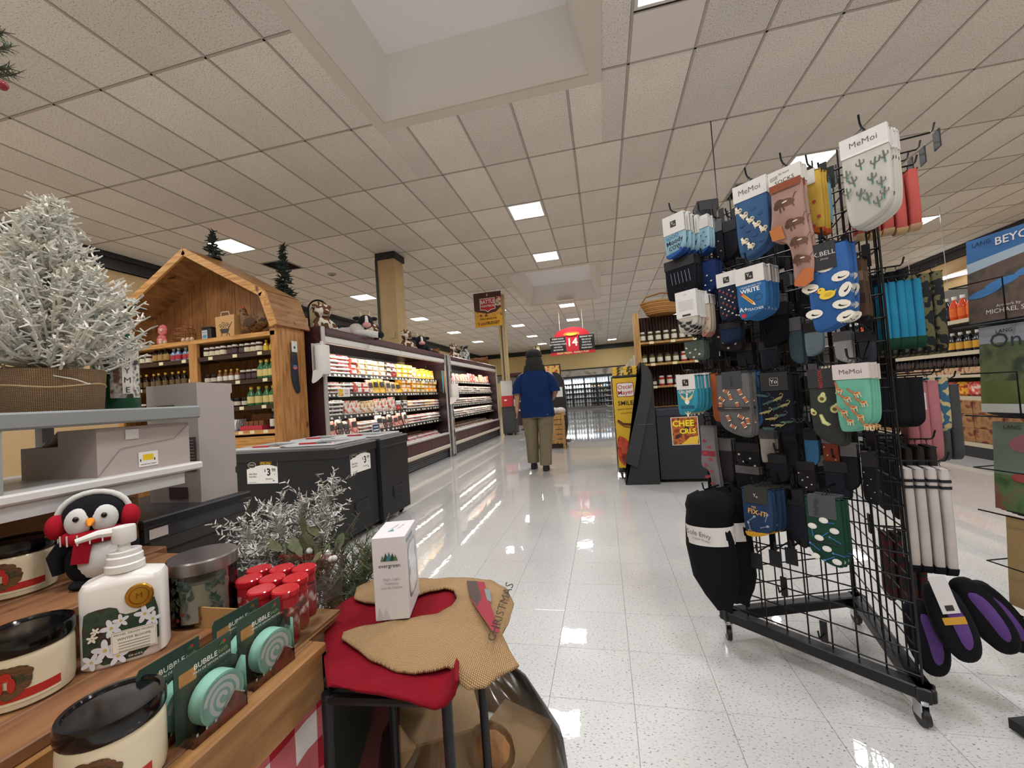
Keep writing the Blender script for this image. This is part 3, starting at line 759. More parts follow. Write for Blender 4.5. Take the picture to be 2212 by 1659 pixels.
# ------------------------------------------------------------------ refrigerated meat cases
MAROON = M('#3d1f24', .35); MAROON_L = M('#4a262b', .3); GREYT = M('#b9b7b5', .35, .3); CASE_B = M('#3a3a3e', .6)
FRONT, REAR = -3.1, -4.12
SZ = [1.585, 1.325, 1.045, .785]
def meat_case(y0, y1, label):
    t = thing('meat_case', label, 'cooler', (FRONT, y0, 0), 0, 'open refrigerated meat cases')
    MB_ = lambda *a: MB().bb(*a)
    W(MB_(REAR, FRONT-.06, y0+.05, y1-.05, 0, .17), 'kick_plate', M('#2b2c30', .5), t)
    b = MB()
    for k in range(4): b.bb(FRONT-.065, FRONT-.052, y0+.05, y1-.05, .03+k*.035, .05+k*.035)
    W(b, 'kick_grille', M('#4b4d52', .4), t)
    W(MB_(FRONT-.12, FRONT-.01, y0+.05, y1-.05, .17, .47), 'lower_front', MAROON, t)
    n = 4; L_ = (y1-y0-.1)/n
    for k in range(n): W(MB_(FRONT-.01, FRONT-.003, y0+.055+k*L_, y0+.045+(k+1)*L_, .29, .445), 'front_panel', MAROON_L, t)
    W(MB().rbox((FRONT-.01, (y0+y1)/2, .235), (.05, y1-y0-.1, .07), .015), 'bumper_rail', M('#cfc6b4', .4), t)
    W(MB().rbox((FRONT-.05, (y0+y1)/2, .48), (.1, y1-y0-.1, .045), .012), 'deck_lip', M('#c9c8c6', .3, .4), t)
    W(MB_(REAR+.06, FRONT-.1, y0+.05, y1-.05, .44, .455), 'deck', M('#bfbdb9', .5), t)
    W(MB_(REAR, REAR+.06, y0+.05, y1-.05, .17, 2.02), 'back_panel', CASE_B, t)
    for k, z in enumerate(SZ):
        d_ = .8 if k else .76
        sh = W(MB_(REAR+.06, REAR+.06+d_, y0+.06, y1-.06, z-.02, z), 'shelf', M('#2a2a2d', .5), t)
        xr = REAR+.06+d_
        W(MB().box((xr+.006, (y0+y1)/2, z-.022), (.012, y1-y0-.12, .05), Matrix.Rotation(math.radians(-12), 3, 'Y')), 'price_rail', M('#222225', .5), t, 0, sh)
        b = MB(); y = y0+.12
        while y < y1-.15:
            b.box((xr+.0145, y, z-.024), (.002, R.choice((.03, .045, .045)), .026), Matrix.Rotation(math.radians(-12), 3, 'Y')); y += R.uniform(.07, .16)
        W(b, 'price_tags', M('#e6e1cf', .5), t, 0, sh)['kind'] = 'stuff'
    W(MB_(REAR, FRONT-.02, y0+.05, y1-.05, 2.0, 2.075), 'canopy', MAROON, t)
    W(MB().rbox((FRONT-.03, (y0+y1)/2, 2.05), (.07, y1-y0-.1, .09), .02), 'canopy_nose', MAROON_L, t)
    for k in range(n): W(MB().rbox((FRONT-.045, y0+.05+(k+.5)*L_, 1.955), (.06, L_-.006, .085), .015), 'light_valance', M('#dcdad4', .35), t)
    tubey = W(MB().cyl((FRONT-.13, y0+.1, 1.975), (FRONT-.13, y1-.1, 1.975), .016, n=8), 'lamp_tube', M('#fff6e4', .4, 0, 'emit', e=14.0), t)
    for (e0, e1) in ((y0, y0+.045), (y1-.045, y1)):
        p = W(MB_(REAR, FRONT-.025, e0, e1, 0, 2.1), 'end_panel', MAROON, t)
        W(MB().rbox((FRONT-.012, (e0+e1)/2, 1.05), (.028, e1-e0+.012, 2.1), .008), 'end_trim', GREYT, t, 0, p)
    W(MB_(FRONT-.42, FRONT-.03, y1-.075, y1-.069, .5, 1.9), 'glass_end', CLEAR, t)
    l = bpy.data.lights.new('case_lamp', 'AREA'); l.shape = 'RECTANGLE'; l.size = .06; l.size_y = y1-y0-.3; l.energy = CASE_W; l.color = (1, .93, .8)
    lo = ob('case_lamp', l, t, (-.1, (y1-y0)/2, 1.93)); lo.rotation_euler = (0, math.radians(38), 0)
    for k, z in enumerate(SZ[:3]):       # shelf lamps
        l2 = bpy.data.lights.new('shelf_lamp', 'AREA'); l2.shape = 'RECTANGLE'; l2.size = .04; l2.size_y = y1-y0-.4; l2.energy = CASE_W*.3; l2.color = (1, .93, .8)
        lo = ob('shelf_lamp', l2, t, (REAR+.82-FRONT, (y1-y0)/2, z-.03)); lo.rotation_euler = (0, math.radians(15), 0)
        W(MB().cyl((REAR+.82, y0+.2, z-.028), (REAR+.82, y1-.2, z-.028), .007, n=6), 'shelf_lamp_tube', M('#fff6e4', .4, 0, 'emit', e=8.0), t)
    return t
CASE_W = 17.0
YA0, YA1, YB0, YB1 = 4.08, 7.84, 7.93, 11.9
meat_case(YA0, YA1, 'maroon open meat case between the barn shelf and the divider rack')
meat_case(YB0, YB1, 'maroon open meat case ending at the red and white dispenser stand')
# packaged meats: meshes
PK = {}
def pk(kind, colour):
    key = (kind, colour)
    if key in PK: return PK[key]
    b = MB(); m = [PRINTS[colour], M('#eceae6', .4), M('#1f1d1f', .4)]
    if kind == 'pouch':
        b.add(*[( [(-.065, 0, 0), (.065, 0, 0), (.065, .035, 0), (-.065, .035, 0), (-.06, .012, .075), (.06, .012, .075), (.06, .028, .075), (-.06, .028, .075), (-.062, .016, .125), (.062, .016, .125), (.062, .022, .125), (-.062, .022, .125)],
                [(0, 1, 5, 4), (1, 2, 6, 5), (2, 3, 7, 6), (3, 0, 4, 7), (4, 5, 9, 8), (5, 6, 10, 9), (6, 7, 11, 10), (7, 4, 8, 11), (8, 9, 10, 11), (3, 2, 1, 0)])][0])
        b.mi = 1; b.bb(-.03, .03, .002, .004, .03, .06)
    elif kind == 'tray':
        b.mi = 1; b.rbox((0, .09, .012), (.2, .18, .024), .008); b.mi = 0; b.rbox((0, .09, .03), (.175, .155, .022), .009); b.mi = 1; b.bb(.03, .075, .02, .06, .0405, .0415)
    elif kind == 'brick':
        b.rbox((0, .05, .03), (.14, .1, .06), .008); b.mi = 1; b.bb(-.045, .045, -.001, .001, .015, .045)
    else:      # slab: flat pack standing on edge
        b.box((0, .03, .07), (.115, .016, .14), Matrix.Rotation(math.radians(-14), 3, 'X')); b.mi = 2; b.box((0, .0165, .085), (.08, .003, .05), Matrix.Rotation(math.radians(-14), 3, 'X'))
    k_ = {'pouch': 1.45, 'tray': 1.12, 'brick': 1.25, 'slab': 1.3}[kind]; b.v = [(p[0]*k_, p[1]*k_, p[2]*k_) for p in b.v]
    PK[key] = b.mesh(kind, m); return PK[key]
PNAME = {'pouch': 'meat_pouch', 'tray': 'meat_tray', 'brick': 'meat_carton', 'slab': 'bacon_pack'}
PTXT = {'pouch': 'plastic pouch of meat', 'tray': 'film wrapped meat tray', 'brick': 'small meat carton', 'slab': 'upright bacon pack'}
def pack(kind, colour, x, y, z, where, rz=None, tilt=0):
    o = ob(PNAME[kind], pk(kind, colour), None, (x, y, z), math.radians(90)+R.uniform(-.08, .08) if rz is None else rz)
    o.rotation_euler[0] = tilt
    if kind in ('pouch', 'slab'): o.scale = (R.uniform(.9, 1.08), 1, R.uniform(.92, 1.22))
    cn = {'meat': 'dark red', 'dark': 'black labelled', 'print': ''}.get(colour, colour)
    return tag(o, '%s %s %s' % (cn, PTXT[kind], where), 'package', '%s %s %s' % (cn, PNAME[kind].replace('_', ' '), where))
def fill(y0, y1, k, plan, where):
    """plan: list of (fraction end, kind, colours, rows high)"""
    z = SZ[k] if k < 4 else .47; xf = REAR+.06+(.8 if k else .76)-.015 if k < 4 else FRONT-.16
    y = y0+.12; span = y1-y0-.24; i = 0
    while y < y1-.13:
        f_ = (y-y0-.12)/span
        pl = [p for p in plan if f_ <= p[0]] or [plan[-1]]
        _, kind, cols, rows = pl[0]
        stp = {'pouch': .19, 'tray': .23, 'brick': .18, 'slab': .155}[kind]; hh = {'pouch': .1, 'tray': .05, 'brick': .077, 'slab': .12}[kind]
        c = cols[(i//2) % len(cols)]; i += 1
        for r_ in range(rows):
            pack(kind, c, xf-R.uniform(0, .03)-(.05 if kind == 'tray' and k == 4 and r_ else 0), y+stp/2, z+r_*hh+.001, where)
        if k == 4:
            for q in (.22, .42):
                pack(kind, c, xf-q, y+stp/2, z+.02+q*.12, where)
        y += stp+R.uniform(.0, .012)
A_, B_ = 'shelf of the case by the barn', 'shelf of the case by the dispenser'
fill(YA0, YA1, 0, [(.2, 'tray', ['red', 'meat'], 5), (.45, 'brick', ['cream', 'red', 'cream'], 3), (.7, 'brick', ['yellow', 'dark', 'yellow'], 3), (1, 'pouch', ['cream', 'yellow', 'yellow'], 1)], 'on the top '+A_)
fill(YA0, YA1, 1, [(.15, 'tray', ['pink', 'dark'], 3), (.3, 'brick', ['red', 'white'], 2), (.55, 'slab', ['cream', 'yellow'], 1), (1, 'brick', ['orange', 'yellow', 'orange'], 3)], 'on the second '+A_)
fill(YA0, YA1, 2, [(.12, 'tray', ['dark', 'white'], 4), (.5, 'pouch', ['white', 'white', 'cream'], 1), (.6, 'brick', ['navy', 'dark'], 2), (1, 'tray', ['pink', 'orange'], 3)], 'on the third '+A_)
fill(YA0, YA1, 3, [(.2, 'slab', ['pink', 'dark'], 1), (.35, 'tray', ['pink', 'white'], 3), (.6, 'slab', ['white', 'dark', 'pink'], 1), (1, 'tray', ['pink', 'red', 'white'], 3)], 'on the lowest '+A_)
fill(YA0, YA1, 4, [(.5, 'tray', ['meat', 'red'], 2), (1, 'tray', ['meat', 'pink'], 2)], 'in the bottom of the case by the barn')
fill(YB0, YB1, 0, [(1, 'pouch', ['white', 'red', 'white', 'cream'], 1)], 'on the top '+B_)
fill(YB0, YB1, 1, [(1, 'tray', ['cream', 'white'], 3)], 'on the second '+B_)
fill(YB0, YB1, 2, [(1, 'tray', ['cream', 'pink'], 3)], 'on the third '+B_)
fill(YB0, YB1, 3, [(1, 'tray', ['cream', 'white', 'pink'], 3)], 'on the lowest '+B_)
fill(YB0, YB1, 4, [(1, 'tray', ['cream', 'pink'], 1)], 'in the bottom of the case by the dispenser')
# red tags and white signs clipped to the rails
def railsign(px, py, w_, h, m, label, draw=None, rz=0):
    p = at_x(px, py, -3.235)
    t = thing('shelf_sign', label, 'sign', p, math.radians(90)+rz)
    MB().bb(-w_/2, w_/2, -.004, .004, -h/2, h/2).build('card', m, t)
    d = Draw(-.0045)
    if draw: draw(d, w_, h)
    else: d.text('SALE', 0, 0, h*.5, WHITE, 6)
    d.build('print', t)
    if 'ticket' in label: t['group'] = 'hanging price tickets'
    return t
RED = M('#c0302c', .4)
railsign(851, 809, .15, .07, RED, 'red sale tag clipped to the top meat shelf rail')
railsign(768, 839, .19, .08, RED, 'red sale tag tilted on the second meat shelf beside the white sign', rz=.3)
railsign(861, 880, .14, .07, RED, 'red sale tag on the third meat shelf rail')
def wsign(d, w_, h): d.rect(-w_*.46, -w_*.1, -h*.4, h*.4, PRINTS['yellow']); d.text('DEALS', w_*.2, h*.2, h*.2, M('#7a2a2a', .5)); d.text('$4.99', w_*.2, -h*.12, h*.28, M('#222222', .5))
railsign(743, 848, .24, .11, WHITE, 'white price sign with a yellow picture on the second meat shelf', wsign)
railsign(812, 925, .2, .13, M('#c9c6c0', .5), 'grey sign with blue panel on the lowest meat shelf', lambda d, w_, h: d.rect(-w_*.44, w_*.44, -h*.42, h*.42, M('#2c4a6e', .5)).rect(-w_*.3, w_*.3, h*.1, h*.2, WHITE).rect(-w_*.35, w_*.35, -h*.25, -h*.12, WHITE))
for px in (812, 830, 847): railsign(px, 888, .05, .1, WHITE, 'small white hanging price ticket below the third meat shelf', lambda d, w_, h: d.rect(-w_*.3, w_*.3, 0, h*.2, M('#55585c', .5)))
# paper roll dispensers hung on the case ends
def roll(px, py, y, label):
    p = at_y(px, py, y); h = .33; p = p if y < 5 else Vector((-2.965, y, p.z))
    t = thing('paper_roll_dispenser', label, 'dispenser', (p.x, y, p.z-h/2))
    b = MB(); b.lathe([(.075, 0), (.078, .01), (.078, h-.01), (.075, h)], 20); b.build('paper_roll', M('#e4e1dd', .8), t, 40)
    MB().bb(-.1, -.088, -.05, .08, -.02, h+.03).bb(-.1, 0, -.02, .02, h+.005, h+.03).bb(-.1, 0, -.02, .02, -.025, -.003).build('bracket', M('#c2c1c0', .4), t)
    MB().cyl((0, 0, h), (0, 0, h+.05), .02, n=10).build('spindle', M('#d8d6d3', .5), t)
    MB().prism(chaikin([(-.08, 0), (-.1, -.1), (-.03, -.08), (.05, -.02), (.06, .05), (-.07, .06)], 1), -.079, -.077).build('loose_sheet', M('#e9e6e2', .8), t)
roll(697, 778, 4.02, 'white paper roll on a grey bracket at the barn end of the meat case')
roll(994, 845, 7.885, 'white paper roll hanging beside the divider between the meat cases')
# divider rack of brochures between the cases
t = thing('divider_rack', 'tall narrow grey frame with small cards between the two meat cases', 'rack', (-3.07, 7.885, 0))
for q in (-.04, .04): MB().tube([(0, q, .02), (.03, q, .06), (.03, q, 2.02), (0, q, 2.08), (-.1, q, 2.1)], .012, 8).build('rail', GREYT, t, 40)
for k in range(9):
    MB().bb(.036, .042, -.035, .035, .2+k*.2, .34+k*.2).build('card_holder', M(['#77787a', '#3a3c40', '#8a6a4a', '#4a5a5a'][k % 4], .4), t)
MB().bb(.0, .03, -.05, .05, .02, .05).build('foot', BLACKM, t)
for k, (px, cc) in enumerate(((953, '#3f9fb5'), (958, '#c08a5a'))):
    p = at_y(px, 830, 7.6); o = MB().tube([(0, 0, 0), (.005, 0, -.2), (0, .01, -.45)], [.012, .018, .006], 6).build('tongs', M(cc, .4), None, 40, (-3.1, p.y+.1*k, 1.75)); tag(o, ('blue' if k == 0 else 'tan')+' plastic tongs hanging at the end of the meat case', 'tongs')

# ------------------------------------------------------------------ plush animals and signs standing on the cases
CT = 2.075
HIDE = M('#e9e2d6', .95, 0, 'patch', b='#6b4326', scale=16); BW = M('#e6e4e2', .95); BKP = M('#16171c', .95); BRN = M('#8a5a30', .95, 0, 'vary', col2='#6d431f', scale=30); PNK = M('#dba0a0', .9)
def patch_giraffe(px, py, label, h=.36, x=-3.4):
    p = at_x(px, py, x)
    t = thing('patchwork_plush', label, 'plush toy', (x, p.y, CT), math.radians(60))
    b = MB(); b.sph((0, 0, h*.3), (h*.3, h*.26, h*.32), 14, 10); b.sph((0, -.02, h*.74), (h*.24, h*.23, h*.25), 14, 10); b.sph((0, -h*.24, h*.68), (h*.13, h*.14, h*.12), 10, 8)
    b.build('body', HIDE, t, 60)
    for s_ in (-1, 1):
        MB().sph((s_*h*.22, 0, h*.92), (h*.09, h*.04, h*.06), 8, 6).build('ear', HIDE, t, 60)
        MB().cyl((s_*h*.08, 0, h*.95), (s_*h*.09, 0, h*1.06), h*.025, h*.035, 8).build('horn', BRN, t, 40)
        MB().tube([(s_*h*.2, -h*.05, h*.4), (s_*h*.3, -h*.2, h*.2), (s_*h*.28, -h*.32, h*.1)], [h*.1, h*.1, h*.09], 8).build('arm', HIDE, t, 60)
        MB().sph((s_*h*.1, -h*.2, h*.8), h*.022, 6, 5).build('eye', BLACK, t, 60)
def cow_head(loc, rz, label, lying):
    t = thing('cow_plush', label, 'plush toy', loc, rz)
    if lying:
        b = MB(); b.sph((-.25, .03, .11), (.26, .13, .11), 16, 10).sph((-.02, 0, .12), (.14, .12, .12), 14, 8); b.build('body', M('#d8d4cf', .95, 0, 'patch', b='#1a1b20', scale=5), t, 60)
        for s_, q in ((-.06, .0), (.08, -.03)):
            MB().tube([(-.05, s_, .1), (.13, s_-.1, .07), (.24+q, s_-.14, .045)], [.055, .05, .045], 10).build('leg', BW, t, 60); MB().sph((.26+q, s_-.15, .045), (.05, .048, .048), 10, 8).build('hoof', BKP, t, 60)
        MB().tube([(-.48, .05, .12), (-.55, .05, .2), (-.52, .04, .3)], [.015, .012, .02], 6).build('tail', BKP, t, 60)
        hz, hx = .26, .1
    else:
        b = MB(); b.sph((0, 0, .12), (.12, .11, .13), 14, 10); b.build('body', BKP, t, 60); hz, hx = .25, .0
        for s_ in (-1, 1): MB().tube([(s_*.09, -.03, .15), (s_*.13, -.1, .06), (s_*.1, -.15, .04)], .035, 8).build('arm', BKP, t, 60)
    hd = MB().sph((hx, -.02, hz), (.105, .1, .1), 14, 10).build('head', BKP, t, 60)
    MB().sph((hx, -.075, hz-.01), (.04, .055, .09), 10, 8).build('blaze', BW, t, 60); MB().sph((hx, -.11, hz-.06), (.06, .05, .04), 12, 8).build('muzzle', PNK, t, 60)
    for s_ in (-1, 1):
        MB().sph((hx+s_*.12, 0, hz+.05), (.05, .02, .03), 8, 6).build('ear', BKP, t, 60); MB().cyl((hx+s_*.05, 0, hz+.08), (hx+s_*.07, 0, hz+.15), .018, .006, 8).build('horn', M('#d9c39a', .7), t, 60)
        MB().sph((hx+s_*.05, -.09, hz+.03), .012, 6, 5).build('eye', M('#0a0a0c', .2), t, 60)
patch_giraffe(697, 705, 'brown and white patchwork plush seated beside the iron cow sign', .4)
p = at_x(775, 725, -3.3); cow_head((-3.3, p.y, CT), math.radians(40), 'black and white plush cow lying on the meat case before the pillar', True)
patch_giraffe(803, 720, 'brown and white patchwork plush behind the lying cow', .4, -3.6)
patch_giraffe(878, 740, 'brown and white patchwork plush beside the seated black cow', .38)
p = at_x(910, 750, -3.35); cow_head((-3.35, p.y, CT), math.radians(35), 'black and white plush cow seated past the pillar', False)
patch_giraffe(980, 765, 'brown and white patchwork plush beside the milk can', .4)
for px, py, lb, sc in ((930, 755, 'small round brown plush behind the seated cow', .8), (1035, 785, 'brown plush bear lying near the far end of the cases', 1.25)):
    p = at_x(px, py, -3.45); t = thing('bear_plush', lb, 'plush toy', (-3.45, p.y, CT), math.radians(70))
    b = MB(); b.sph((-.1, 0, .1*sc), (.2*sc, .12*sc, .1*sc), 14, 8); b.build('body', BRN, t, 60)
    MB().sph((.16*sc, -.02, .12*sc), (.11*sc, .1*sc, .1*sc), 12, 8).build('head', BRN, t, 60)
    for s_ in (-1, 1): MB().sph((.2*sc, s_*.08*sc, .2*sc), .035*sc, 8, 6).build('ear', BRN, t, 60); MB().tube([(-.05, s_*.08, .08*sc), (.06, s_*.17*sc, .04*sc)], [.05*sc, .04*sc], 8).build('arm', BRN, t, 60)
p = at_x(1003, 765, -3.4); t = thing('milk_can', 'grey patterned metal milk can standing on the meat case', 'can', (-3.4, p.y, CT))
MB().lathe([(.11, 0), (.13, .02), (.13, .26), (.08, .33), (.08, .37), (.11, .41), (.11, .43)], 18).build('can', M('#a9aaa6', .4, .2, 'patch', b='#2a2b2e', scale=14), t, 40)
MB().tube([(-.13, 0, .25), (-.17, 0, .22), (-.13, 0, .17)], .012, 6).build('handle', GREYT, t, 40)
# arched iron sign with a cow
p = at_x(688, 700, -3.5); t = thing('cow_sign', 'arched black iron sign with a cow silhouette on the meat case', 'sign', (-3.5, p.y, CT), math.radians(25))
arch = [(-.11, 0), (-.11, .36)]+ellipse(0, .36, .11, .11, 10, 0, 180, 0)[1:]+[(.11, 0)]
MB().tube([(x, 0, z) for x, z in arch], .013, 8).build('frame', BLACKM, t, 40); MB().prism(arch, -.004, .004).build('panel', M('#c9b58a', .6), t)
d = Draw(-.005); kk = M('#141416', .6); d.ell(0, .37, .07, .035, kk); d.ell(.075, .395, .025, .02, kk); [d.rect(x, x+.014, .31, .37, kk) for x in (-.06, -.04, .03, .05)]; d.line([(-.07, .38), (-.085, .34)], .006, kk); d.build('cow_silhouette', t)
# jars standing on the divider
for q in (-.12, 0, .1): tag(ob('jar', JM['jar_black'], None, (-3.3, 7.75+q, CT)), 'small dark jar with cream label on top of the meat case by the divider', 'jar', 'jars on the meat case top')
dark_tree((BX-.02, BY+.30, 3.0), .34, .13, "small dark artificial tree on the ridge of the barn roof")
p = at_x(600, 600, -3.72); dark_tree((-3.78, 4.32, 2.075), 1.18, .22, "dark artificial tree on the meat case behind the barn roof")
# ------------------------------------------------------------------ foreground display on the near side: stepped wooden riser on a clothed table
WOODF = M('#8c6238', .5, 0, 'wood', dark='#664424', light='#a57c4e', stretch=(10, 1.1, 10), scale=4, knot=7)
WOODT = M('#84593a', .5, 0, 'wood', dark='#604028', light='#987048', stretch=(12, 1.0, 12), scale=4, knot=7)
S1, S2, S3 = .69, .74, .83
riser = thing('wooden_riser', 'stepped pine display riser holding candles and soaps', 'riser', (-.55, .2, .58))
W(MB().rbox((-.565, .27, .643), (.03, .834, .094), .003), 'front_board', WOODF, riser)
for k, x in enumerate((-.615, -.69)): W(MB().rbox((x+.0, .27, .682), (.069 if k == 0 else .078, .834, .016), .002), 'step_plank', WOODT, riser)
W(MB().bb(-.735, -.72, -.15, .687, .60, .722), 'riser_board', WOODF, riser)
for x in (-.775, -.86): W(MB().rbox((x-.0, .29, .731), (.085, .88, .018), .002), 'step_plank', WOODT, riser)
W(MB().bb(-.915, -.9, -.15, .74, .60, .812), 'riser_board', WOODF, riser)
for x, ye in ((-.97, .74), (-1.13, .78), (-1.29, .78)): W(MB().rbox((x, (ye-.15)/2, .821), (.158, ye+.15, .018), .002), 'step_plank', WOODT, riser)
W(MB().bb(-.735, -.55, .673, .687, .6, .674), 'end_board', WOODF, riser)
W(MB().bb(-.79, -.605, .69, .79, .6, .69), 'end_block', WOODT, riser)
pd_ = thing('dark_pedestal', 'dark wooden pedestal under the black lidded box', 'pedestal', (-1.315, .95, 0))
MB().bb(-.18, .18, -.14, .14, .03, .8).build('column', M('#2a2622', .7), pd_); MB().bb(-.185, .185, -.15, .15, .8, .829).build('top', M('#332e28', .7), pd_); MB().bb(-.185, .185, -.15, .15, 0, .03).build('foot', M('#332e28', .7), pd_)
tbl = thing('display_table', 'table under a red and white gingham cloth beneath the wooden riser', 'table', (-.95, .4, 0))
W(MB().bb(-1.38, -.575, -.2, .79, .565, .597), 'table_top', M('#5a4634', .6), tbl)
for x in (-1.32, -.64):
    for y in (-.12, .72): W(MB().bb(x-.03, x+.03, y-.03, y+.03, 0, .565), 'leg', M('#3b2f26', .6), tbl)
def wavy(p0, p1, z0, z1, amp, n=40, m=10):
    b = MB(); p0 = Vector(p0); p1 = Vector(p1); d_ = (p1-p0); nn = Vector((d_.y, -d_.x, 0)).normalized(); vs = []; fs = []
    for j in range(m+1):
        for i in range(n+1):
            t_ = i/n; s_ = j/m; a = amp*s_*(math.sin(t_*31)+.6*math.sin(t_*57+1)); q = p0+d_*t_+nn*a; vs.append((q.x, q.y, z1+(z0-z1)*s_))
    for j in range(m):
        for i in range(n): a = j*(n+1)+i; fs.append((a, a+1, a+n+2, a+n+1))
    b.add(vs, fs); return b
cl = W(wavy((-.572, -.2, 0), (-.572, .70, 0), .04, .598, .012), 'tablecloth_front', M('#d8d0d0', .9, 0, 'gingham', n=9), tbl, 60)

# jar candles with black lids
def candle(loc, rz, label, D=.1, h=.098, cyc=0):
    t = thing('jar_candle', label, 'candle', loc, rz, 'cream jar candles with black lids')
    r = D/2; hb = h-.02
    b = MB(); b.lathe([(r*.86, 0), (r*.97, .004), (r, .014), (r, hb-.012), (r*.96, hb-.004), (r*.9, hb)], 36); b.build('glass_jar', M('#d8cbae', .12), t, 40)
    b = MB(); b.lathe([(r*.985, hb-.003), (r*1.02, hb), (r*1.03, hb+.004), (r*1.03, h-.005), (r*1.0, h), (r*.9, h), (r*.87, h-.003), (.0005, h-.003)], 36); b.build('lid', M('#0c0c0e', .12), t, 40)
    # wrapped label: cream band with red ribbon and a wreath
    lb = MB(); n = 20; R_ = r*1.004
    def band(z0, z1, a0, a1, m_, rr=R_):
        lb.mi = m_
        vs = []; 
        for i in range(n+1):
            a = math.radians(a0+(a1-a0)*i/n); vs += [(rr*math.sin(a), -rr*math.cos(a), z0), (rr*math.sin(a), -rr*math.cos(a), z1)]
        lb.add(vs, [(2*i, 2*i+2, 2*i+3, 2*i+1) for i in range(n)])
    band(.012, hb-.016, -62, 62, 0); band(.016, .028, -62, 62, 1, R_+.0004)
    def disc(cx, cz, rx, rz_, m_, rr):
        lb.mi = m_; vs = [((rr)*math.sin((cx+rx*math.cos(q))/rr), -(rr)*math.cos((cx+rx*math.cos(q))/rr), cz+rz_*math.sin(q)) for q in [2*math.pi*i/22 for i in range(22)]]
        lb.add(vs, [tuple(range(22))])
    for k in range(26):
        a = 2*math.pi*k/26; disc(.019*math.cos(a)*R.uniform(.8, 1.15), hb*.55+.017*math.sin(a)*R.uniform(.8, 1.1), .0075, .006, 2, R_+.0006+k*.00002)
    disc(0, hb*.55, .017, .015, 2, R_+.0012); disc(0, hb*.66, .006, .006, 1, R_+.0016); disc(-.006, hb*.5, .004, .010, 1, R_+.0018); disc(.006, hb*.5, .004, .010, 1, R_+.002)
    lb.build('label', [M('#dccfb2', .4), M('#b02a22', .4), M('#5a3b24', .6, 0, 'print', b='#6d4a2c', c='#3f3a22', scale=90)], t)
    lb2 = MB(); lb2.T = None
    return t
candle((-.622, .39, S1), math.radians(35), 'cream jar candle with black lid on the lowest riser step beside the soaps')
candle((-.868, .44, S2), math.radians(40), 'cream jar candle with wreath label on the middle step beside the lotion')
candle((-1.1, .55, S3), math.radians(40), 'cream jar candle with wreath label on the top step beside the penguin')

# lotion bottle
t = thing('lotion_bottle', 'white pump lotion bottle with green floral label and gold seal', 'bottle', (-.818, .538, S2), math.radians(43)); t.scale = (1.0, 1.0, 1.06)
PEARL = M('#e4dfda', .25)
b = MB(); prof = []
def sup(wx, wy, z, n=40, e=4.5):
    o_ = []
    for i in range(n):
        a = 2*math.pi*i/n; c, s_ = math.cos(a), math.sin(a)
        o_.append((wx*math.copysign(abs(c)**(2/e), c), wy*math.copysign(abs(s_)**(2/e), s_), z))
    return o_
def loft(rings, caps=True):
    b = MB(); n = len(rings[0]); vs = [p for r_ in rings for p in r_]; fs = []
    for k in range(len(rings)-1):
        for i in range(n): fs.append((k*n+i, k*n+(i+1) % n, (k+1)*n+(i+1) % n, (k+1)*n+i))
    if caps: fs += [tuple(range(n))[::-1], tuple((len(rings)-1)*n+i for i in range(n))]
    b.add(vs, fs); return b
loft([sup(.05, .028, 0), sup(.054, .031, .004), sup(.054, .031, .118), sup(.05, .029, .126), sup(.025, .022, .134, e=3), sup(.019, .019, .138, e=2)]).build('bottle', PEARL, t, 45)
NAT = M('#e2e0dc', .3)
MB().lathe([(.026, .136), (.026, .146), (.024, .148), (.024, .158), (.022, .16), (.022, .166)], 24).build('collar', NAT, t, 30)
MB().lathe([(.008, .166), (.008, .18)], 12).build('pump_stem', NAT, t, 30)
b = MB(); b.lathe([(.015, .178), (.016, .18), (.016, .2), (.015, .204)], 20); b.tube([(0, 0, .197), (-.03, -.008, .199), (-.055, -.014, .194)], [.008, .006, .004], 8); b.build('pump_head', NAT, t, 40)
d = Draw(-.0316, .00008); G1 = M('#24382c', .4, 0, 'print', b='#2f4a38', c='#3a2a22', scale=60); CRM = M('#e6e2d6', .5); PET = M('#dcdce4', .5)
d.poly(chaikin([(-.046, .006), (.047, .006), (.047, .092), (.03, .088), (.024, .074), (0, .074), (-.006, .09), (-.036, .09), (-.046, .084)], 1), G1)
for cx, cz, s_ in ((-.012, .058, .012), (.0, .066, .009), (.03, .068, .012), (-.02, .028, .014), (-.036, .016, .011), (.04, .058, .01), (-.034, .05, .006), (-.03, .06, .005), (-.004, .016, .012)):
    a0 = R.uniform(0, 90)
    for k in range(5): a = math.radians(a0+72*k); d.ell(cx+s_*.6*math.cos(a), cz+s_*.6*math.sin(a), s_*.6, s_*.3, PET if s_ > .008 else CRM, a0+72*k)
    d.ell(cx, cz, s_*.2, s_*.2, M('#c9b46a', .5))
d.rect(-.012, .045, .018, .052, CRM); d.line([(-.0105, .0195), (.0435, .0195), (.0435, .0505), (-.0105, .0505)], .0007, M('#6b655a', .5), True)
dk = M('#4a463e', .5); d.text('MICHEL DESIGN WORKS', .0165, .0465, .0045, dk); d.text('WINTER BLOOMS', .0165, .0395, .0052, dk)
for k in range(4): d.rect(-.003, .036, .0335-k*.0042, .0345-k*.0042, M('#8a8478', .5))
d.text('236 ml 8 fl. oz', .02, .0115, .004, CRM); d.build('label', t)
b = MB(); b.prism(ellipse(.024, .098, .0185, .0185, 26), -.0345, -.03, .0015); b.build('gold_seal', M('#b98a34', .25, .9), t, 40)
d = Draw(-.0347); gd = M('#8a6220', .3, .9); d.line(ellipse(.024, .098, .0125, .0125, 24), .0012, gd, True); d.text('M', .024, .098, .012, gd); d.build('seal_relief', t)

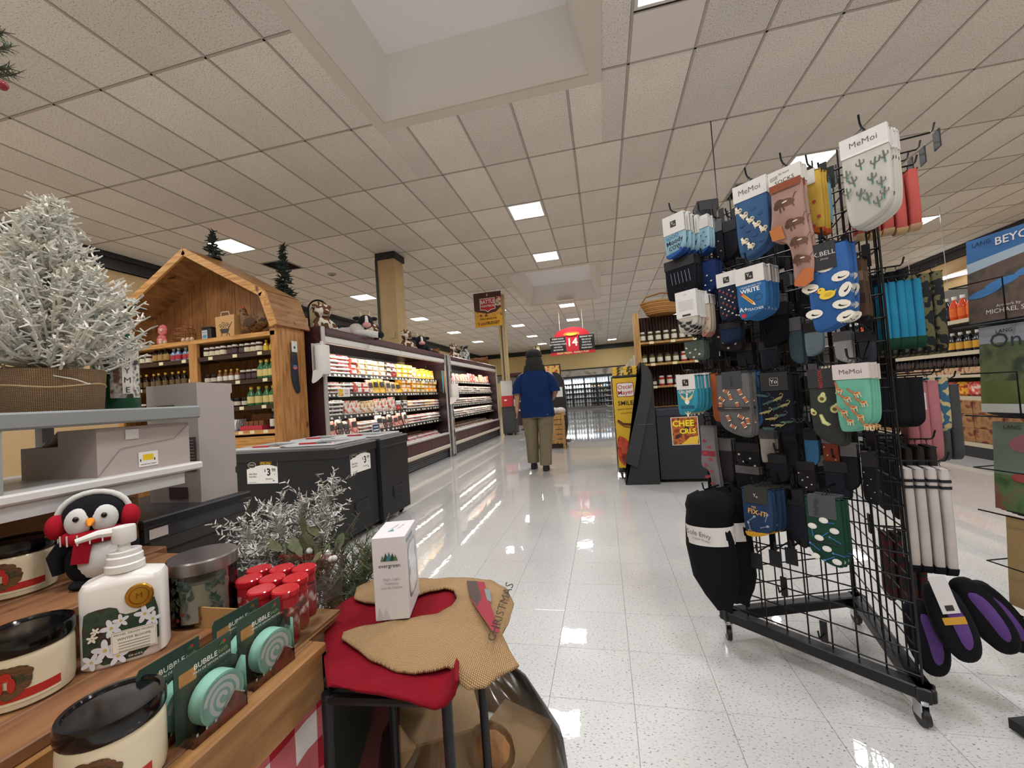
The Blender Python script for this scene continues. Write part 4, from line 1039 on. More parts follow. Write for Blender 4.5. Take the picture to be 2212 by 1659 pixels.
# penguin plush
t = thing('penguin_plush', 'black and white felt penguin with red earmuffs and scarf', 'plush toy', (-.985, .60, S3), math.radians(50))
t.scale = (.78, .78, .86); FB = M('#17181d', .95, 0, 'cloth'); FWh = M('#e2e1df', .95, 0, 'cloth'); FR = M('#b01a2c', .95, 0, 'cloth')
b = MB(); b.sph((0, 0, .055), (.056, .05, .06), 20, 14); b.sph((0, 0, .1), (.042, .038, .04), 16, 10); b.build('body', FB, t, 70)
MB().sph((.004, -.018, .058), (.043, .037, .05), 18, 12).build('belly', FWh, t, 70)
MB().sph((0, 0, .148), (.058, .05, .046), 22, 14).build('head', FB, t, 70)
for s_ in (-1, 1):
    f_ = MB(); f_.sph((s_*.022, -.036, .143), (.026, .017, .03), 14, 10, Matrix.Rotation(s_*.25, 3, 'Z')); f_.build('face_patch', FWh, t, 70)
    MB().sph((s_*.024, -.053, .152), .0058, 10, 8).build('eye', M('#06060a', .1), t, 70)
    MB().sph((s_*.064, -.004, .135), (.021, .026, .027), 14, 10).build('earmuff', FR, t, 70)
    MB().tube([(s_*.045, -.005, .1), (s_*.066, -.01, .07), (s_*.062, -.014, .035)], [.018, .017, .01], 10).build('wing', FB, t, 70)
    MB().sph((s_*.025, -.03, .008), (.02, .028, .009), 10, 6).build('foot', FB, t, 70)
MB().tube([(-.064, 0, .15)]+[(.064*math.cos(a), 0, .15+.05*math.sin(a)) for a in [math.pi*(1-i/12) for i in range(1, 12)]]+[(.064, 0, .15)], .0065, 8).build('headband', FWh, t, 70)
MB().cyl((0, -.05, .142), (0, -.071, .136), .0095, .002, 10).build('beak', M('#e58a1e', .8), t, 60)
b = MB(); ring = [(.046*math.cos(a), -.006+.043*math.sin(a), .108) for a in [2*math.pi*i/28 for i in range(29)]]; b.tube(ring, .0145, 10, False); sc = b.build('scarf', M('#b2182b', .95, 0, 'cloth', scale=300), t, 70)
MB().box((-.016, -.052, .082), (.03, .012, .05), Matrix.Rotation(.15, 3, 'Y')).build('scarf_end', M('#a01525', .95, 0, 'cloth', scale=300), sc)
b = MB()
for k in range(9): a = -math.pi*.95+math.pi*.9*k/8; b.tube([(.061*math.cos(a), -.006+.058*math.sin(a), .097), (.0615*math.cos(a), -.006+.0585*math.sin(a), .119)], .0016, 5)
b.build('scarf_stitching', M('#d9d2d2', .9), sc)

# holly candle in printed glass
t = thing('holly_candle', 'glass candle printed with holly sprigs under a silver lid', 'candle', (-.803, .662, S2), math.radians(35))
r = .056
MB().lathe([(r*.9, 0), (r, .006), (r, .1), (r*.98, .1), (r*.98, .008), (.001, .008)], 36).build('glass', CLEAR, t, 40)
MB().lathe([(r*.93, .009), (r*.93, .078), (.001, .078)], 32).build('wax', M('#cfc8b4', .5), t, 40)
MB().lathe([(r*1.04, .098), (r*1.04, .119), (r*1.0, .122), (.001, .122)], 40).build('lid', M('#8d8785', .25, .85), t, 35)
lb = MB(); HG = M('#26362c', .5, 0, 'print', b='#3a4d3f', c='#55625a', scale=80); lb.mi = 0
def wrap(mb, pts, rr): mb.add([(rr*math.sin(x/rr), -rr*math.cos(x/rr), z) for x, z in pts], [tuple(range(len(pts)))])
for k in range(60):
    x0 = R.choice((R.uniform(-.06, -.01), R.uniform(-.06, .0), R.uniform(.02, .05))); z0 = R.uniform(.015, .09); a = R.uniform(.3, 2.6); L_ = R.uniform(.01, .022); w_ = R.uniform(.002, .006)
    wrap(lb, [(x0, z0), (x0+L_*.5*math.cos(a)+w_*math.sin(a), z0+L_*.5*math.sin(a)-w_*math.cos(a)), (x0+L_*math.cos(a), min(.097, z0+L_*math.sin(a))), (x0+L_*.5*math.cos(a)-w_*math.sin(a), z0+L_*.5*math.sin(a)+w_*math.cos(a))], r+.0006+k*.00001)
lb.mi = 1
for x0, z0 in ((-.045, .04), (-.03, .02), (-.02, .03), (.01, .018), (.02, .022), (-.05, .05)): wrap(lb, ellipse(x0, z0, .0035, .0035, 10), r+.0014)
lb.build('holly_print', [HG, M('#7a2a2c', .5)], t)

# bubble soap packs
def soap(loc, rz, label, front=True):
    t = thing('soap_pack', label, 'soap', loc, rz, 'swirl soap packs on the riser')
    w_, h = .084, .108
    card = [(-w_/2, 0), (w_/2, 0), (w_/2, h)]+[(-w_/2+.004, h), (-w_/2, h-.006)]
    MB().prism(card, .012, .0135).build('backing_card', M('#31453a', .5), t)
    d = Draw(.0118); d.rrect(-w_/2+.006, -w_/2+.03, h-.036, h-.018, .002, M('#a8753f', .5, 0, 'print', b='#b98850', c='#8a5c30', scale=60))
    d.text('BUBBLE', .002, h-.02, .0105, CRM, bold=.01); d.text('bath', .029, h-.0195, .009, M('#7f9a5a', .5)); d.text('PAIN DE SAVON MOUSSE', .012, h-.028, .005, CRM); d.ell(.03, h-.009, .003, .003, M('#b3302c', .5)); d.poly([(.022, h-.012), (.027, h-.005), (.031, h-.011)], M('#2f6a40', .5)); d.build('card_print', t)
    sp = MB().cyl((.006, -.013, .036), (.006, .009, .036), .034, n=30).build('soap_disc', M('#a5dcc9', .45), t, 40)
    d = Draw(-.0133); d.ell(.006, .036, .03, .03, M('#a3cfc1', .45), n=28)
    spi = [(.006+(.004+.0235*k/60)*math.cos(k*.26), .036+(.004+.0235*k/60)*math.sin(k*.26)) for k in range(61)]
    d.line(spi, .0055, M('#eef0ee', .5)); d.build('swirl', sp)
    d = Draw(-.0155); br = M('#7a4630', .5, 0, 'print', b='#8d5a3e', c='#a8564a', scale=70)
    d.poly([(-w_/2+.002, .0), (w_/2-.002, .0), (w_/2-.002, .014), (.035, .022), (.022, .034), (.009, .022), (-.005, .013), (-w_/2+.002, .011)], br)
    d.line([(.005, .021), (.022, .036), (.038, .022)], .0022, M('#e2dcd4', .5)); [d.rect(-.036+k*.013, -.033+k*.013, .012, .016, CRM) for k in range(3)]; d.build('village_print', t)
    b = MB(); q = w_/2-.001
    b.quad((-q, -.0165, 0), (q, -.0165, 0), (q, -.0165, .074), (-q, -.0165, .074)); b.quad((q, -.0165, 0), (q, .012, 0), (q, .012, .074), (q, -.0165, .074)); b.quad((-q, .012, 0), (-q, -.0165, 0), (-q, -.0165, .074), (-q, .012, .074)); b.quad((-q, -.0165, .074), (q, -.0165, .074), (q, .012, .074), (-q, .012, .074)); b.build('blister', CLEAR, t)
soap((-.583, .485, S1), math.radians(88), 'green swirl soap pack at the front, beside the black lidded candle')
soap((-.623, .468, S1), math.radians(88), 'green swirl soap pack standing behind the front soap')
soap((-.592, .592, S1), math.radians(86), 'green swirl soap pack near the end of the riser board')
soap((-.632, .585, S1), math.radians(86), 'green swirl soap pack wedged behind, next to the red candles')

# red lidded votive candles in a clear bag
VOT = MB(); VOT.mi = 0; VOT.lathe([(.019, 0), (.021, .004), (.021, .088)], 20); VOT.mi = 1; VOT.lathe([(.0225, .086), (.024, .089), (.024, .098), (.022, .1), (.001, .1)], 24); VOT.mi = 2; VOT.lathe([(.0214, .03), (.0214, .07)], 20, caps=False)
vm = VOT.mesh('votive_candle', [M('#a8222c', .3), M('#b8202c', .12), M('#d9cfc8', .4, 0, 'print', b='#a8272f', c='#4a2a26', scale=60)], 40)
vz = .699
for vx, vy in ((-.755, .745), (-.703, .752), (-.652, .758), (-.735, .700), (-.684, .706), (-.634, .712), (-.665, .659), (-.615, .664)):
    o = ob('votive_candle', vm, None, (vx, vy, vz), R.uniform(0, 6)); tag(o, 'small glossy red lidded candle packed in a clear bag', 'candle', 'red candles in the clear bag')
t = thing('clear_bag', 'clear plastic bag and card tray holding the red lidded candles', 'bag', (-.68, .715, .69))
MB().bb(-.1, .092, -.085, .068, 0, .008).build('tray', M('#a8875c', .7), t)
b = MB(); b.add([(-.1, -.09, .006), (.092, -.09, .006), (.095, .07, .006), (-.1, .07, .006), (-.1, -.088, .075), (.095, -.088, .08), (.1, .075, .125), (-.1, .075, .12)], [(0, 1, 5, 4), (1, 2, 6, 5), (2, 3, 7, 6)]); b.build('bag_film', FILM, t)
MB().bb(.02, .09, -.0915, -.0905, .0, .05).build('bag_label', M('#b85a62', .4, 0, 'print', b='#c9808a', c='#e0d4d2', scale=50), t)
MB().bb(-.1, .01, -.0935, -.0905, .0, .088).build('bag_card', M('#a8824f', .7), t)

# greenery: frosted sprigs, eucalyptus with berries, pine
def sprig(loc, n, h, spread, m, label, name, nl=26, nlen=.018, thick=.0015, lean=(0, 0)):
    t = thing(name, label, 'greenery', loc)
    st = MB(); nd = MB()
    for k in range(n):
        a = 6.28*k/n+R.uniform(-.4, .4); sp = spread*R.uniform(.4, 1.0); hh = h*R.uniform(.6, 1.0)
        p0 = Vector((0, 0, 0)); p2 = Vector((sp*math.cos(a)+lean[0], sp*math.sin(a)+lean[1], hh)); p1 = p2*.5+Vector((0, 0, hh*.12)); pts = [p0, p0.lerp(p1, .5), p1, p1.lerp(p2, .5), p2]
        st.tube(pts, [.003, .003, .0025, .002, .001], 5)
        for q in range(nl*2):
            f_ = .15+.85*q/(nl*2); i = min(3, int(f_*4)); p = pts[i].lerp(pts[i+1], f_*4-i); dr = (pts[i+1]-pts[i]).normalized()
            sd = Vector((R.uniform(-1, 1), R.uniform(-1, 1), R.uniform(-1, 1))); sd = (sd-dr*sd.dot(dr)).normalized(); e = p+(dr*.8+sd)*nlen*R.uniform(.6, 1.1)
            nd.tube([p, e], [thick, thick*.4], 3, False)
            if q % 9 == 4:
                e2 = p+(dr+sd)*nlen*2.6; st.tube([p, e2], [.0018, .001], 4)
                for z in range(9):
                    g = p.lerp(e2, .2+z*.09); s3 = Vector((R.uniform(-1, 1), R.uniform(-1, 1), R.uniform(-.5, 1))).normalized(); nd.tube([g, g+s3*nlen*.8], [thick, thick*.4], 3, False)
    st.build('stems', M('#6a5a48', .8), t); nd.build('needles', m, t); return t
FROST = M('#dedcd8', .7, 0, 'vary', col2='#a3a8a2', scale=40)
sprig((-.89, .97, .52), 12, .41, .15, FROST, 'frosted white pine sprig standing behind the red candles', 'frosted_sprig', 120, .02, .0023)
sprig((-.73, .99, .48), 14, .30, .13, M('#44523a', .75, 0, 'vary', col2='#5d6a48', scale=60), 'dark green pine sprig with frosted tips beside the stool', 'pine_sprig', 60, .024, .0013)
t = thing('eucalyptus_sprig', 'sage leaf sprig with white berries behind the red candles', 'greenery', (-.80, .95, .52))
SAGE = M('#78805e', .7, 0, 'vary', col2='#8d9374', scale=50)
leaf = MB(); pts = chaikin([(0, 0), (.011, .018), (.012, .04), (0, .058), (-.012, .04), (-.011, .018)], 2); leaf.add([(x, .25*x*x*40+.12*z*z*8, z) for x, z in pts], [tuple(range(len(pts)))]); lm = leaf.mesh('leaf', SAGE, 60)
st = MB()
for k in range(26):
    a = R.uniform(0, 6.28); s_ = R.uniform(.02, .07); z = R.uniform(.2, .29); p = Vector((s_*math.cos(a)*1.2, s_*math.sin(a), z)); st.tube([(0, 0, 0), p*.6, p], .0015, 4)
    o = ob('leaf', lm, t, p); o.rotation_euler = (R.uniform(-.7, .7), R.uniform(-.9, .9), R.uniform(0, 6.28)); s2 = R.uniform(.7, 1.15); o.scale = (s2, s2, s2)
st.build('stems', M('#6d6a4c', .8), t)
bm_ = MB().sph((0, 0, 0), .008, 12, 8).mesh('berry', M('#e6e5e2', .4), 60)
for px, py in ((706, 1194), (693, 1205), (715, 1208), (722, 1206), (696, 1237), (668, 1190), (625, 1222), (612, 1230)):
    q = at_y(px, py, .925); ob('berry', bm_, t, (q.x+.80, q.y-.95, q.z-.52))

t = thing('greenery_bucket', 'dark metal bucket holding the frosted and green sprigs behind the riser', 'bucket', (-.80, .99, 0))
MB().lathe([(.12, 0), (.15, .5), (.155, .5), (.155, .515), (.148, .515), (.118, .01), (.001, .01)], 24).build('bucket', M('#23261f', .6), t, 40)
MB().lathe([(.146, .47), (.001, .47)], 20, caps=False).build('filler', M('#2a2c20', .9), t)
# black keepsake box, tall grey carton
t = thing('black_box', 'black lidded box with a small price sticker under the tall grey carton', 'box', (-1.32, .92, S3))
MB().bb(-.17, .185, -.13, .17, 0, .038).build('box_base', M('#2a2a2e', .5, 0, 'vary', col2='#3c3c40', scale=20), t); MB().rbox((.008, .02, .047), (.37, .32, .022), .004).build('box_lid', M('#1a1a1d', .4), t)
MB().bb(.186, .187, -.12, -.075, .006, .03).build('price_sticker', M('#d8cfc9', .5), t)
GREYC = M('#a89f9b', .7)
t = thing('tall_carton', 'tall taupe grey carton with notched edge standing on the black box', 'box', (-1.255, 1.02, .888))
out = [(-.06, 0), (.06, 0), (.06, .06), (.055, .065), (.055, .08), (.06, .085), (.06, .29), (.05, .295), (.05, .315), (.056, .32), (.056, .348), (-.06, .35)]
b = MB(); b.T = Matrix.Rotation(math.radians(90), 4, 'Z'); b.prism(out, -.095, .095); b.build('carton', GREYC, t)
MB().bb(.045, .0452, -.0605, -.0604, 0, 0).build('seam', GREYC, t)
d = Draw(-.0606); d.rect(-.085, .01, .27, .29, M('#8f8783', .6)); d.rect(-.055, .012, .272, .288, M('#4a3f3e', .6)); d.text('by the Night', -.02, .28, .012, M('#c9c2be', .6)); d.rect(.02, .085, .09, .19, M('#4a4040', .6)); [d.rect(.025, .078, .098+k*.009, .101+k*.009, M('#8d8480', .6)) for k in range(10)]; d.rect(-.02, .05, .01, .045, M('#3b2a2c', .6)); d.build('print', t)

# white shelf unit with upper grey shelf
t = thing('shelf_unit', 'white display shelf unit with a grey upper shelf', 'shelf', (-1.24, .4, S3))
SHW = M('#dddcdb', .35)
W(MB().rbox((-1.24, .331, 1.0105), (.42, 1.064, .019), .004), 'lower_shelf', SHW, t)
W(MB().bb(-1.055, -1.04, -.2, .82, .972, 1.002), 'shelf_apron', M('#c2c1c1', .5), t)
W(MB().rbox((-1.24, .331, 1.149), (.42, 1.064, .032), .004), 'upper_shelf', M('#8a8d8e', .5), t)
W(MB().bb(-1.06, -1.035, .478, .502, 1.02, 1.134), 'post', M('#9a9c9d', .5), t)
for y in (-.19, .77): W(MB().bb(-1.44, -1.415, y-.012, y+.012, .83, 1.133), 'post', M('#9a9c9d', .5), t)
t = thing('taupe_carton', 'open taupe carton with barcode sticker lying on the white shelf', 'box', (-1.17, .75, 1.02))
b = MB(); b.bb(-.115, .112, -.098, .1, 0, .07); b.bb(.0, .112, -.098, .1, .07, .104); b.add([(-.045, -.098, .07), (0, -.098, .104), (0, .1, .104), (-.045, .1, .07)], [(0, 1, 2, 3)]); b.build('carton', M('#b0a5a0', .7), t)
p = MB(); p.sph((-.065, 0, .075), (.06, .085, .028), 14, 8); p.build('plastic_wrap', FILM, t, 60)
t2 = Draw(-.113); t2.rect(-.02, .022, .008, .042, M('#e8e6e2', .5)); t2.rect(-.011, .012, .022, .036, M('#e8c21e', .5))
for k in range(6): t2.rect(-.017+k*.006, -.0145+k*.006, .02, .026, M('#1a1a1c', .5)) if k in (0, 5) else 0
t2.text('MADE IN CHINA', .001, .013, .0045, M('#1a1a1c', .5)); t2.rect(-.045, -.018, .075, .097, M('#dcd8d4', .5)); 
t2.line([(-.098, .002), (-.055, .056), (.06, .066), (.098, .1)], .0012, M('#7d726c', .6)); o = t2.build('stickers', t); o.rotation_euler = (0, 0, math.radians(90))

# frosted tree in a burlap pot
def frosted_tree():
    t = thing('frosted_tree', 'frosted white tabletop tree in a burlap pot', 'tree', (-1.165, .645, 1.165))
    b = MB(); b.lathe([(.074, 0), (.078, .004), (.083, .082), (.084, .09), (.079, .09), (.076, .08)], 40, caps=False); b.lathe([(.001, .0), (.074, 0)], 40, caps=False); b.lathe([(.077, .08), (.001, .08)], 24, caps=False)
    b.build('pot', M('#a88a66', .95, 0, 'burlap', dark='#5e4a34', scale=100, upright=True), t, 50)
    MB().tube([(.081*math.cos(a), .081*math.sin(a), .055+.004*math.sin(3*a)) for a in [6.283*i/30 for i in range(31)]], .0022, 5, False).build('twine', M('#b79c78', .9), t)
    MB().tube([(.07, -.04, .075), (.1, -.02, .065), (.105, .0, .055), (.09, .01, .058)], .0012, 5).build('tag_string', WHITE, t)
    H = .385; b = MB(); tr = MB().cyl((0, 0, .06), (0, 0, .08+H*.95), .006, .002, 6).build('trunk', M('#6a5a4a', .8), t)
    z = .0
    while z < H:
        f_ = z/H; rr = .155*(1-f_)**.85+.012; n = int(9+rr*95)
        for k in range(n):
            a = R.uniform(0, 6.28); L_ = rr*R.uniform(.65, 1.12); p = Vector((0, 0, .085+z)); e = p+Vector((L_*math.cos(a), L_*math.sin(a), L_*R.uniform(.15, .75))); m = p.lerp(e, .55)+Vector((0, 0, -L_*.12))
            b.tube([p, m, e], [.0024, .0028, .0018], 4)
            for q in range(int(8+L_*80)):
                g = m.lerp(e, R.random()) if q % 3 else p.lerp(m, R.uniform(.4, 1)); dd = Vector((R.uniform(-1, 1), R.uniform(-1, 1), R.uniform(-.4, 1.1))).normalized()*R.uniform(.008, .022)
                b.tube([g, g+dd], [.0026, .0014], 3)
        z += .0125
    b.build('branches', M('#e3dccf', .8, 0, 'vary', col2='#c2c6c0', scale=30), t)
    return t
frosted_tree()
def green_bottle(loc, rz, label):
    t = thing('green_pump_bottle', label, 'bottle', loc, rz, 'green pump bottles on the upper shelf')
    MB().lathe([(.034, 0), (.037, .004), (.037, .17), (.034, .185), (.024, .198), (.018, .202)], 28).build('bottle', M('#0e4a2c', .15), t, 40)
    MB().lathe([(.022, .198), (.022, .228), (.02, .232)], 20).build('collar', M('#14171f', .3), t, 40)
    b = MB(); b.lathe([(.007, .23), (.007, .245), (.014, .245), (.014, .27), (.012, .272)], 16); b.tube([(0, 0, .266), (.03, -.01, .268), (.052, -.018, .262)], [.006, .005, .003], 8); b.build('pump', M('#14171f', .3), t, 40)
    b = MB(); n = 14; R_ = .0374; vs = []
    for i in range(n+1):
        a = math.radians(-50+100*i/n); vs += [(R_*math.sin(a), -R_*math.cos(a), .03), (R_*math.sin(a), -R_*math.cos(a), .165)]
    b.add(vs, [(2*i, 2*i+2, 2*i+3, 2*i+1) for i in range(n)]); b.build('label', M('#6a4a3c', .5, 0, 'print', b='#d9d4cc', c='#2a2a28', scale=45), t)
    d = Draw(-.0382); d.rect(-.01, .01, .04, .155, M('#e3e0da', .5)); [d.text(c, 0, .145-.024*k, .02, M('#22221f', .5)) for k, c in enumerate('THYME')]; d.build('label_strip', t)
q = at_x(292, 884, -1.19); green_bottle((-1.19, q.y-.03, 1.165), math.radians(75), 'green pump bottle beside the taupe cartons')
q = at_x(248, 884, -1.27); green_bottle((-1.28, q.y-.0, 1.165), math.radians(60), 'green pump bottle half hidden behind the frosted tree')
t = thing('grey_carton', 'small grey carton beside the burlap pot on the upper shelf', 'box', (-1.23, .5, 1.165))
MB().bb(-.04, .04, -.04, .04, 0, .11).build('carton', M('#8f8d8c', .6), t); d = Draw(-.0405); [d.rect(-.03, .03, .02+k*.01, .024+k*.01, M('#4a4a4c', .6)) for k in range(6)]; o = d.build('print', t); o.rotation_euler = (0, 0, math.radians(90))
# wooden crate and rope behind the penguin
t = thing('wooden_crate', 'pine crate with thick rope handle behind the penguin', 'crate', (-1.22, .45, S3))
for k in range(4): MB().rbox((-.02, -.24+k*.16+.08, .065), (.02, .155, .13), .003).build('slat', WOODF, t)
for k in (0, 1): MB().rbox((.0, .3+k*.025, .06+.004), (.16, .018, .128-.02*k), .003).build('end_slat', WOODF, t)
MB().tube([(.0, -.3+i*.05, .132+.012*math.sin(i*.7)) for i in range(12)], .013, 8).build('rope', M('#8a6a48', .9, 0, 'burlap', dark='#4e3a26', scale=160), t)
# hanging pine garland with a red bauble, upper left
t = thing('pine_garland', 'bit of green pine garland with a red berry hanging by the shelf', 'greenery', (-1.04, .56, 1.16))
MB().tube([(-.02, -.3, 0), (-.02, -.3, .6)], .004, 6).build('stake', M('#3a4a30', .7), t)
nd = MB(); st = MB(); q0 = Vector((-1.04, .56, 1.16))
def gp(px, py): return at_x(px, py, -1.1)-q0
for a, c in (((-60, 120), (25, 100)), ((-60, 150), (22, 148)), ((-60, 170), (34, 160)), ((-50, 90), (8, 70))):
    p, e = gp(*a), gp(*c); st.tube([p, e], [.004, .002], 5)
    for k in range(60):
        g = p.lerp(e, k/60); dr = (e-p).normalized(); s_ = Vector((R.uniform(-1, 1), R.uniform(-1, 1), R.uniform(-1, 1))).normalized(); nd.tube([g, g+(dr*.6+s_)*.014], [.0012, .0004], 3, False)
st.build('twigs', M('#4a3a2a', .8), t); nd.build('needles', M('#3a4a30', .7), t)
MB().sph(gp(4, 184), .0095, 12, 8).build('berry', M('#8a1f2a', .3), t, 60)
st = MB().tube([gp(-60, 60), gp(-55, 190)], .004, 5).build('twig_stem', M('#4a3a2a', .8), t)
# ------------------------------------------------------------------ black metal stool with cloths and the night light carton
SEAT = .662
t = thing('metal_stool', 'black square metal bar stool under the red cloth', 'stool', (-.405, .745, 0))
STB = M('#121317', .4, .3)
MB().rbox((0, .008, SEAT-.012), (.235, .24, .022), .006).build('seat', STB, t)
LEG = [(-.1, -.12), (.112, -.1), (-.115, .11), (.1, .11)]
for x, y in LEG: MB().tube([(x, y, SEAT-.02), (x*1.02, y*1.02, .3), (x*1.06, y*1.06, 0)], .0095, 10).build('leg', STB, t, 40)
for a, c in ((0, 1), (1, 3), (3, 2), (2, 0)):
    MB().tube([(LEG[a][0]*1.04, LEG[a][1]*1.04, .2), (LEG[c][0]*1.04, LEG[c][1]*1.04, .2)], .007, 8).build('foot_rail', STB, t, 40)
    MB().tube([(LEG[a][0], LEG[a][1], SEAT-.03), (LEG[c][0], LEG[c][1], SEAT-.03)], .009, 8).build('apron_rail', STB, t, 40)
def fabric(name, label, cat, out3, mat, th, sub=3, hole=None, wr=.0015, group=None, seed=1):
    """a flat cloth cut along a 3-D outline, filled, relaxed and given thickness"""
    org = Vector(out3[0]); bm = bmesh.new(); rr = random.Random(seed)
    vs = [bm.verts.new(Vector(p)-org) for p in out3]
    es = [bm.edges.new((vs[i], vs[(i+1) % len(vs)])) for i in range(len(vs))]
    bmesh.ops.triangle_fill(bm, use_beauty=True, use_dissolve=False, edges=es, normal=(0, 0, 1))
    for _ in range(sub): bmesh.ops.subdivide_edges(bm, edges=bm.edges[:], cuts=1, use_grid_fill=True); bmesh.ops.triangulate(bm, faces=bm.faces[:]); bmesh.ops.beautify_fill(bm, faces=bm.faces[:], edges=bm.edges[:])
    for _ in range(12): bmesh.ops.smooth_vert(bm, verts=[v for v in bm.verts if not v.is_boundary], factor=.5, use_axis_x=True, use_axis_y=True, use_axis_z=True)
    bm.normal_update()
    for v in bm.verts:
        p = v.co+org; v.co.z += wr*(math.sin(p.x*90+p.y*40)+math.sin(p.y*120-p.x*55))
    for f in bm.faces:
        f.smooth = True
        if f.normal.z < 0: f.normal_flip()
    me = bpy.data.meshes.new(name); bm.to_mesh(me); bm.free(); me.materials.append(mat)
    o = ob(name, me, None, org); tag(o, label, cat, group)
    md = o.modifiers.new('thickness', 'SOLIDIFY'); md.thickness = th; md.offset = 0
    return o
def zs(lst, z): return [tuple(at_z(a, b, z if len(q) == 0 else q[0])) for a, b, *q in lst]
CZ_R, CZ_B = SEAT+.004, SEAT+.016
red = zs([(705, 1330), (760, 1290), (820, 1270), (900, 1262), (975, 1270), (990, 1300), (990, 1360), (989, 1420)], CZ_R)
red += [tuple(at_y(a_, b_, .594)) for a_, b_ in ((987, 1470), (980, 1500), (962, 1520), (938, 1530), (905, 1524), (870, 1508), (830, 1500), (785, 1494), (740, 1488), (706, 1478))]
red += zs([(700, 1430), (700, 1390)], CZ_R)
fabric('red_cloth', 'quilted red cloth draped over the black stool', 'cloth', red, M('#82091c', .9, 0, 'cloth', scale=260), .006, 3, wr=.0008)
bur = zs([(765, 1292), (770, 1270), (800, 1256), (860, 1250), (930, 1251), (1000, 1249), (1060, 1254), (1095, 1274), (1110, 1305, .672), (1100, 1340, .668), (1085, 1370, .666), (1100, 1405, .656), (1121, 1438, .645), (1090, 1456, .643), (1050, 1484, .642), (1010, 1489, .645), (994, 1478, .652), (987, 1450, .666),
          (965, 1440), (930, 1450), (895, 1456), (850, 1447), (805, 1428), (765, 1398), (738, 1380), (742, 1366), (790, 1353), (850, 1343), (900, 1335), (945, 1327), (975, 1312), (988, 1292), (982, 1277), (960, 1271), (930, 1276), (895, 1290), (865, 1301), (830, 1304), (790, 1303)], CZ_B)
BURL = M('#bd9d72', .95, 0, 'burlap', dark='#7a5f3e', scale=95)
bo = fabric('burlap_bib', 'tan burlap bib with red trim print laid on the red cloth', 'cloth', bur, BURL, .005, 3, wr=.0008, seed=2)
# printed truck and lettering on the burlap
d = Draw(0); 
def bib(pts, m, z=CZ_B+.006):
    y = d._m(m); d.b.add([tuple(at_z(a, b, z+d.n*.0002)-Vector(bur[0])) for a, b in pts], [tuple(range(len(pts)))[::-1]])
bib([(1008, 1254), (1046, 1257), (1058, 1300), (1080, 1368), (1062, 1362), (1040, 1330), (1020, 1300)], M('#8a2430', .7)); bib([(1008, 1254), (1030, 1255), (1040, 1290), (1030, 1310), (1014, 1285)], M('#4a3a36', .7)); bib([(1046, 1272), (1058, 1274), (1062, 1300), (1052, 1296)], M('#6f7f80', .7))
inkm = M('#3a2c22', .8); vs, fs = text_data('CHRISTMAS', 0)
ax, ay = (1092-1062)/100., (1270-1385)/100.
y_ = d._m(inkm); d.b.add([tuple(at_z(1082+v[0]*8-v[1]*24, 1322-v[0]*24-v[1]*8, CZ_B+.007)-Vector(bur[0])) for v in vs], fs)
d.b.build('print', d.mats, bo)
# night light carton
c0, c1_, c2_ = at_z(812, 1343, CZ_B+.004), at_z(885, 1336, CZ_B+.004), at_z(903, 1252, CZ_B+.004)
ux = (c1_-c0); wdt = ux.length; ang = math.atan2(ux.y, ux.x); dpt = .115
t = thing('night_light_carton', 'white night light carton standing on the burlap bib', 'box', c0+(Vector((-math.sin(ang), math.cos(ang), 0))*dpt/2)+ux/2, ang)
hb = .172
MB().rbox((0, 0, hb/2), (wdt, dpt, hb), .0012).build('carton', M('#d6d3d6', .45), t)
d = Draw(-dpt/2-.0003)
for k, (x, s_, cc) in enumerate(((-.014, .8, '#5f7a52'), (-.007, 1.1, '#2c4a3c'), (0, 1.2, '#3a7a86'), (.007, 1.05, '#1e3f34'), (.013, .85, '#4a6a4a'))): d.poly([(x-.006*s_, hb*.71), (x+.006*s_, hb*.71), (x, hb*.71+.016*s_)], M(cc, .5))
d.text('evergreen', 0, hb*.655, .0115, M('#2a2a2c', .5), bold=.004, sx=.98)
for k, s_ in enumerate(('Night Light', 'Veilleuse', 'Luz de Noche')): d.text(s_, .002, hb*.49-k*.0085, .0078, M('#a39fa2', .5))
d.poly([(-.032, .002), (-.018, .002), (-.026, .03)], M('#bcb9bd', .5)); d.poly([(-.02, .002), (-.004, .002), (-.013, .025)], M('#c2bfc3', .5)); d.build('front_print', t)
d = Draw(-wdt/2-.0004); d.rrect(-dpt*.36, dpt*.36, .03, hb*.86, .02, M('#8f9296', .2)); d.rrect(-dpt*.3, dpt*.3, .036, hb*.82, .02, M('#c9ccce', .15, 0, 'print', b='#e0e1e2', c='#77797c', scale=22)); d.ell(-dpt*.05, hb*.34, .018, .024, M('#e8e6e4', .3)); d.rect(-dpt*.42, dpt*.1, hb*.9, hb*.94, M('#8aa0a6', .5)); o = d.build('side_window', t); o.rotation_euler = (0, 0, math.radians(90))
d = Draw(-hb-.0004); d.poly([(-.01, -.02), (.004, -.02), (-.003, -.004)], M('#6a8f9a', .5)); d.text('evergreen', -.002, .012, .008, M('#7d8a92', .5), 75); d.text('Night Light', .012, .012, .007, M('#9aa0a6', .5), 75); o = d.build('top_print', t); o.rotation_euler = (math.radians(-90), 0, 0)
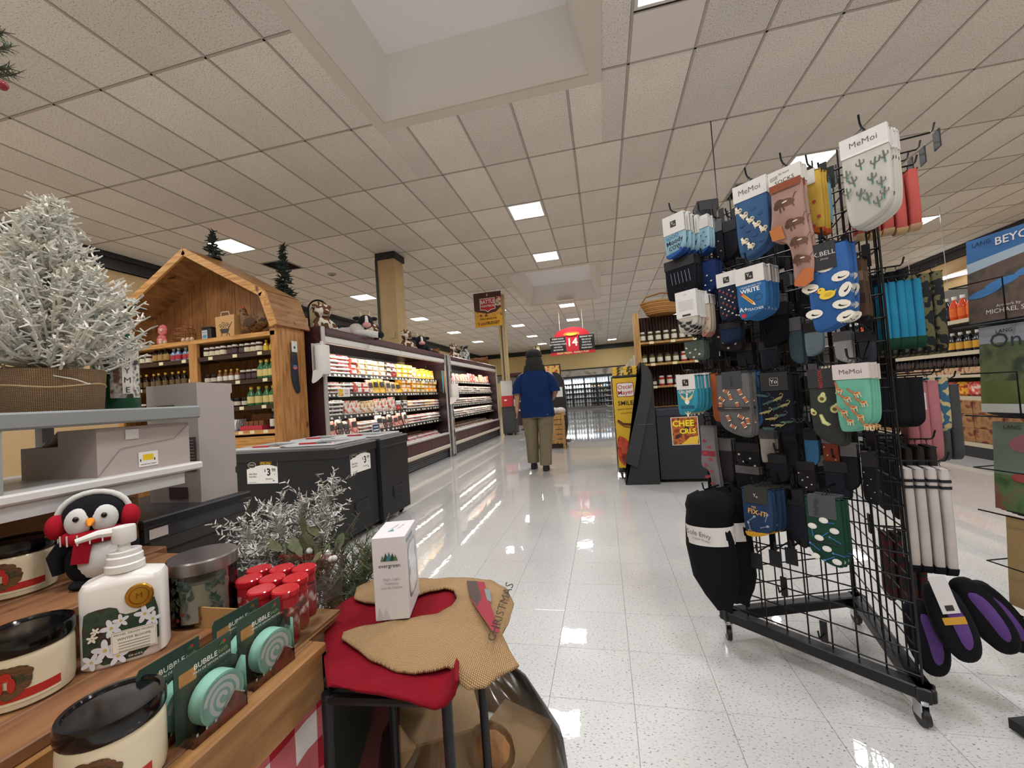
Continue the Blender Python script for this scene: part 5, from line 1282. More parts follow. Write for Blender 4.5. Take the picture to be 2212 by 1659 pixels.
# under the stool: dark red sled board, bagged cardboard cartons
t = thing('sled_board', 'dark red wooden sled board leaning under the stool', 'board', (-.60, .86, .0))
b = MB(); out = chaikin([(-.1, 0), (.1, 0), (.1, .36), (.07, .42), (-.07, .42), (-.1, .36)], 2); b.prism(out, -.008, .008, .003); o = b.build('board', M('#4a161c', .4), t, 40); o.rotation_euler = (math.radians(-24), 0, math.radians(8))
t = thing('bagged_cartons', 'clear plastic bag of brown cardboard cartons on the floor under the stool', 'bag', (-.42, 1.02, 0))
KR = M('#a0825f', .8)
for c, s_, rz_ in (((-.08, .02, .17), (.2, .22, .34), .5), ((.12, .02, .13), (.16, .2, .26), -.4)): MB().rbox(c, s_, .004, Matrix.Rotation(rz_, 3, 'Z') @ Matrix.Rotation(.12, 3, 'X')).build('carton', KR, t)
MB().sph((.1, -.09, .31), (.06, .04, .06), 12, 8).build('wood_ornament', M('#8d6238', .7, 0, 'wood', dark='#6b4322', light='#a87a4a'), t, 60); MB().box((.05, -.15, .2), (.09, .004, .04), Matrix.Rotation(.2, 3, 'Y')).build('hang_tag', M('#2a3038', .5), t)
d = Draw(-.153); d.text('starfish', .05, .2, .018, M('#d9d6d0', .5)); d.build('tag_print', t)
b = MB(); rings = []
for z, w_, dd in ((.005, .24, .17), (.12, .26, .19), (.28, .23, .16), (.4, .15, .1), (.47, .07, .05)):
    rings.append([(.02+w_*math.cos(a)*(1+.05*math.sin(5*a+z*30)), dd*math.sin(a)*(1+.06*math.sin(7*a+z*20)), z+.008*math.sin(6*a)) for a in [6.283*i/36 for i in range(36)]])
loft(rings, False).build('bag_film', FILM, t, 60)
# ------------------------------------------------------------------ triangular wire sock rack
RA, RB_, RC = Vector((.457, 1.957, 0)), Vector((.91, 1.546, 0)), Vector((1.04, 2.14, 0))
rc = (RA+RB_+RC)/3
RT = 1.905
rack = thing('sock_rack', 'black triangular wire grid rack on casters hung with socks', 'rack', rc)
RKB = M('#141519', .4, .2); WIRE = M('#121318', .35, .5)
class Face:
    def __init__(s, p, q):
        s.p = p; s.e = (q-p).normalized(); s.L = (q-p).length; m = (p+q)/2-rc; n = Vector((s.e.y, -s.e.x, 0)); s.n = n if n.dot(m) > 0 else -n
        s.rz = math.atan2(s.n.x, -s.n.y)
    def at(s, u, d, z): return s.p+s.e*u+s.n*d+Vector((0, 0, z))
    def px(s, a, b, d): return at_plane(a, b, s.p+s.n*d, s.n)
    def u(s, P): return (P-s.p).dot(s.e)
    def hook(s, a, b, u):      # along the hook line at u: distance out and height seen at a pixel
        d = ray(a, b); o2 = s.p+s.e*u
        k = (o2.x*s.n.y-o2.y*s.n.x)/(d.x*s.n.y-d.y*s.n.x); P = CO+d*k
        return (P-o2).dot(s.n), P.z
AB, BC, CA = Face(RA, RB_), Face(RB_, RC), Face(RC, RA)
wv = MB().cyl((0, 0, .14), (0, 0, RT), .0028, n=6).mesh('upright_wire', WIRE); wh = {}
for f_ in (AB, BC, CA):
    nv = 8
    for k in range(nv+1): ob('upright_wire', wv, rack, f_.at(.012+(f_.L-.024)*k/nv, -.004, 0)-rc)
    key = round(f_.L, 2)
    if key not in wh: wh[key] = MB().cyl((0, 0, 0), (f_.L, 0, 0), .0028, n=6).mesh('cross_wire', WIRE)
    k = 0; z = .16
    while z < RT+.001: o = ob('cross_wire', wh[key], rack, f_.at(0, .001, z)-rc); o.rotation_euler = (0, 0, math.atan2(f_.e.y, f_.e.x)); z += .0762
    b = MB(); ang = math.atan2(f_.e.y, f_.e.x); b.T = Matrix.Translation(f_.at(f_.L/2, 0, .117)-rc) @ Matrix.Rotation(ang, 4, 'Z'); b.rbox((0, 0, 0), (f_.L+.05, .05, .042), .004); b.build('base_rail', RKB, rack)
for p in (RA, RB_, RC):
    q = p+(rc-p).normalized()*.04; b = MB(); b.T = Matrix.Translation(Vector((q.x, q.y, .1))-rc); o = b.cyl((0, 0, 0), (0, 0, .006), .075, n=3); b.build('corner_plate', RKB, rack)
    c = Vector((p.x, p.y, 0))-rc; st = MB().tube([c+Vector((0, 0, .098)), c+Vector((0, 0, .075))], .011, 10).build('caster_stem', CHROME, rack)
    MB().box(c+Vector((.012, .016, .055)), (.004, .035, .05)).box(c+Vector((-.012, -.001+.016, .055)), (.004, .035, .05)).box(c+Vector((0, .012, .079)), (.03, .045, .004)).build('caster_fork', CHROME, rack)
    MB().cyl(c+Vector((-.009, .016, .0295)), c+Vector((.009, .016, .0295)), .0295, n=20).build('caster_wheel', M('#1a1a1d', .45), rack, 40)
    MB().cyl(p-rc+Vector((0, 0, .13)), p-rc+Vector((0, 0, RT+.01)), .0034, n=8).build('corner_post', RKB, rack, 40)
def hook(f_, u, z, L_, tagd=False):
    b = MB(); a = f_.at(u, 0, z)-rc; e = f_.at(u, L_, z+.008)-rc; b.tube([a, f_.at(u, L_*.96, z)-rc, e, f_.at(u, L_+.006, z+.03)-rc], .003, 6)
    h = b.build('hook', WIRE, rack, 40)
    b = MB(); b.T = Matrix.Translation(f_.at(u, .004, z+.0)-rc) @ Matrix.Rotation(f_.rz, 4, 'Z'); b.bb(-.011, .011, -.003, .003, -.03, .045); b.build('hook_plate', RKB, h)
    if tagd: b = MB(); b.T = Matrix.Translation(f_.at(u, L_+.008, z-.03)-rc) @ Matrix.Rotation(f_.rz, 4, 'Z'); b.bb(-.019, .019, -.002, .002, -.028, .03); b.build('label_holder', RKB, h)
    return h
# motifs in unit squares: e ellipse, p polygon, l line
MOT = {
 'sheep': [('e', 0, 0, 1, .6, 0, '#e6e1d4'), ('e', .2, -.05, .55, .22, 8, '#23252b'), ('e', .35, .05, .5, .2, 0, '#e6e1d4'), ('l', [(-.6, -.5), (-.6, -.75)], .08, '#23252b'), ('l', [(.3, -.55), (.3, -.75)], .08, '#23252b')],
 'puppy': [('e', 0, 0, .7, .5, 20, '#d9cdb0'), ('e', -.45, .4, .38, .32, 0, '#e8e2d2'), ('e', -.2, .55, .2, .3, 30, '#2c3440'), ('e', .35, .1, .25, .18, 0, '#6b7480'), ('l', [(-.4, -.4), (-.4, -.75)], .14, '#d9cdb0'), ('l', [(.35, -.4), (.35, -.75)], .14, '#d9cdb0')],
 'cloudlet': [('e', 0, 0, .5, .25, 0, '#2a4a78'), ('e', .2, .15, .25, .2, 0, '#2a4a78')],
 'duck': [('e', .05, -.15, .8, .5, 8, '#e6c63c'), ('e', -.5, .45, .4, .38, 0, '#e6c63c'), ('p', [(-.82, .52), (-1.1, .4), (-.8, .32)], '#d8692a'), ('p', [(.5, 0), (1.0, .35), (.7, -.35)], '#e6c63c'), ('e', .15, -.1, .4, .22, 10, '#d2a82c'), ('e', -.58, .55, .07, .07, 0, '#181818')],
 'cactus': [('l', [(0, -1), (0, .9)], .22, '#5d6a62'), ('l', [(-.5, .45), (-.5, 0), (0, -.25)], .18, '#5d6a62'), ('l', [(.5, .6), (.5, .15), (0, -.05)], .18, '#5d6a62'), ('l', [(0, -1), (0, -.55)], .2, '#3f8a78')],
 'bison': [('e', .1, 0, .75, .38, -14, '#6b4a36'), ('e', -.45, .15, .45, .42, 0, '#57392a'), ('e', -.8, -.1, .22, .26, 0, '#4a2f22'), ('l', [(-.5, -.2), (-.55, -.75)], .14, '#57392a'), ('l', [(-.25, -.2), (-.2, -.7)], .12, '#57392a'), ('l', [(.55, -.2), (.65, -.7)], .12, '#6b4a36'), ('l', [(.75, .1), (1.0, .5), (1.15, .45)], .07, '#57392a'), ('e', .0, .1, .25, .08, 0, '#d9cfc2')],
 'avocado': [('e', 0, -.15, .62, .7, 0, '#4a5a34'), ('e', 0, .4, .38, .5, 0, '#4a5a34'), ('e', 0, -.15, .52, .6, 0, '#b9bd7a'), ('e', 0, .38, .3, .42, 0, '#c9c98a'), ('e', 0, -.2, .27, .27, 0, '#6b4a2c')],
 'slice': [('p', [(-.7, .8), (-.3, .9), (.1, -.1), (.7, -.6), (.3, -.85), (-.4, -.5)], '#b3b878'), ('p', [(-.55, .65), (-.38, .7), (-.05, -.1), (.4, -.6), (-.25, -.4)], '#d2d29a')],
 'giraffe': [('e', .15, -.25, .55, .3, 0, '#d2a070'), ('l', [(-.2, -.1), (-.75, .75)], .28, '#b5683c'), ('e', -.8, .82, .2, .13, -30, '#b5683c'), ('l', [(-.15, -.3), (-.2, -1)], .13, '#dcb890'), ('l', [(.1, -.4), (.1, -1)], .12, '#e8d8c0'), ('l', [(.5, -.3), (.55, -1)], .13, '#dcb890'), ('e', .2, -.15, .18, .12, 0, '#9a5530'), ('e', -.05, -.2, .12, .1, 0, '#9a5530'), ('l', [(-.8, .95), (-.78, 1.1)], .06, '#5a3420')],
 'spool': [('p', [(-.5, -.7), (.5, -.7), (.5, .7), (-.5, .7)], '#8f4a2e'), ('e', 0, .72, .55, .16, 0, '#e0c9a8'), ('e', 0, -.72, .55, .16, 0, '#e0c9a8'), ('l', [(-.48, .25), (.48, .25)], .12, '#d89a6a'), ('l', [(-.48, -.2), (.48, -.2)], .12, '#d89a6a')],
 'gator': [('e', 0, 0, .8, .22, 8, '#8a7f52'), ('e', -.85, -.12, .4, .14, 5, '#97905e'), ('l', [(.7, .1), (1.0, .5), (.75, .75), (.5, .6)], .14, '#8a7f52'), ('l', [(-.3, -.15), (-.4, -.45)], .12, '#6d6640'), ('l', [(.35, -.1), (.3, -.4)], .12, '#6d6640')],
 'gator2': [('e', 0, 0, .8, .22, 8, '#2f4a44'), ('e', -.85, -.12, .4, .14, 5, '#36524c'), ('l', [(.7, .1), (1.0, .5), (.75, .75), (.5, .6)], .14, '#3a3f4a'), ('l', [(-.3, -.15), (-.4, -.45)], .12, '#2f4a44')],
 'ball': [('e', 0, 0, .8, .6, 0, '#dcdad4'), ('e', .1, .08, .5, .35, 0, '#e8e6e2')],
 'tee': [('l', [(-.9, .5), (.9, -.4)], .16, '#3f6fb5'), ('e', -.9, .5, .18, .22, 0, '#5a86c4')],
 'cherry': [('e', 0, 0, .5, .5, 0, '#b33a30'), ('l', [(.1, .4), (.4, .9)], .1, '#c9b8a0')],
 'petal': [('e', 0, 0, .5, .4, 0, '#d9cbb8')],
 'tool': [('l', [(-.7, -.6), (.5, .5)], .22, '#6a7686'), ('e', .6, .6, .35, .28, 40, '#8d97a4')],
 'pencil': [('p', [(-.9, .75), (-.6, 1), (.75, -.45), (.45, -.7)], '#e0a63a'), ('p', [(-.9, .75), (-.6, 1), (-.8, 1.15), (-1.1, .92)], '#b3302c'), ('p', [(.75, -.45), (.45, -.7), (.95, -.95)], '#ecd9b8'), ('l', [(-.75, .88), (.6, -.58)], .08, '#c43a2c')],
 'apple': [('e', 0, 0, .6, .55, 0, '#b32a34'), ('l', [(0, .5), (.1, .85)], .1, '#3a2a20'), ('e', .3, .75, .25, .12, 25, '#3f7a3c')],
 'goose': [('e', 0, -.25, .35, .5, 0, '#e6e2d8'), ('l', [(0, .1), (.05, .6)], .2, '#e6e2d8'), ('e', .05, .65, .16, .14, 0, '#e6e2d8'), ('p', [(-.1, .05), (-1, .75), (-.75, .1), (-.2, -.3)], '#d2b878'), ('p', [(.1, .05), (1, .75), (.75, .1), (.2, -.3)], '#d2b878'), ('p', [(.18, .68), (.4, .6), (.18, .56)], '#d8862c')],
 'cat': [('e', 0, 0, .7, .4, 0, '#22242a'), ('e', -.6, .35, .3, .28, 0, '#22242a'), ('l', [(.6, .1), (1, .5)], .12, '#22242a')],
 'bird': [('e', 0, 0, .5, .25, 0, '#2a4a9a'), ('l', [(-.4, .1), (-.8, .45)], .14, '#1c1e26'), ('l', [(.1, -.2), (.1, -.6)], .08, '#1c1e26')],
 'sushi': [('e', 0, 0, .4, .6, 0, '#a8322c'), ('e', 0, .1, .2, .25, 0, '#e6e2d8')]}
def motif(d, name, x, z, s_, rot=0):
    s_ *= 1.3
    c, q = math.cos(math.radians(rot)), math.sin(math.radians(rot)); tr = lambda p: (x+s_*(p[0]*c-p[1]*q), z+s_*(p[0]*q+p[1]*c))
    for m in MOT[name]:
        mm = M(m[-1], .8)
        if m[0] == 'e': d.poly([tr(p) for p in ellipse(m[1], m[2], m[3], m[4], 12, m[5])], mm)
        elif m[0] == 'p': d.poly([tr(p) for p in m[1]], mm)
        else: d.line([tr(p) for p in m[1]], m[2]*s_, mm)
def yo(d, x, z, s_, box='#1c1c1f', ink='#e8e6e2'):
    d.rect(x-s_, x+s_, z-s_, z+s_, M(box, .5)); d.text('Y', x-s_*.3, z+s_*.15, s_*1.3, M(ink, .5)); d.text('o', x+s_*.35, z-s_*.2, s_*1.1, M(ink, .5))
def sock_out(w_, h, style):
    if style == 'fold': p = [(-w_/2, 0), (w_/2, 0), (w_/2, -.74*h), (w_*.34, -.88*h), (0, -.96*h), (-.3*w_, -h), (-w_/2, -.96*h)]
    elif style == 'flip': p = [(-w_/2, 0), (w_/2, 0), (w_/2, -.96*h), (w_*.3, -h), (-.1*w_, -.95*h), (-.4*w_, -.86*h), (-w_/2, -.74*h)]
    elif style == 'heel': p = [(-w_*.42, 0), (w_*.42, 0), (w_*.42, -.38*h), (w_*.5, -.6*h), (w_*.56, -.86*h), (w_*.3, -1.0*h), (-w_*.02, -.97*h), (w_*.02, -.72*h), (-w_*.1, -.58*h), (-w_*.5, -.56*h), (-w_*.52, -.46*h), (-w_*.42, -.32*h)]
    elif style == 'tube': p = [(-w_*.4, 0), (w_*.4, 0), (w_*.42, -.5*h), (w_*.5, -.9*h), (w_*.3, -h), (-w_*.25, -h), (-w_*.42, -.86*h)]
    else: p = [(-w_/2, 0), (w_/2, 0), (w_/2, -h), (-w_/2, -h)]
    q = []
    for x, z in p:
        q += [(x, z), (x, z-.004*h), (x, z)] if z == 0 else [(x, z)]
    return chaikin([(x, z) for x, z in q], 2)
def sock(label, w_, h, col, style='fold', th=.014, card=None, art=None, toe=None, group=None, kind='cloth', **mk):
    """one pack; origin at the middle of its top edge, front towards local -Y"""
    t = thing('sock_pack', label, 'socks', (0, 0, 0), 0, group)
    m = M(col, .92, 0, kind, **mk)
    o_ = sock_out(w_, h, style); s_ = MB().prism(o_, -th/2, th/2, min(.004, th*.3)).build('sock', m, t, 50)
    if toe:
        b = MB(); zt = -h*toe[1]; q = [p for p in o_ if p[1] < zt]
        if len(q) > 2:
            xs = [p[0] for p in q]; q = sorted(q, key=lambda p: math.atan2(p[1]-(-h*.9), p[0]-sum(xs)/len(xs))); b.prism([(x*1.02, z*1.004) for x, z in q], -th/2-.0012, th/2+.0012, .001); b.build('toe', M(toe[0], .9, 0, 'cloth'), s_)
    if art: d = Draw(-th/2-.0006); art(d, w_, h); d.build('print', s_)
    if card:
        cw, ch, cc, ca = card[:4]; c = MB(); c.bb(-cw/2, cw/2, -th/2-.0022, th/2+.0022, -ch, .006); c = c.build('card', M(cc, .6), t)
        if ca: d = Draw(-th/2-.0026); ca(d, cw, ch); d.build('card_print', c)
    b = MB(); b.tube([(0, -.001, .004), (.006, 0, .016), (0, 0, .024), (-.006, 0, .016)], .0014, 5); b.build('hanger', BLACK, t)
    return t
HOOKS = set()
def hang(t, f_, u, d, z, n=1, dd=.016, hookit=True, more=None, jit=.004):
    t.location = f_.at(u, d, z); t.rotation_euler = (0, 0, f_.rz)
    for k in range(1, n):
        c = dup(t, f_.at(u+R.uniform(-jit, jit)+.002*k, d-dd*k, z+R.uniform(-.006, .002)), f_.rz+R.uniform(-.05, .05), more or (' '.join(t['label'].split()[:11])+', behind the front pack'), (t['label'][:40]))
    if hookit: hook(f_, u, z+.022, max(d+.02, .06))
    return t
def front(x0, x1, y0, y1, d):
    """size and place of a pack on the camera-side face from its outline in the photo"""
    xc = (x0+x1)/2; a = AB.px(xc, y0, d); b = AB.px(xc, y1, d); ym = (y0+y1)/2
    return AB.u(AB.px(x1, ym, d))-AB.u(AB.px(x0, ym, d)), a.z-b.z, AB.u(a), a.z
WC = '#d9d6d3'
def scatter(name, pts, s_): return lambda d, w_, h: [motif(d, name if isinstance(name, str) else name[i % len(name)], x*w_, -z*h, s_*w_, (i*37) % 40-20) for i, (x, z) in enumerate(pts)]
def P9(n, seed, z0=.3, z1=.92):
    r_ = random.Random(seed); out = []
    for i in range(n): out.append((-.38+.76*((i*.618) % 1), z0+(z1-z0)*(i+.5)/n))
    return out
def memoi(vert=False, ink='#5a5a5c'): return (lambda d, w_, h: d.text('MeMoi', 0 if not vert else -w_*.3, -h*.45, h*.5 if not vert else h*.34, M(ink, .5), 90 if vert else 0))
d0 = .2
def add(x0, x1, y0, y1, d, n, label, col, style='fold', card=None, art=None, toe=None, dd=.016, more=None, th=.014, **mk):
    w_, h, u, z = front(x0, x1, y0, y1, d)
    if card: card = (card[0]*w_, card[1]*h, card[2], card[3])
    t = sock(label, w_, h, col, style, th, card, art, toe, label[:40] if n > 1 else None, **mk)
    return hang(t, AB, u, d, z, n, dd, True, more)
add(1432, 1478, 468, 558, .2, 5, 'light blue moody lettered socks with white logo card', '#9fc9dd', 'fold', (1, .42, WC, lambda d, w_, h: yo(d, 0, -h*.45, h*.18)),
    lambda d, w_, h: (d.text('SOOO', -w_*.1, -h*.5, h*.12, M('#2a5a9a', .8), 8), d.text('Moody', 0, -h*.62, h*.16, M('#1c1e26', .8), 8, .01), d.text('COW', 0, -h*.76, h*.13, M('#1c1e26', .8), 8, .01), motif(d, 'bird', w_*.25, -h*.82, h*.07)), ('#3560a8', .8), dd=.03)
add(1505, 1530, 470, 550, .1, 3, 'pale blue patterned socks with birds beside the moody socks', '#a9d2e2', 'fold', (1, .3, WC, None), scatter('bird', P9(8, 3), .12), ('#2d5ca6', .8))
add(1435, 1500, 562, 648, .17, 4, 'black socks with pale script on a black card under the moody socks', '#191a22', 'fold', (1, .2, '#16171c', None), lambda d, w_, h: [d.line([(-w_*.3+i*w_*.12, -h*.3), (-w_*.26+i*w_*.12, -h*.6)], .002, M('#8d93a0', .8)) for i in range(6)])
add(1500, 1545, 565, 640, .12, 3, 'navy blue socks with small white marks next to the black script socks', '#1f3568', 'fold', None, scatter('petal', P9(7, 5), .07))
add(1583, 1655, 397, 556, .19, 4, 'blue socks with puppies under a white MeMoi card', '#4a6f9e', 'fold', (1.02, .21, WC, memoi()), scatter(['puppy', 'cloudlet'], P9(14, 1, .3, .93), .13), None, more='pink edged socks hanging behind the blue puppy socks')
w_, h, u, z = front(1654, 1736, 368, 634, .21)
def bison_art(d, w_, h):
    for x, zz, s_ in ((-.05, .27, .24), (.18, .45, .22), (.25, .61, .2), (.28, .76, .2)): motif(d, 'bison', x*w_, -zz*h, s_*w_, R.uniform(-25, 10))
    d.rect(-w_*.42, w_*.42, -h*.16, -h*.1, M('#8a4a30', .9)); d.poly([(-w_*.52, -h*.46), (-w_*.2, -h*.44), (-w_*.1, -h*.56), (-w_*.46, -h*.555)], M('#b5703a', .9)); d.poly([(w_*.02, -h*.93), (w_*.3, -h*.84), (w_*.54, -h*.86), (w_*.5, -h*.95), (w_*.28, -h*.985), (w_*.02, -h*.965)], M('#b86a3a', .9))
t = sock('tan bison print socks with orange heels under a white SOCKS card', w_, h, '#b8958a', 'heel', .016, (w_*.86, h*.12, '#d8d4ce', lambda d, cw, ch: (d.text('SOCKS', 0, -ch*.72, ch*.38, M('#2a2a2c', .5), 4), d.text('by hand', 0, -ch*.2, ch*.2, M('#4a4a4c', .5)), [d.line([(-cw*.45, -ch*(.3+.1*k)), (-cw*.2, -ch*(.25+.1*k))], .0012, M('#4a4a4c', .5)) for k in range(3)])), bison_art, None, 'bison socks')
hang(t, AB, u, .21, z, 2, .02)
add(1728, 1772, 372, 512, .13, 3, 'yellow socks with orange toes beside the bison socks', '#d9b24e', 'flip', (.5, .2, '#d4cfc6', None), scatter('cherry', P9(5, 2), .16), ('#c9622c', .82), more='yellow sock hanging behind the orange toed pair')
add(1715, 1735, 400, 575, .16, 2, 'black and white checked long socks between the bison and yellow socks', '#1a1b20', 'tube', None, lambda d, w_, h: [d.rect(-w_*.35+w_*.35*(k % 2), -w_*.05+w_*.35*(k % 2), -h*(.5+.05*k)-.012, -h*(.5+.05*k), M('#d6d4ce', .8)) for k in range(8)])
add(1762, 1790, 388, 500, .09, 2, 'sky blue socks hanging behind the yellow pair', '#7fb3cf', 'fold', (1, .1, '#1f2024', None), scatter('petal', P9(8, 9), .12), ('#22262e', .85))
def card_yo(d, w_, h): yo(d, 0, -h*.5, h*.24)
add(1548, 1592, 592, 692, .17, 3, 'navy socks with red cherries and a white square-logo card', '#2a3348', 'fold', (1.0, .27, WC, card_yo), scatter(['cherry', 'petal'], P9(22, 4, .32, .95), .07))
add(1588, 1650, 580, 690, .2, 5, 'blue socks lettered write with a pencil for a teacher', '#3d78b4', 'fold', (1.0, .3, WC, card_yo), lambda d, w_, h: (d.text('I WAS BORN TO', 0, -h*.36, h*.055, M('#d9dde2', .8), 3), d.text('WRITE', -w_*.02, -h*.44, h*.12, M('#e8ecf0', .8), 3, .02), motif(d, 'pencil', -w_*.1, -h*.62, w_*.2), d.line(ellipse(w_*.25, -h*.6, w_*.14, h*.06, 12), .0015, M('#1f3a6a', .8), True), d.text('A+', -w_*.3, -h*.8, h*.13, M('#e8ecf0', .8), 0, .01), d.text('TEACHER', w_*.12, -h*.82, h*.07, M('#e8ecf0', .8)), motif(d, 'apple', -w_*.3, -h*.92, w_*.12)), dd=.02)
add(1738, 1828, 530, 716, .2, 4, 'blue socks with a yellow duck among sheep on a black card', '#3f6fb4', 'fold', None, lambda d, w_, h: ([motif(d, 'sheep', x*w_, -zz*h, .17*w_, r_) for x, zz, r_ in ((-.05, .26, 0), (.3, .4, 10), (-.45, .47, 0), (.38, .56, 60), (.27, .72, -5), (-.4, .78, 0), (.33, .86, 25))], motif(d, 'duck', -.05*w_, -.57*h, .19*w_)), None, dd=.014)
w_, h, u, z = front(1738, 1828, 530, 716, .2)
for o_ in [q for q in bpy.data.objects if q.name.startswith('sock_pack') and 'yellow duck' in q.get('label', '')]:
    c = MB().bb(-w_*.3, w_*.24, -.0105, .0105, -h*.28, .008).build('card', M('#26262a', .6), o_); d = Draw(-.011); d.text('K.BELL', -w_*.03, -h*.1, h*.075, M('#d6d2cc', .5)); d.text('sheep', -w_*.03, -h*.16, h*.035, M('#b0aca6', .5)); d.build('card_print', c)
add(1826, 1866, 560, 700, .13, 3, 'brown and tan long socks beside the duck socks', '#5a4638', 'tube', None, lambda d, w_, h: (d.rect(-w_*.4, w_*.4, -h*.35, -h*.2, M('#8a7460', .9)), d.rect(-w_*.4, w_*.42, -h*.7, -h*.55, M('#3a2c24', .9))), ('#1d1b1c', .86))
add(1812, 1916, 292, 488, .21, 5, 'white socks with grey cactus print under a white MeMoi card', '#e0ded6', 'flip' if False else 'fold', (1.02, .2, '#dbd9d8', lambda d, w_, h: (memoi()(d, w_, h*.9), d.rect(-w_*.48, w_*.5, -h, -h*.88, M('#e8e6e4', .5)))), lambda d, w_, h: [motif(d, 'cactus', x*w_, -zz*h, .13*w_, r_) for x, zz, r_ in ((-.1, .32, 5), (.2, .36, -8), (-.28, .48, 10), (.12, .52, 0), (.4, .33, 5), (-.15, .65, -12), (.0, .72, 8), (.3, .6, 0), (.34, .72, -5), (.2, .8, 6), (-.4, .4, 0), (-.42, .6, 4))], dd=.02)
add(1460, 1504, 632, 720, .19, 4, 'cat print socks with a white care label turned outward', '#dcd6c8', 'fold', (1.02, .62, '#dedddc', lambda d, w_, h: (d.text('Yo', 0, -h*.1, h*.1, M('#8d8d90', .5)), [d.rect(-w_*.36, w_*.36, -h*(.34+.06*k)-.001, -h*(.34+.06*k), M('#a9a9ac', .5)) for k in range(7)], d.rect(-w_*.2, w_*.2, -h*.95, -h*.88, M('#2a2a2c', .5)))), scatter('cat', P9(5, 6, .7, .94), .14), dd=.022)
add(1510, 1532, 640, 728, .13, 3, 'cream fox print socks beside the care label pack', '#d8c8b4', 'fold', (1, .2, WC, None), scatter('sushi', P9(8, 7), .16), ('#d99a8a', .86))
add(1478, 1520, 735, 778, .13, 3, 'grey green socks with pale outlines below the care label pack', '#5d6a62', 'flip', None, scatter('petal', P9(5, 8), .09))
add(1460, 1504, 812, 898, .2, 5, 'turquoise grumpy goose socks with a white square-logo card', '#3f9fb8', 'fold', (.9, .34, WC, card_yo), lambda d, w_, h: (d.text('GRUMPY', 0, -h*.4, h*.11, M('#e6e2d8', .8), 0, .015), motif(d, 'goose', 0, -h*.58, w_*.26), d.text('GOOSE', 0, -h*.79, h*.11, M('#1f3a5a', .8), 0, .015), motif(d, 'goose', 0, -h*.95, w_*.12)), dd=.022)
add(1532, 1552, 806, 910, .12, 3, 'rust orange socks between the goose and football socks', '#b5623a', 'tube', None, None)
add(1546, 1616, 806, 944, .19, 3, 'heather grey socks with brown footballs under a dark card', '#6a6a6c', 'flip', (.6, .24, '#3a3a3e', lambda d, w_, h: d.text('MEMOI', 0, -h*.5, h*.22, M('#202024', .5), 90)), lambda d, w_, h: ([motif(d, 'spool', x*w_, -zz*h, .085*w_, r_) for x, zz, r_ in ((-.2, .28, 60), (.22, .3, 20), (-.35, .4, 50), (-.08, .37, 15), (.12, .5, 10), (.38, .42, 30), (-.18, .7, 20), (.2, .68, 60), (-.05, .83, 60), (.28, .8, 30), (.4, .74, 10), (-.38, .5, 0))], d.rect(-w_*.5, w_*.5, -h*.57, -h*.525, M('#26262a', .5)), d.text('NON-BINDING COMFORT', 0, -h*.548, h*.022, M('#b0b0b2', .5))))
add(1606, 1632, 800, 930, .12, 3, 'plain blue socks with a red pair behind, beside the football socks', '#4a7ab0', 'fold', None, None, None, more='red sock hanging behind the plain blue socks')
add(1638, 1706, 808, 936, .17, 4, 'black socks with olive alligators under a black square-logo card', '#1a1c26', 'flip', (.86, .28, '#1b1b20', lambda d, w_, h: d.line([(-h*.22, -h*.68), (h*.22, -h*.68), (h*.22, -h*.24), (-h*.22, -h*.24)], .001, M('#d0cec8', .5), True).text('Yo', 0, -h*.46, h*.34, M('#d8d6d0', .5))), scatter(['gator2', 'gator'], P9(11, 10, .33, .94), .15), more='black socks with pale toes behind the alligator pair')
add(1744, 1812, 800, 962, .2, 3, 'dark green grey socks with avocados and a red lettered card', '#3c3f3c', 'flip', (1, .23, '#29292c', lambda d, w_, h: d.text('HOTSOX', -w_*.08, -h*.5, h*.26, M('#b3352c', .5), 90, .01)), lambda d, w_, h: (motif(d, 'avocado', -.08*w_, -.36*h, .2*w_, -15), motif(d, 'avocado', .3*w_, -.5*h, .2*w_, -30), motif(d, 'slice', -.05*w_, -.66*h, .2*w_), motif(d, 'avocado', -.4*w_, -.55*h, .14*w_, 20)))
add(1800, 1874, 790, 934, .22, 4, 'mint socks with giraffes under a pinkish MeMoi card', '#79c4ac', 'fold', (1.06, .2, '#cfc6c4', memoi()), scatter('giraffe', P9(9, 11, .3, .9), .16), dd=.02)
add(1602, 1664, 1056, 1160, .17, 5, 'navy mister fix it socks with mustard toes', '#2c4468', 'fold', (.8, .3, '#2a2a28', lambda d, w_, h: yo(d, 0, -h*.45, h*.22, '#2e2e2c')), lambda d, w_, h: (d.text('MR', -w_*.1, -h*.38, h*.07, M('#d2a04a', .8), -4), d.text('FIX-IT', 0, -h*.48, h*.14, M('#d2a04a', .8), -6, .02), [motif(d, 'tool', x*w_, -zz*h, w_*.12, r_) for x, zz, r_ in ((-.2, .62, 0), (.3, .56, 30), (.2, .75, -20), (-.3, .78, 60))], d.text('FIX', -w_*.25, -h*.9, h*.1, M('#d2a04a', .8), -10)), ('#d29a2c', .84), dd=.028)
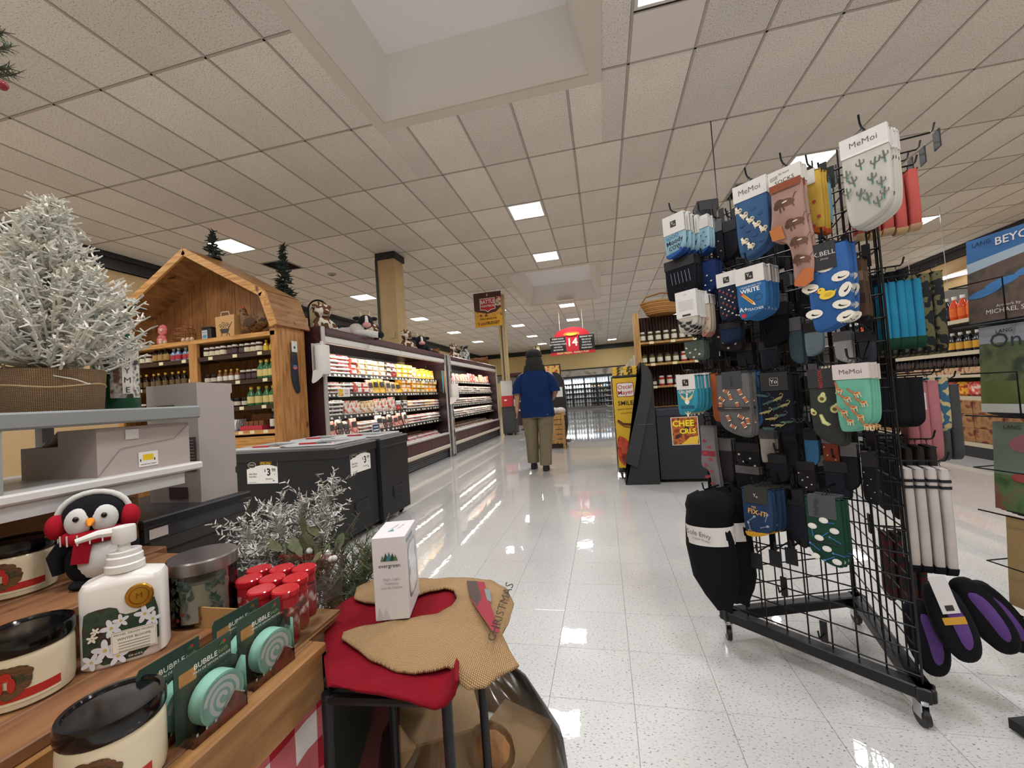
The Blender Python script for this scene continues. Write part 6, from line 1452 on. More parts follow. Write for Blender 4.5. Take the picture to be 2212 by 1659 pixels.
add(1738, 1812, 1074, 1218, .18, 3, 'green golf ball socks under a dark vertical MeMoi card', '#234a3a', 'flip', (.8, .3, '#48484c', lambda d, w_, h: d.text('MeMoi', -w_*.2, -h*.5, h*.3, M('#26262a', .5), 90)), lambda d, w_, h: ([motif(d, 'tee', x*w_, -zz*h, .13*w_, r_) for x, zz, r_ in ((.15, .36, 30), (-.35, .52, -60), (.3, .6, 0), (0, .55, 70), (-.3, .75, -10), (.1, .88, 60), (.38, .8, 20))], [motif(d, 'ball', x*w_, -zz*h, .13*w_) for x, zz in ((.02, .33), (-.32, .44), (.3, .46), (-.15, .6), (.05, .74), (-.3, .88), (.3, .9))], d.rect(-w_*.45, w_*.45, -h*.665, -h*.645, M('#26262a', .5))), None, dd=.02, more='blue green socks hanging behind the golf ball pair')
# dark packs filling the face behind the front row
for k, (x0, x1, y0, y1, cc, dd_) in enumerate(((1535, 1560, 480, 570, '#20222a', .05), (1562, 1590, 480, 560, '#24262e', .05), (1640, 1665, 590, 690, '#23303c', .05), (1665, 1690, 640, 720, '#1c1e26', .05), (1545, 1600, 705, 760, '#3a3438', .07), (1640, 1700, 660, 750, '#1a1c24', .06), (1700, 1730, 690, 790, '#4a5a66', .05), (1735, 1775, 700, 770, '#8fa3ae', .04),
      (1590, 1640, 960, 1020, '#2a2c34', .05), (1640, 1672, 930, 1000, '#c9c6c0', .05), (1690, 1720, 930, 1010, '#2c3038', .05), (1735, 1765, 930, 1010, '#4a86b8', .05), (1775, 1810, 940, 1010, '#8a4430', .05), (1665, 1710, 1050, 1150, '#262a34', .06), (1700, 1735, 1060, 1180, '#2a2c36', .06), (1815, 1850, 960, 1060, '#1f222a', .05), (1860, 1890, 980, 1090, '#1b1d25', .05), (1555, 1600, 700, 740, '#2a3a5a', .1), (1540, 1580, 950, 1040, '#3c3438', .06), (1660, 1700, 985, 1045, '#23262f', .07), (1720, 1760, 1000, 1060, '#2e2b30', .05), (1590, 1640, 1010, 1060, '#1d2028', .06), (1780, 1830, 1000, 1075, '#22252e', .05), (1850, 1885, 720, 790, '#3a3f48', .05), (1800, 1840, 720, 785, '#c4c6c8', .04), (1640, 1680, 740, 800, '#2f343e', .05), (1590, 1625, 745, 800, '#26282f', .05))):
    add(x0, x1, y0, y1, dd_, 2, ['dark', 'charcoal', 'slate', 'muted', 'navy', 'sombre'][k % 6]+' sock pack '+['left of the puppy socks', 'below the puppy socks', 'right of the teacher socks', 'beneath the teacher socks', 'below the cherry socks', 'under the bison socks', 'left of the duck socks', 'below the duck socks', 'under the football socks', 'under the alligator socks', 'near the alligator socks', 'below the avocado socks', 'under the giraffe socks', 'right of the fix-it socks', 'left of the golf socks', 'above the golf socks', 'right of the golf socks', 'under the cherry socks', 'below the football socks', 'above the fix-it socks', 'under the avocado socks', 'over the fix-it socks', 'below the giraffe socks', 'above the giraffe socks', 'over the giraffe socks', 'above the alligator socks', 'above the football socks'][k], cc, 'fold' if k % 2 else 'flip', (1, .25, '#17181c' if k % 3 else '#5d5d60', None), scatter('petal', P9(5, k), .08) if k % 4 == 0 else None)
# long bundled hosiery hanging at the corner
w_, h, u, z = front(1482, 1570, 1062, 1300, .2)
for k in range(2):
    t = thing('hosiery_bundle', ['black hosiery bundle with a white band at the rack corner', 'second black hosiery bundle behind the banded one'][k], 'socks', AB.at(u+.02*k, .2-.095*k, z), AB.rz)
    rings = []
    for zz, r1, r2, sh in ((0, .3, .2, .1), (-.06, .52, .34, .05), (-.15, .55, .36, .02), (-.2, .5, .34, .0), (-.3, .53, .36, .0), (-.5, .55, .37, -.01), (-.75, .52, .34, .02), (-.88, .38, .26, .1), (-.97, .22, .16, .16), (-1, .2, .12, .18)):
        rings.append([(sh*w_+w_*r1*math.cos(a)*(1+.05*math.sin(5*a+zz*9)), w_*r2*math.sin(a), zz*h+.006*math.sin(4*a)) for a in [6.283*i/24 for i in range(24)]])
    loft(rings).build('hosiery', M('#0e0f14', .9, 0, 'cloth'), t, 60)
    loft([[(w_*.54*math.cos(a), w_*.375*math.sin(a), zz*h+.01*math.cos(a)) for a in [6.283*i/28 for i in range(28)]] for zz in (-.28, -.44)], False).build('paper_band', M('#d4d1ce', .6), t, 60)
    d = Draw(-w_*.385); d.text('Sole Envy', -w_*.05, -h*.34, .026, M('#5d5d60', .5), -3); d.text('Jasmin Noelle', 0, -h*.385, .013, M('#6d6d70', .5), -3); d.build('band_print', t)
hook(AB, u, z+.01, .22)
add(1572, 1596, 1078, 1215, .12, 2, 'brown grey long socks beside the black hosiery bundle', '#5a4c48', 'tube', None, lambda d, w_, h: (d.rect(-w_*.42, w_*.42, -h*.5, -h*.42, M('#b5a89c', .9)), d.rect(-w_*.42, w_*.45, -h*.8, -h*.72, M('#3c3230', .9))))
for px, py in ((1636, 1205), (1676, 1200), (1711, 1195)):
    P = AB.px(px, py, .14); hook(AB, AB.u(P), P.z+.02, .14, True)
for px, py in ((1683, 1280), (1770, 1380)):
    P = AB.px(px, py, .05); hook(AB, AB.u(P), P.z, .05)
# left-hand low patterned socks near the corner post
add(1510, 1545, 920, 1080, .1, 2, 'grey and red patterned long socks at the rack corner above the hosiery', '#8a8688', 'heel', None, lambda d, w_, h: (d.rect(-w_*.4, w_*.4, -h*.4, -h*.33, M('#8a2c38', .9)), [d.ell(w_*(-.2+.3*(k % 2)), -h*(.2+.08*k), w_*.12, h*.02, M('#9a3a44', .8)) for k in range(8)]))
# right-hand face: packs seen nearly edge on
def side(label, px, py0, py1, u, w_, col, style, n, dd, th=.03, **k):
    d, z = BC.hook(px, py0, u); d1, z1 = BC.hook(px, py1, u)
    t = sock(label, w_, max(.05, z-z1), col, style, th, k.get('card'), k.get('art'), k.get('toe'), label[:40], **k.get('mk', {}))
    for zz in k.get('stripes', ()): MB().bb(-w_*.43, w_*.43, -th/2-.001, th/2+.001, -(z-z1)*zz-.009, -(z-z1)*zz).build('stripe', M('#1c1d24', .9), t)
    hang(t, BC, u, d, z, n, dd, True, k.get('more'), .002); return t
side('coral pink fuzzy novelty socks with cream claws at the rack top', 1962, 372, 500, .12, .07, '#c9605a', 'tube', 5, .035, .028, toe=('#d9b48a', .86), art=lambda d, w_, h: [d.ell(w_*.1*(-1)**k, -h*(.2+.14*k), w_*.2, h*.03, M('#e0c49a', .9)) for k in range(5)])
side('turquoise slipper socks with coral motifs and dark green soles', 1972, 605, 752, .2, .075, '#2f8fb8', 'tube', 5, .022, .022, toe=('#1f4a38', .8), art=lambda d, w_, h: [d.ell(w_*.1*(-1)**k, -h*(.25+.2*k), w_*.18, h*.04, M('#c9705a' if k % 2 else '#8fbf9a', .9)) for k in range(3)])
side('black and olive buffalo pattern long socks on the rack side', 2012, 590, 765, .36, .1, '#1d2226', 'tube', 6, .035, .03, mk=dict(kind='patch', b='#6d6a48', scale=60))
side('bundle of black ankle socks in a white band on the rack side', 1962, 815, 925, .18, .1, '#1a1b22', 'flip', 3, .035, .04)
d_, z_ = BC.hook(1955, 868, .18); t = thing('sock_band', 'white paper band around the black ankle socks', 'band', BC.at(.18, d_, z_), BC.rz); MB().bb(-.03, .03, -.045, .03, -.028, .03).build('band', M('#d9d7d4', .6), t)
side('rose pink ribbed slipper socks on the rack side', 2003, 822, 992, .3, .09, '#c47f86', 'tube', 3, .03, .032)
side('cream and blue tropical print socks on the rack side', 2024, 815, 932, .4, .1, '#d2c190', 'tube', 2, .035, .03, mk=dict(kind='patch', b='#3a6a8a', scale=45))
side('grey ribbed slipper socks hanging beyond the tropical print pair', 2048, 830, 992, .5, .1, '#5d6062', 'tube', 2, .035, .03)
side('white tube socks with double black stripes and black heels', 2030, 1010, 1240, .12, .075, '#d6cfcc', 'tube', 4, .03, .024, toe=('#1c1d24', .86), stripes=(.1, .16))
for k, (a, b_) in enumerate(((2015, 285), (1985, 322), (1960, 345))):
    d_, z_ = BC.hook(a, b_, .08+.14*k); hook(BC, .08+.14*k, z_, d_, True)
# black and purple slipper shoes dangling at the bottom of the right-hand face
def slipper(px, py, u, rx, label, white=False):
    d_, z_ = BC.hook(px, py, u)
    t = thing('slipper_pack', label, 'slippers', BC.at(u, d_, z_), BC.rz-math.radians(90)); t.rotation_euler[1] = rx; t.scale = (.85, .85, .85)
    out = chaikin([(-.035, 0), (.035, 0), (.055, -.08), (.058, -.2), (.03, -.275), (-.03, -.275), (-.056, -.2), (-.05, -.08)], 2)
    MB().prism(out, -.03, .03, .015).build('slipper', M('#15151b', .9, 0, 'cloth'), t, 60)
    MB().prism(chaikin([(-.02, -.02), (.03, -.05), (.034, -.2), (-.004, -.235), (-.01, -.12)], 2), -.0325, -.029, .001).build('purple_panel', M('#6a4a94', .9, 0, 'cloth'), t, 60)
    MB().prism([(p[0]*1.03, p[1]*1.01-.001) for p in out], .028, .038, .003).build('sole', M('#1c1c22', .8), t, 60)
    if white: MB().bb(-.025, .025, -.036, -.034, -.09, .045).build('hang_tag', M('#d6d4d6', .5), t); d = Draw(-.0365); d.rect(-.012, .012, -.08, -.06, M('#2a2a2c', .5)); d.build('tag_print', t); MB().bb(-.032, .032, -.0345, -.031, -.13, -.105).build('patch', M('#c9962e', .6), t)
    return t
slipper(2022, 1262, .04, -.25, 'black and purple slipper with a white hang tag low on the rack', True)
slipper(2075, 1255, .14, -.45, 'black and purple slipper behind the tagged one')
slipper(2105, 1262, .26, -.5, 'black slipper with purple side farthest along the low hook')
slipper(1985, 1300, .1, -.1, 'black and purple slipper hanging close to the rack post')
# dark goods on the far face and inside lower right, seen through the wires
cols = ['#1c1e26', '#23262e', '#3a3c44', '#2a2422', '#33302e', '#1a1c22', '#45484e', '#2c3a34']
k = 0
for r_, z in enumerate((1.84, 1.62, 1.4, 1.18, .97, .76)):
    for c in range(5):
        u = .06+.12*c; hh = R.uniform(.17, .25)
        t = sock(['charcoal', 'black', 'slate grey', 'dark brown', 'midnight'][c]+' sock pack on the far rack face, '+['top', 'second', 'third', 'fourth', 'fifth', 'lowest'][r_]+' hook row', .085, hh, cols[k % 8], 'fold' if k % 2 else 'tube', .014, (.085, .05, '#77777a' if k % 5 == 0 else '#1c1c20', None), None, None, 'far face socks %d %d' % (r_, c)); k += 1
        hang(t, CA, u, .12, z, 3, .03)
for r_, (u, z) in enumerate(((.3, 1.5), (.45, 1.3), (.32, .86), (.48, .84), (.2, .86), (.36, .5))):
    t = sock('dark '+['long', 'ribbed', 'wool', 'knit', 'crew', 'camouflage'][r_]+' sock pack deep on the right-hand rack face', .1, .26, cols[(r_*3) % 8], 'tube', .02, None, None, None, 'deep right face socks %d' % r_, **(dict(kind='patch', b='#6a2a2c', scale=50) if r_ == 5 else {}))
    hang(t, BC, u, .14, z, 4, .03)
# ------------------------------------------------------------------ pillars and hanging signs
PILM = M('#c9b48a', .8)
t = struct(ob('trim_5', None, None, (-4.38, 7.6, 0))); t.name = 'trim_5'
MB().bb(0, .38, 0, .38, 0, CZ-.12).build('pillar_shaft', M('#b89f74', .8, 0, 'vary', col2='#c2a97d', scale=3), t)
MB().bb(-.03, .41, -.03, .41, CZ-.14, CZ).build('pillar_cap', TRIM, t); MB().bb(-.045, -.0, -.02, .03, 0, CZ-.12).build('conduit', TRIM, t); MB().bb(.22, .3, -.012, 0, 2.5, 2.62).build('outlet_plate', M('#b8a888', .6), t)
for nm, x, y, s_ in (('trim_6', -2.98, 12.05, .2), ('trim_7', -4.2, 25.9, .4)):
    t = struct(ob(nm, None, None, (x, y, 0))); t.name = nm
    MB().bb(0, s_, 0, s_, 0, CZ).build('pillar_shaft', M('#c4ae82', .8), t); MB().bb(s_*.35, s_*.5, -.02, 0, 0, CZ).build('conduit', M('#5d5040', .6), t); MB().bb(s_*.62, s_*.7, -.015, 0, 0, CZ).build('conduit', M('#d8cdb0', .5), t)
c = [at_y(a, b, 11.0) for a, b in ((1022, 635), (1081, 628), (1085, 703), (1029, 708))]
x0, x1 = c[0].x, c[1].x; z1 = (c[0].z+c[1].z)/2; z0 = (c[2].z+c[3].z)/2
t = thing('price_banner', 'battle high prices banner in brown, red and yellow hung before the pillar', 'sign', ((x0+x1)/2, 11.0, (z0+z1)/2))
w_, h = x1-x0, z1-z0; MB().bb(-w_/2, w_/2, 0, .012, -h/2, h/2).build('panel', M('#4a2c20', .5), t)
d = Draw(-.001, .001); d.rect(-w_/2, w_/2, -h/2, -h*.2, M('#d9a22c', .5)); d.poly([(-w_/2, -h*.2), (w_/2, -h*.2), (w_/2, h*.05), (w_*.3, -h*.08), (0, -h*.12), (-w_*.4, -h*.05), (-w_/2, h*.0)], M('#c98a3a', .6, 0, 'print', b='#d9b050', c='#8a2c20', scale=9)); d.poly([(w_*.28, h*.1), (w_/2, h*.05), (w_/2, h*.32), (w_*.34, h*.36)], M('#7a8a3a', .6, 0, 'print', b='#d9d2c0', c='#b3402c', scale=9))
d.poly([(-w_*.28, h*.33), (w_*.28, h*.33), (w_*.28, -h*.0), (w_*.1, -h*.02), (0, -h*.08), (-w_*.1, -h*.02), (-w_*.28, -h*.0)], M('#e8dcd0', .5)); d.poly([(-w_*.26, h*.31), (w_*.26, h*.31), (w_*.26, h*.015), (w_*.1, h*.0), (0, -h*.055), (-w_*.1, 0), (-w_*.26, h*.015)], M('#b3242c', .5))
d.text('BATTLE', 0, h*.22, h*.15, WHITE, 0, .02, .85); d.text('HIGH PRICES', 0, h*.1, h*.09, WHITE, 0, .01, .8); d.text('$', 0, h*.42, h*.09, WHITE); d.text('DEALS MADE FOR', 0, -h*.27, h*.07, M('#4a2c1c', .5), 0, .01, .9); d.text('Your', -w_*.22, -h*.4, h*.15, M('#8a3a1c', .5), 8, .01); d.text('BUDGET', w_*.18, -h*.4, h*.12, M('#4a2c1c', .5), 0, .02, .8); d.build('print', t)
for q in (-.3, .3): MB().cyl((q*w_, .006, h/2), (q*w_, .006, CZ-(z0+z1)/2), .004, n=5).build('hanging_rod', GREYT, t)
# aisle 14 sign
SY = 15.4
def sx(a, b): return at_y(a, b, SY)
c = sx(1236, 741); t = thing('aisle_sign', 'red and black hanging sign for aisle 14', 'sign', (c.x, SY, c.z)); k_ = lambda px: (px-1236)*(sx(1285, 741).x-sx(1187, 741).x)/98.
RS = M('#c2202e', .45); wA = k_(1284)
MB().bb(-wA, wA, 0, .03, -.42, -.3).build('bottom_panel', RS, t); MB().bb(-.24, .24, -.005, .035, -.3, .33).build('centre_panel', RS, t)
for s_ in (-1, 1): MB().bb(min(s_*.24, s_*wA), max(s_*.24, s_*wA), -.01, .03, -.3, .27).build('side_panel', M('#17181c', .5), t)
MB().prism(ellipse(0, .26, .66, .34, 24, 0, 0, 180), .0, .03).build('arched_top', RS, t)
d = Draw(-.012, .001); CW = M('#eae6dc', .5); d.text('14', 0, .02, .42, CW, 0, .02); d.text('FARM FRESH - FAMILY FUN', 0, -.36, .105, M('#ecd9a0', .5), 0, .01, .95)
for s_, L_ in ((-1, ('CHEESE SNACKS', 'SUBS/SANDWICHES', 'HOT PREPARED FOODS', 'HOT DOGS', 'BACON/HAM')), (1, ('BREAKFAST MEAT', 'DELI SALADS', 'GRAB N GO', 'LUNCHABLES', 'FROZEN MEAT'))):
    for q, tx in enumerate(L_): d.text(tx, s_*(.24+wA)/2, .2-.105*q, .075, CW, 0, .012, .8)
for q in range(14): a = math.radians(-20+220*q/13); d.line([(0, .34), (.3*math.cos(a), .34+.09*math.sin(a))], .012, M('#e0b83a', .6))
d.ell(0, .33, .2, .05, M('#e0b83a', .6)); d.build('lettering', t)
for q in (-.43, .43): MB().cyl((q, .015, .27), (q, .015, CZ-c.z), .008, n=6).build('hanging_rod', M('#d9d2c2', .5), t)
# hanging speaker box on a thin rod
p = at_y(1525, 450, 5.28); q = at_z(1535, 262, CZ); t = thing('hanging_speaker', 'black box hanging from the ceiling on a thin rod behind the sock rack', 'speaker', (p.x, 5.28, p.z))
MB().rbox((0, 0, 0), (.24, .2, .13), .01).build('box', M('#1c1d22', .5), t); MB().bb(-.1, .1, -.103, -.1, -.05, .05).build('grille', M('#33343a', .6), t)
MB().cyl((q.x-p.x, q.y-5.28, CZ-p.z), (q.x-p.x, q.y-5.28, .06), .006, n=6).build('rod', M('#2a2a2c', .5), t)
t = thing('smoke_detector', 'round grey ceiling detector above the meat case', 'detector', (-5.98, 8.32, CZ)); MB().lathe([(.1, 0), (.1, -.01), (.07, -.03), (.001, -.03)], 20).build('dome', M('#b5aca0', .6), t, 30); MB().lathe([(.05, -.03), (.05, -.034), (.001, -.034)], 14).build('sensor', M('#6d665c', .6), t)
# ------------------------------------------------------------------ dispenser stand at the end of the cases
t = thing('dispenser_stand', 'black cabinet with a white and red dispenser box on top', 'stand', (-2.78, 11.75, 0))
MB().bb(-.2, .2, 0, .4, .05, .82).build('cabinet', M('#2e3034', .5), t); MB().bb(-.18, .18, -.008, 0, .1, .7).build('cabinet_door', M('#36383c', .5), t)
MB().rbox((0, .2, .83), (.42, .42, .03), .006).build('top', M('#26282b', .5), t); MB().bb(-.2, .1, .06, .3, .845, 1.17).build('red_bin', M('#b3262a', .45), t); MB().bb(-.2, .1, .06, .3, 1.17, 1.62).build('white_box', M('#bdbcbb', .5), t); MB().bb(-.12, -.04, .055, .06, 1.02, 1.06).build('slot_plate', WHITE, t); MB().cyl((.16, .2, .845), (.16, .2, 1.05), .03, n=12).build('pump_bottle', WHITE, t, 40)
for a in (-.16, .16): MB().cyl((a-.015, .05, .025), (a+.015, .05, .025), .025, n=12).build('caster_wheel', BLACK, t, 40)

# ------------------------------------------------------------------ the shopper walking away
def skin_mesh(name, V, E, rad, sub=2):
    me = bpy.data.meshes.new(name); me.from_pydata(V, E, []); o = bpy.data.objects.new(name, me); COL.objects.link(o)
    md = o.modifiers.new('s', 'SKIN'); md.use_smooth_shade = True
    for i, r_ in enumerate(rad): me.skin_vertices[0].data[i].radius = r_ if isinstance(r_, tuple) else (r_, r_)
    me.skin_vertices[0].data[0].use_root = True
    o.modifiers.new('d', 'SUBSURF').levels = sub
    dg = bpy.context.evaluated_depsgraph_get(); m2 = bpy.data.meshes.new_from_object(o.evaluated_get(dg)); bpy.data.objects.remove(o); m2.name = name; return m2
V = [(0, 0, .96), (0, .0, 1.16), (0, -.01, 1.36), (0, 0, 1.5), (0, .01, 1.575), (0, .03, 1.66), (0, .035, 1.76)]; E = [(0, 1), (1, 2), (2, 3), (3, 4), (4, 5), (5, 6)]; rad = [(.19, .13), (.18, .13), (.19, .13), (.09, .08), (.058, .06), (.078, .095), (.07, .08)]
def chain(start, pts):
    prev = start
    for p, r_ in pts: V.append(p); rad.append(r_); E.append((prev, len(V)-1)); prev = len(V)-1
    return prev
def hand(wrist, base, dr, side):
    dr = Vector(dr).normalized(); w0 = Vector(V[wrist]); up = Vector((side, 0, 0)); acr = dr.cross(up).normalized()
    palm = chain(wrist, [(tuple(w0+dr*.05), (.036, .02))])
    for k in range(4): q = w0+dr*.075+acr*(k-1.5)*.018; L_ = (.06, .07, .066, .05)[k]; chain(palm, [(tuple(q), .0095), (tuple(q+dr*L_*.55+up*-.006*side), .0085), (tuple(q+dr*L_+up*-.02*side), .0075)])
    q = w0+dr*.03+acr*-.032; chain(palm, [(tuple(q), .011), (tuple(q+dr*.035+acr*-.012), .009)])
wl = chain(2, [((-.15, 0, 1.45), (.08, .08)), ((-.225, .0, 1.42), .068), ((-.29, -.02, 1.16), .05), ((-.315, .03, .93), .034)]); hand(wl, 0, (-.02, .12, -1), -1)
wr = chain(2, [((.15, 0, 1.45), (.08, .08)), ((.225, .0, 1.42), .068), ((.3, -.03, 1.17), .05), ((.22, .19, 1.05), .034)]); hand(wr, 0, (-.5, .9, -.1), 1)
chain(0, [((-.1, 0, .88), .12), ((-.115, .05, .5), .075), ((-.12, .1, .09), .05), ((-.12, .2, .045), (.04, .03))])
chain(0, [((.1, 0, .88), .12), ((.095, .0, .5), .075), ((.075, -.1, .09), .05), ((.075, .0, .045), (.04, .03))])
man = thing('person', 'person in blue polo shirt and khaki trousers walking away down the aisle', 'person', (-1.0, 6.14, 0), math.radians(4))
bo_ = skin_mesh('body', V, E, rad); bo_.materials.clear(); bo_.materials.append(M('#b98d76', .6)); ob('body', bo_, man)
def ring(c, rx, ry, n=28, e=2.3, tilt=0, wr_=0):
    o_ = []
    for i in range(n):
        a = 6.283185*i/n; cc, s_ = math.cos(a), math.sin(a); x, y = rx*math.copysign(abs(cc)**(2/e), cc), ry*math.copysign(abs(s_)**(2/e), s_); q = 1+wr_*math.sin(5*a+c[2]*40); o_.append((c[0]+x*q, c[1]+y*q, c[2]+tilt*x))
    return o_
BLUE = M('#122e60', .85, 0, 'cloth'); KHA = M('#857a63', .9, 0, 'cloth')
sh = loft([ring((0, 0, .80), .262, .185, wr_=.015), ring((0, 0, .9), .258, .185, wr_=.012), ring((0, 0, 1.06), .243, .175, wr_=.015), ring((0, -.005, 1.12), .238, .172, wr_=.02), ring((0, -.01, 1.3), .25, .17), ring((0, -.01, 1.42), .235, .15), ring((0, -.005, 1.49), .17, .11), ring((0, 0, 1.535), .085, .085), ring((0, .005, 1.555), .075, .078)], False).build('polo_shirt', BLUE, man, 70)
for s_ in (-1, 1): loft([ring((s_*.16, -.005, 1.47), .05, .07, 18), ring((s_*.2, -.005, 1.45), .085, .1, 18, tilt=-s_*.5), ring((s_*.245, -.005, 1.36), .088, .105, 18, tilt=-s_*.3), ring((s_*.28, -.012, 1.21), .085, .1, 18, tilt=-s_*.12), ring((s_*.287, -.016, 1.17), .083, .098, 18)], False).build('sleeve', BLUE, sh, 70)
MB().tube([(.085*math.cos(a), .005+.085*math.sin(a), 1.55+.012*math.sin(a)) for a in [6.283*i/24 for i in range(25)]], .014, 8, False).build('collar', BLUE, sh, 70)
tr = loft([ring((0, 0, .98), .225, .165), ring((0, 0, .88), .24, .18), ring((0, 0, .79), .235, .175, e=3)], True).build('trouser_seat', KHA, man, 70)
for s_, pts in ((-1, [(-.115, .0, .84, .125, .165), (-.118, .02, .7, .12, .14), (-.12, .05, .5, .1, .115), (-.122, .075, .3, .093, .105), (-.122, .1, .1, .09, .105)]), (1, [(.115, .0, .84, .125, .165), (.11, .0, .7, .12, .14), (.1, -.01, .5, .1, .115), (.088, -.06, .3, .095, .105), (.08, -.1, .09, .09, .105)])):
    loft([ring((p[0], p[1], p[2]), p[3], p[4], 20, wr_=.025) for p in pts], True).build('trouser_leg', KHA, tr, 70)
for x, y in ((-.122, .14), (.078, -.06)): loft([ring((x, y, 0), .05, .135, 18), ring((x, y, .03), .052, .138, 18), ring((x, y-.02, .075), .045, .11, 18), ring((x, y-.06, .12), .04, .055, 18)], True).build('shoe', M('#15161a', .6), man, 60)
HAIR = M('#191514', .7)
loft([ring((0, .02, 1.48), .125, .08, 22, wr_=.1), ring((0, .01, 1.56), .135, .105, 22, wr_=.07), ring((0, .01, 1.64), .128, .12, 22, wr_=.05), ring((0, .02, 1.73), .104, .118, 22, wr_=.02), ring((0, .03, 1.8), .08, .095, 22), ring((0, .03, 1.83), .03, .04, 22)], True).build('hair', HAIR, man, 70)
b = MB(); [b.tube([(x, -.09+abs(x)*.3, 1.58), (x*1.15, -.1+abs(x)*.3, 1.5), (x*1.3, -.09, 1.44+R.uniform(0, .05))], [.02, .017, .004], 6) for x in [-.13+.024*i for i in range(12)]]; b.build('hair_locks', HAIR, man, 60)
cp = loft([ring((0, .025, 1.715), .126, .135, 22), ring((0, .025, 1.77), .122, .13, 22), ring((0, .025, 1.815), .09, .1, 22), ring((0, .025, 1.842), .04, .045, 22)], True).build('cap', M('#0c0d0f', .8), man, 70)
MB().prism(ellipse(0, 0, .1, .1, 20, 0, 0, 180), 0, .006).build('cap_brim', M('#17181b', .8), cp).rotation_euler = (math.radians(-90), 0, 0)
bpy.data.objects[-1] if False else None
for o in man.children_recursive:
    if o.name.startswith('cap_brim'): o.location = (0, .12, 1.72)
# ------------------------------------------------------------------ displays on the far side of the aisle
# black cardboard easel display seen from its side
def ypoly(pts, y): return [(at_y(a, b, y).x, at_y(a, b, y).z) for a, b in pts]
t = thing('cardboard_display', 'black cardboard floor display with curved side board', 'display', (.36, 4.95, 0))
CB = M('#232426', .6)
def part(name, pts, y, th, m): b = MB(); o_ = [(x-.36, max(0, z)) for x, z in ypoly(pts, y)]; b.prism(o_, y-4.95, y-4.95+th, .003); return b.build(name, m, t)
part('side_board', chaikin([(1352, 1049), (1352, 1049), (1427, 1049), (1427, 1049), (1413, 865), (1411, 815), (1401, 792), (1383, 782), (1383, 782), (1385, 830), (1374, 900), (1364, 1000)], 2), 4.98, .3, CB)
part('wing_flap', chaikin([(1350, 1000), (1350, 1000), (1378, 1012), (1378, 1012), (1398, 905), (1410, 850), (1408, 812), (1397, 792), (1385, 785), (1387, 830), (1372, 905)], 1), 4.95, .02, M('#2a2b2d', .6))
MB().bb(-.0, .17, -.004, .0, .7, .705).build('fold_line', M('#55565a', .6), t)
# yellow meat snack rack
t = thing('snack_rack', 'wheeled yellow snack rack with a sausage banner on its side', 'rack', (.12, 5.32, 0))
c = ypoly([(1334, 818), (1371, 814), (1371, 1010), (1352, 1012)], 5.3)
MB().bb(.0, .36, 0, .015, .14, 1.27).build('side_banner', M('#d9b02c', .5), t)
d = Draw(-.0008, .0006); d.rrect(.045, .255, 1.03, 1.21, .02, M('#8a1f28', .5)); d.rrect(.053, .247, 1.038, 1.202, .018, M('#e8e2da', .5)); d.text('Oscar', .15, 1.155, .075, M('#b3202c', .5), 3, .012); d.text('Mayer', .15, 1.085, .075, M('#b3202c', .5), 3, .012); d.text('SMILE,', .15, .95, .075, M('#2a2014', .5), 0, .015); d.text('bacon wants you', .16, .88, .035, M('#6a3a1c', .5), 2); d.text('everything too', .18, .83, .035, M('#6a3a1c', .5), 2)
d.line([(.03, .74), (.09, .69), (.18, .68), (.27, .7), (.33, .74)], .03, M('#5a2f14', .5)); d.line([(.03, .72), (.1, .66), (.18, .645), (.27, .67), (.33, .72)], .012, M('#7a4420', .5)); d.poly(chaikin([(.0, .15), (.36, .15), (.36, .35), (.22, .38), (.1, .52), (.0, .56)], 2), M('#b3402c', .6, 0, 'print', b='#c9502c', c='#7a2418', scale=9)); d.build('banner_print', t)
MB().bb(.0, .36, .015, .5, .08, .11).bb(.34, .36, .015, .5, .11, 1.3).bb(.0, .36, .485, .5, .11, 1.3).build('rack_frame', M('#1d1d20', .5), t)
for k in range(6): MB().bb(.0, .34, .015, .485, .26+k*.18, .268+k*.18).build('shelf', M('#2a2a2c', .5), t)
for a in (.04, .32):
    for b_ in (.05, .45): MB().cyl((a-.012, b_, .032), (a+.012, b_, .032), .032, n=14).build('caster_wheel', BLACK, t, 40)
sm = MB().rbox((0, 0, .06), (.025, .1, .12), .004).mesh('snack_pack', M('#d9a82c', .4, 0, 'print', b='#e8c44a', c='#8a3a1c', scale=14))
for k in range(6):
    for q in range(4): o = ob('snack_pack', sm, None, (.15, 5.32+.07+.115*q, .269+k*.18)); tag(o, 'yellow snack pack standing on the wheeled yellow rack', 'package', 'yellow snack packs on the rack')
bm_ = MB().rbox((0, 0, .018), (.1, .16, .036), .003).mesh('snack_box', M('#d9a82c', .4, 0, 'print', b='#e6c04a', c='#2a241c', scale=10))
for x in (.2, .33, .44):
    for k in range(3): o = ob('snack_box', bm_, None, (x-.02, 5.42, 1.302+.037*k), R.uniform(-.1, .1)); tag(o, 'flat yellow box stacked on top of the snack rack', 'box', 'yellow boxes on the snack rack')
t2 = bpy.data.objects['snack_rack']; MB().bb(.0, .36, .0, .5, 1.28, 1.3).build('rack_top', M('#2a2a2c', .5), t2)
# white wire strip with clips on the rack's aisle side
t = thing('clip_strip', 'white wire clip strip hanging along the aisle side of the snack rack', 'rack', (.09, 5.55, .05))
for k in range(16): MB().tube([(.02, 0, .1+k*.07), (-.05, 0, .1+k*.07), (-.06, 0, .125+k*.07)], .004, 5).build('clip', M('#d0ccc4', .5), t)
MB().tube([(.02, 0, 0), (.02, 0, 1.25)], .006, 6).build('strip', M('#d0ccc4', .5), t); 
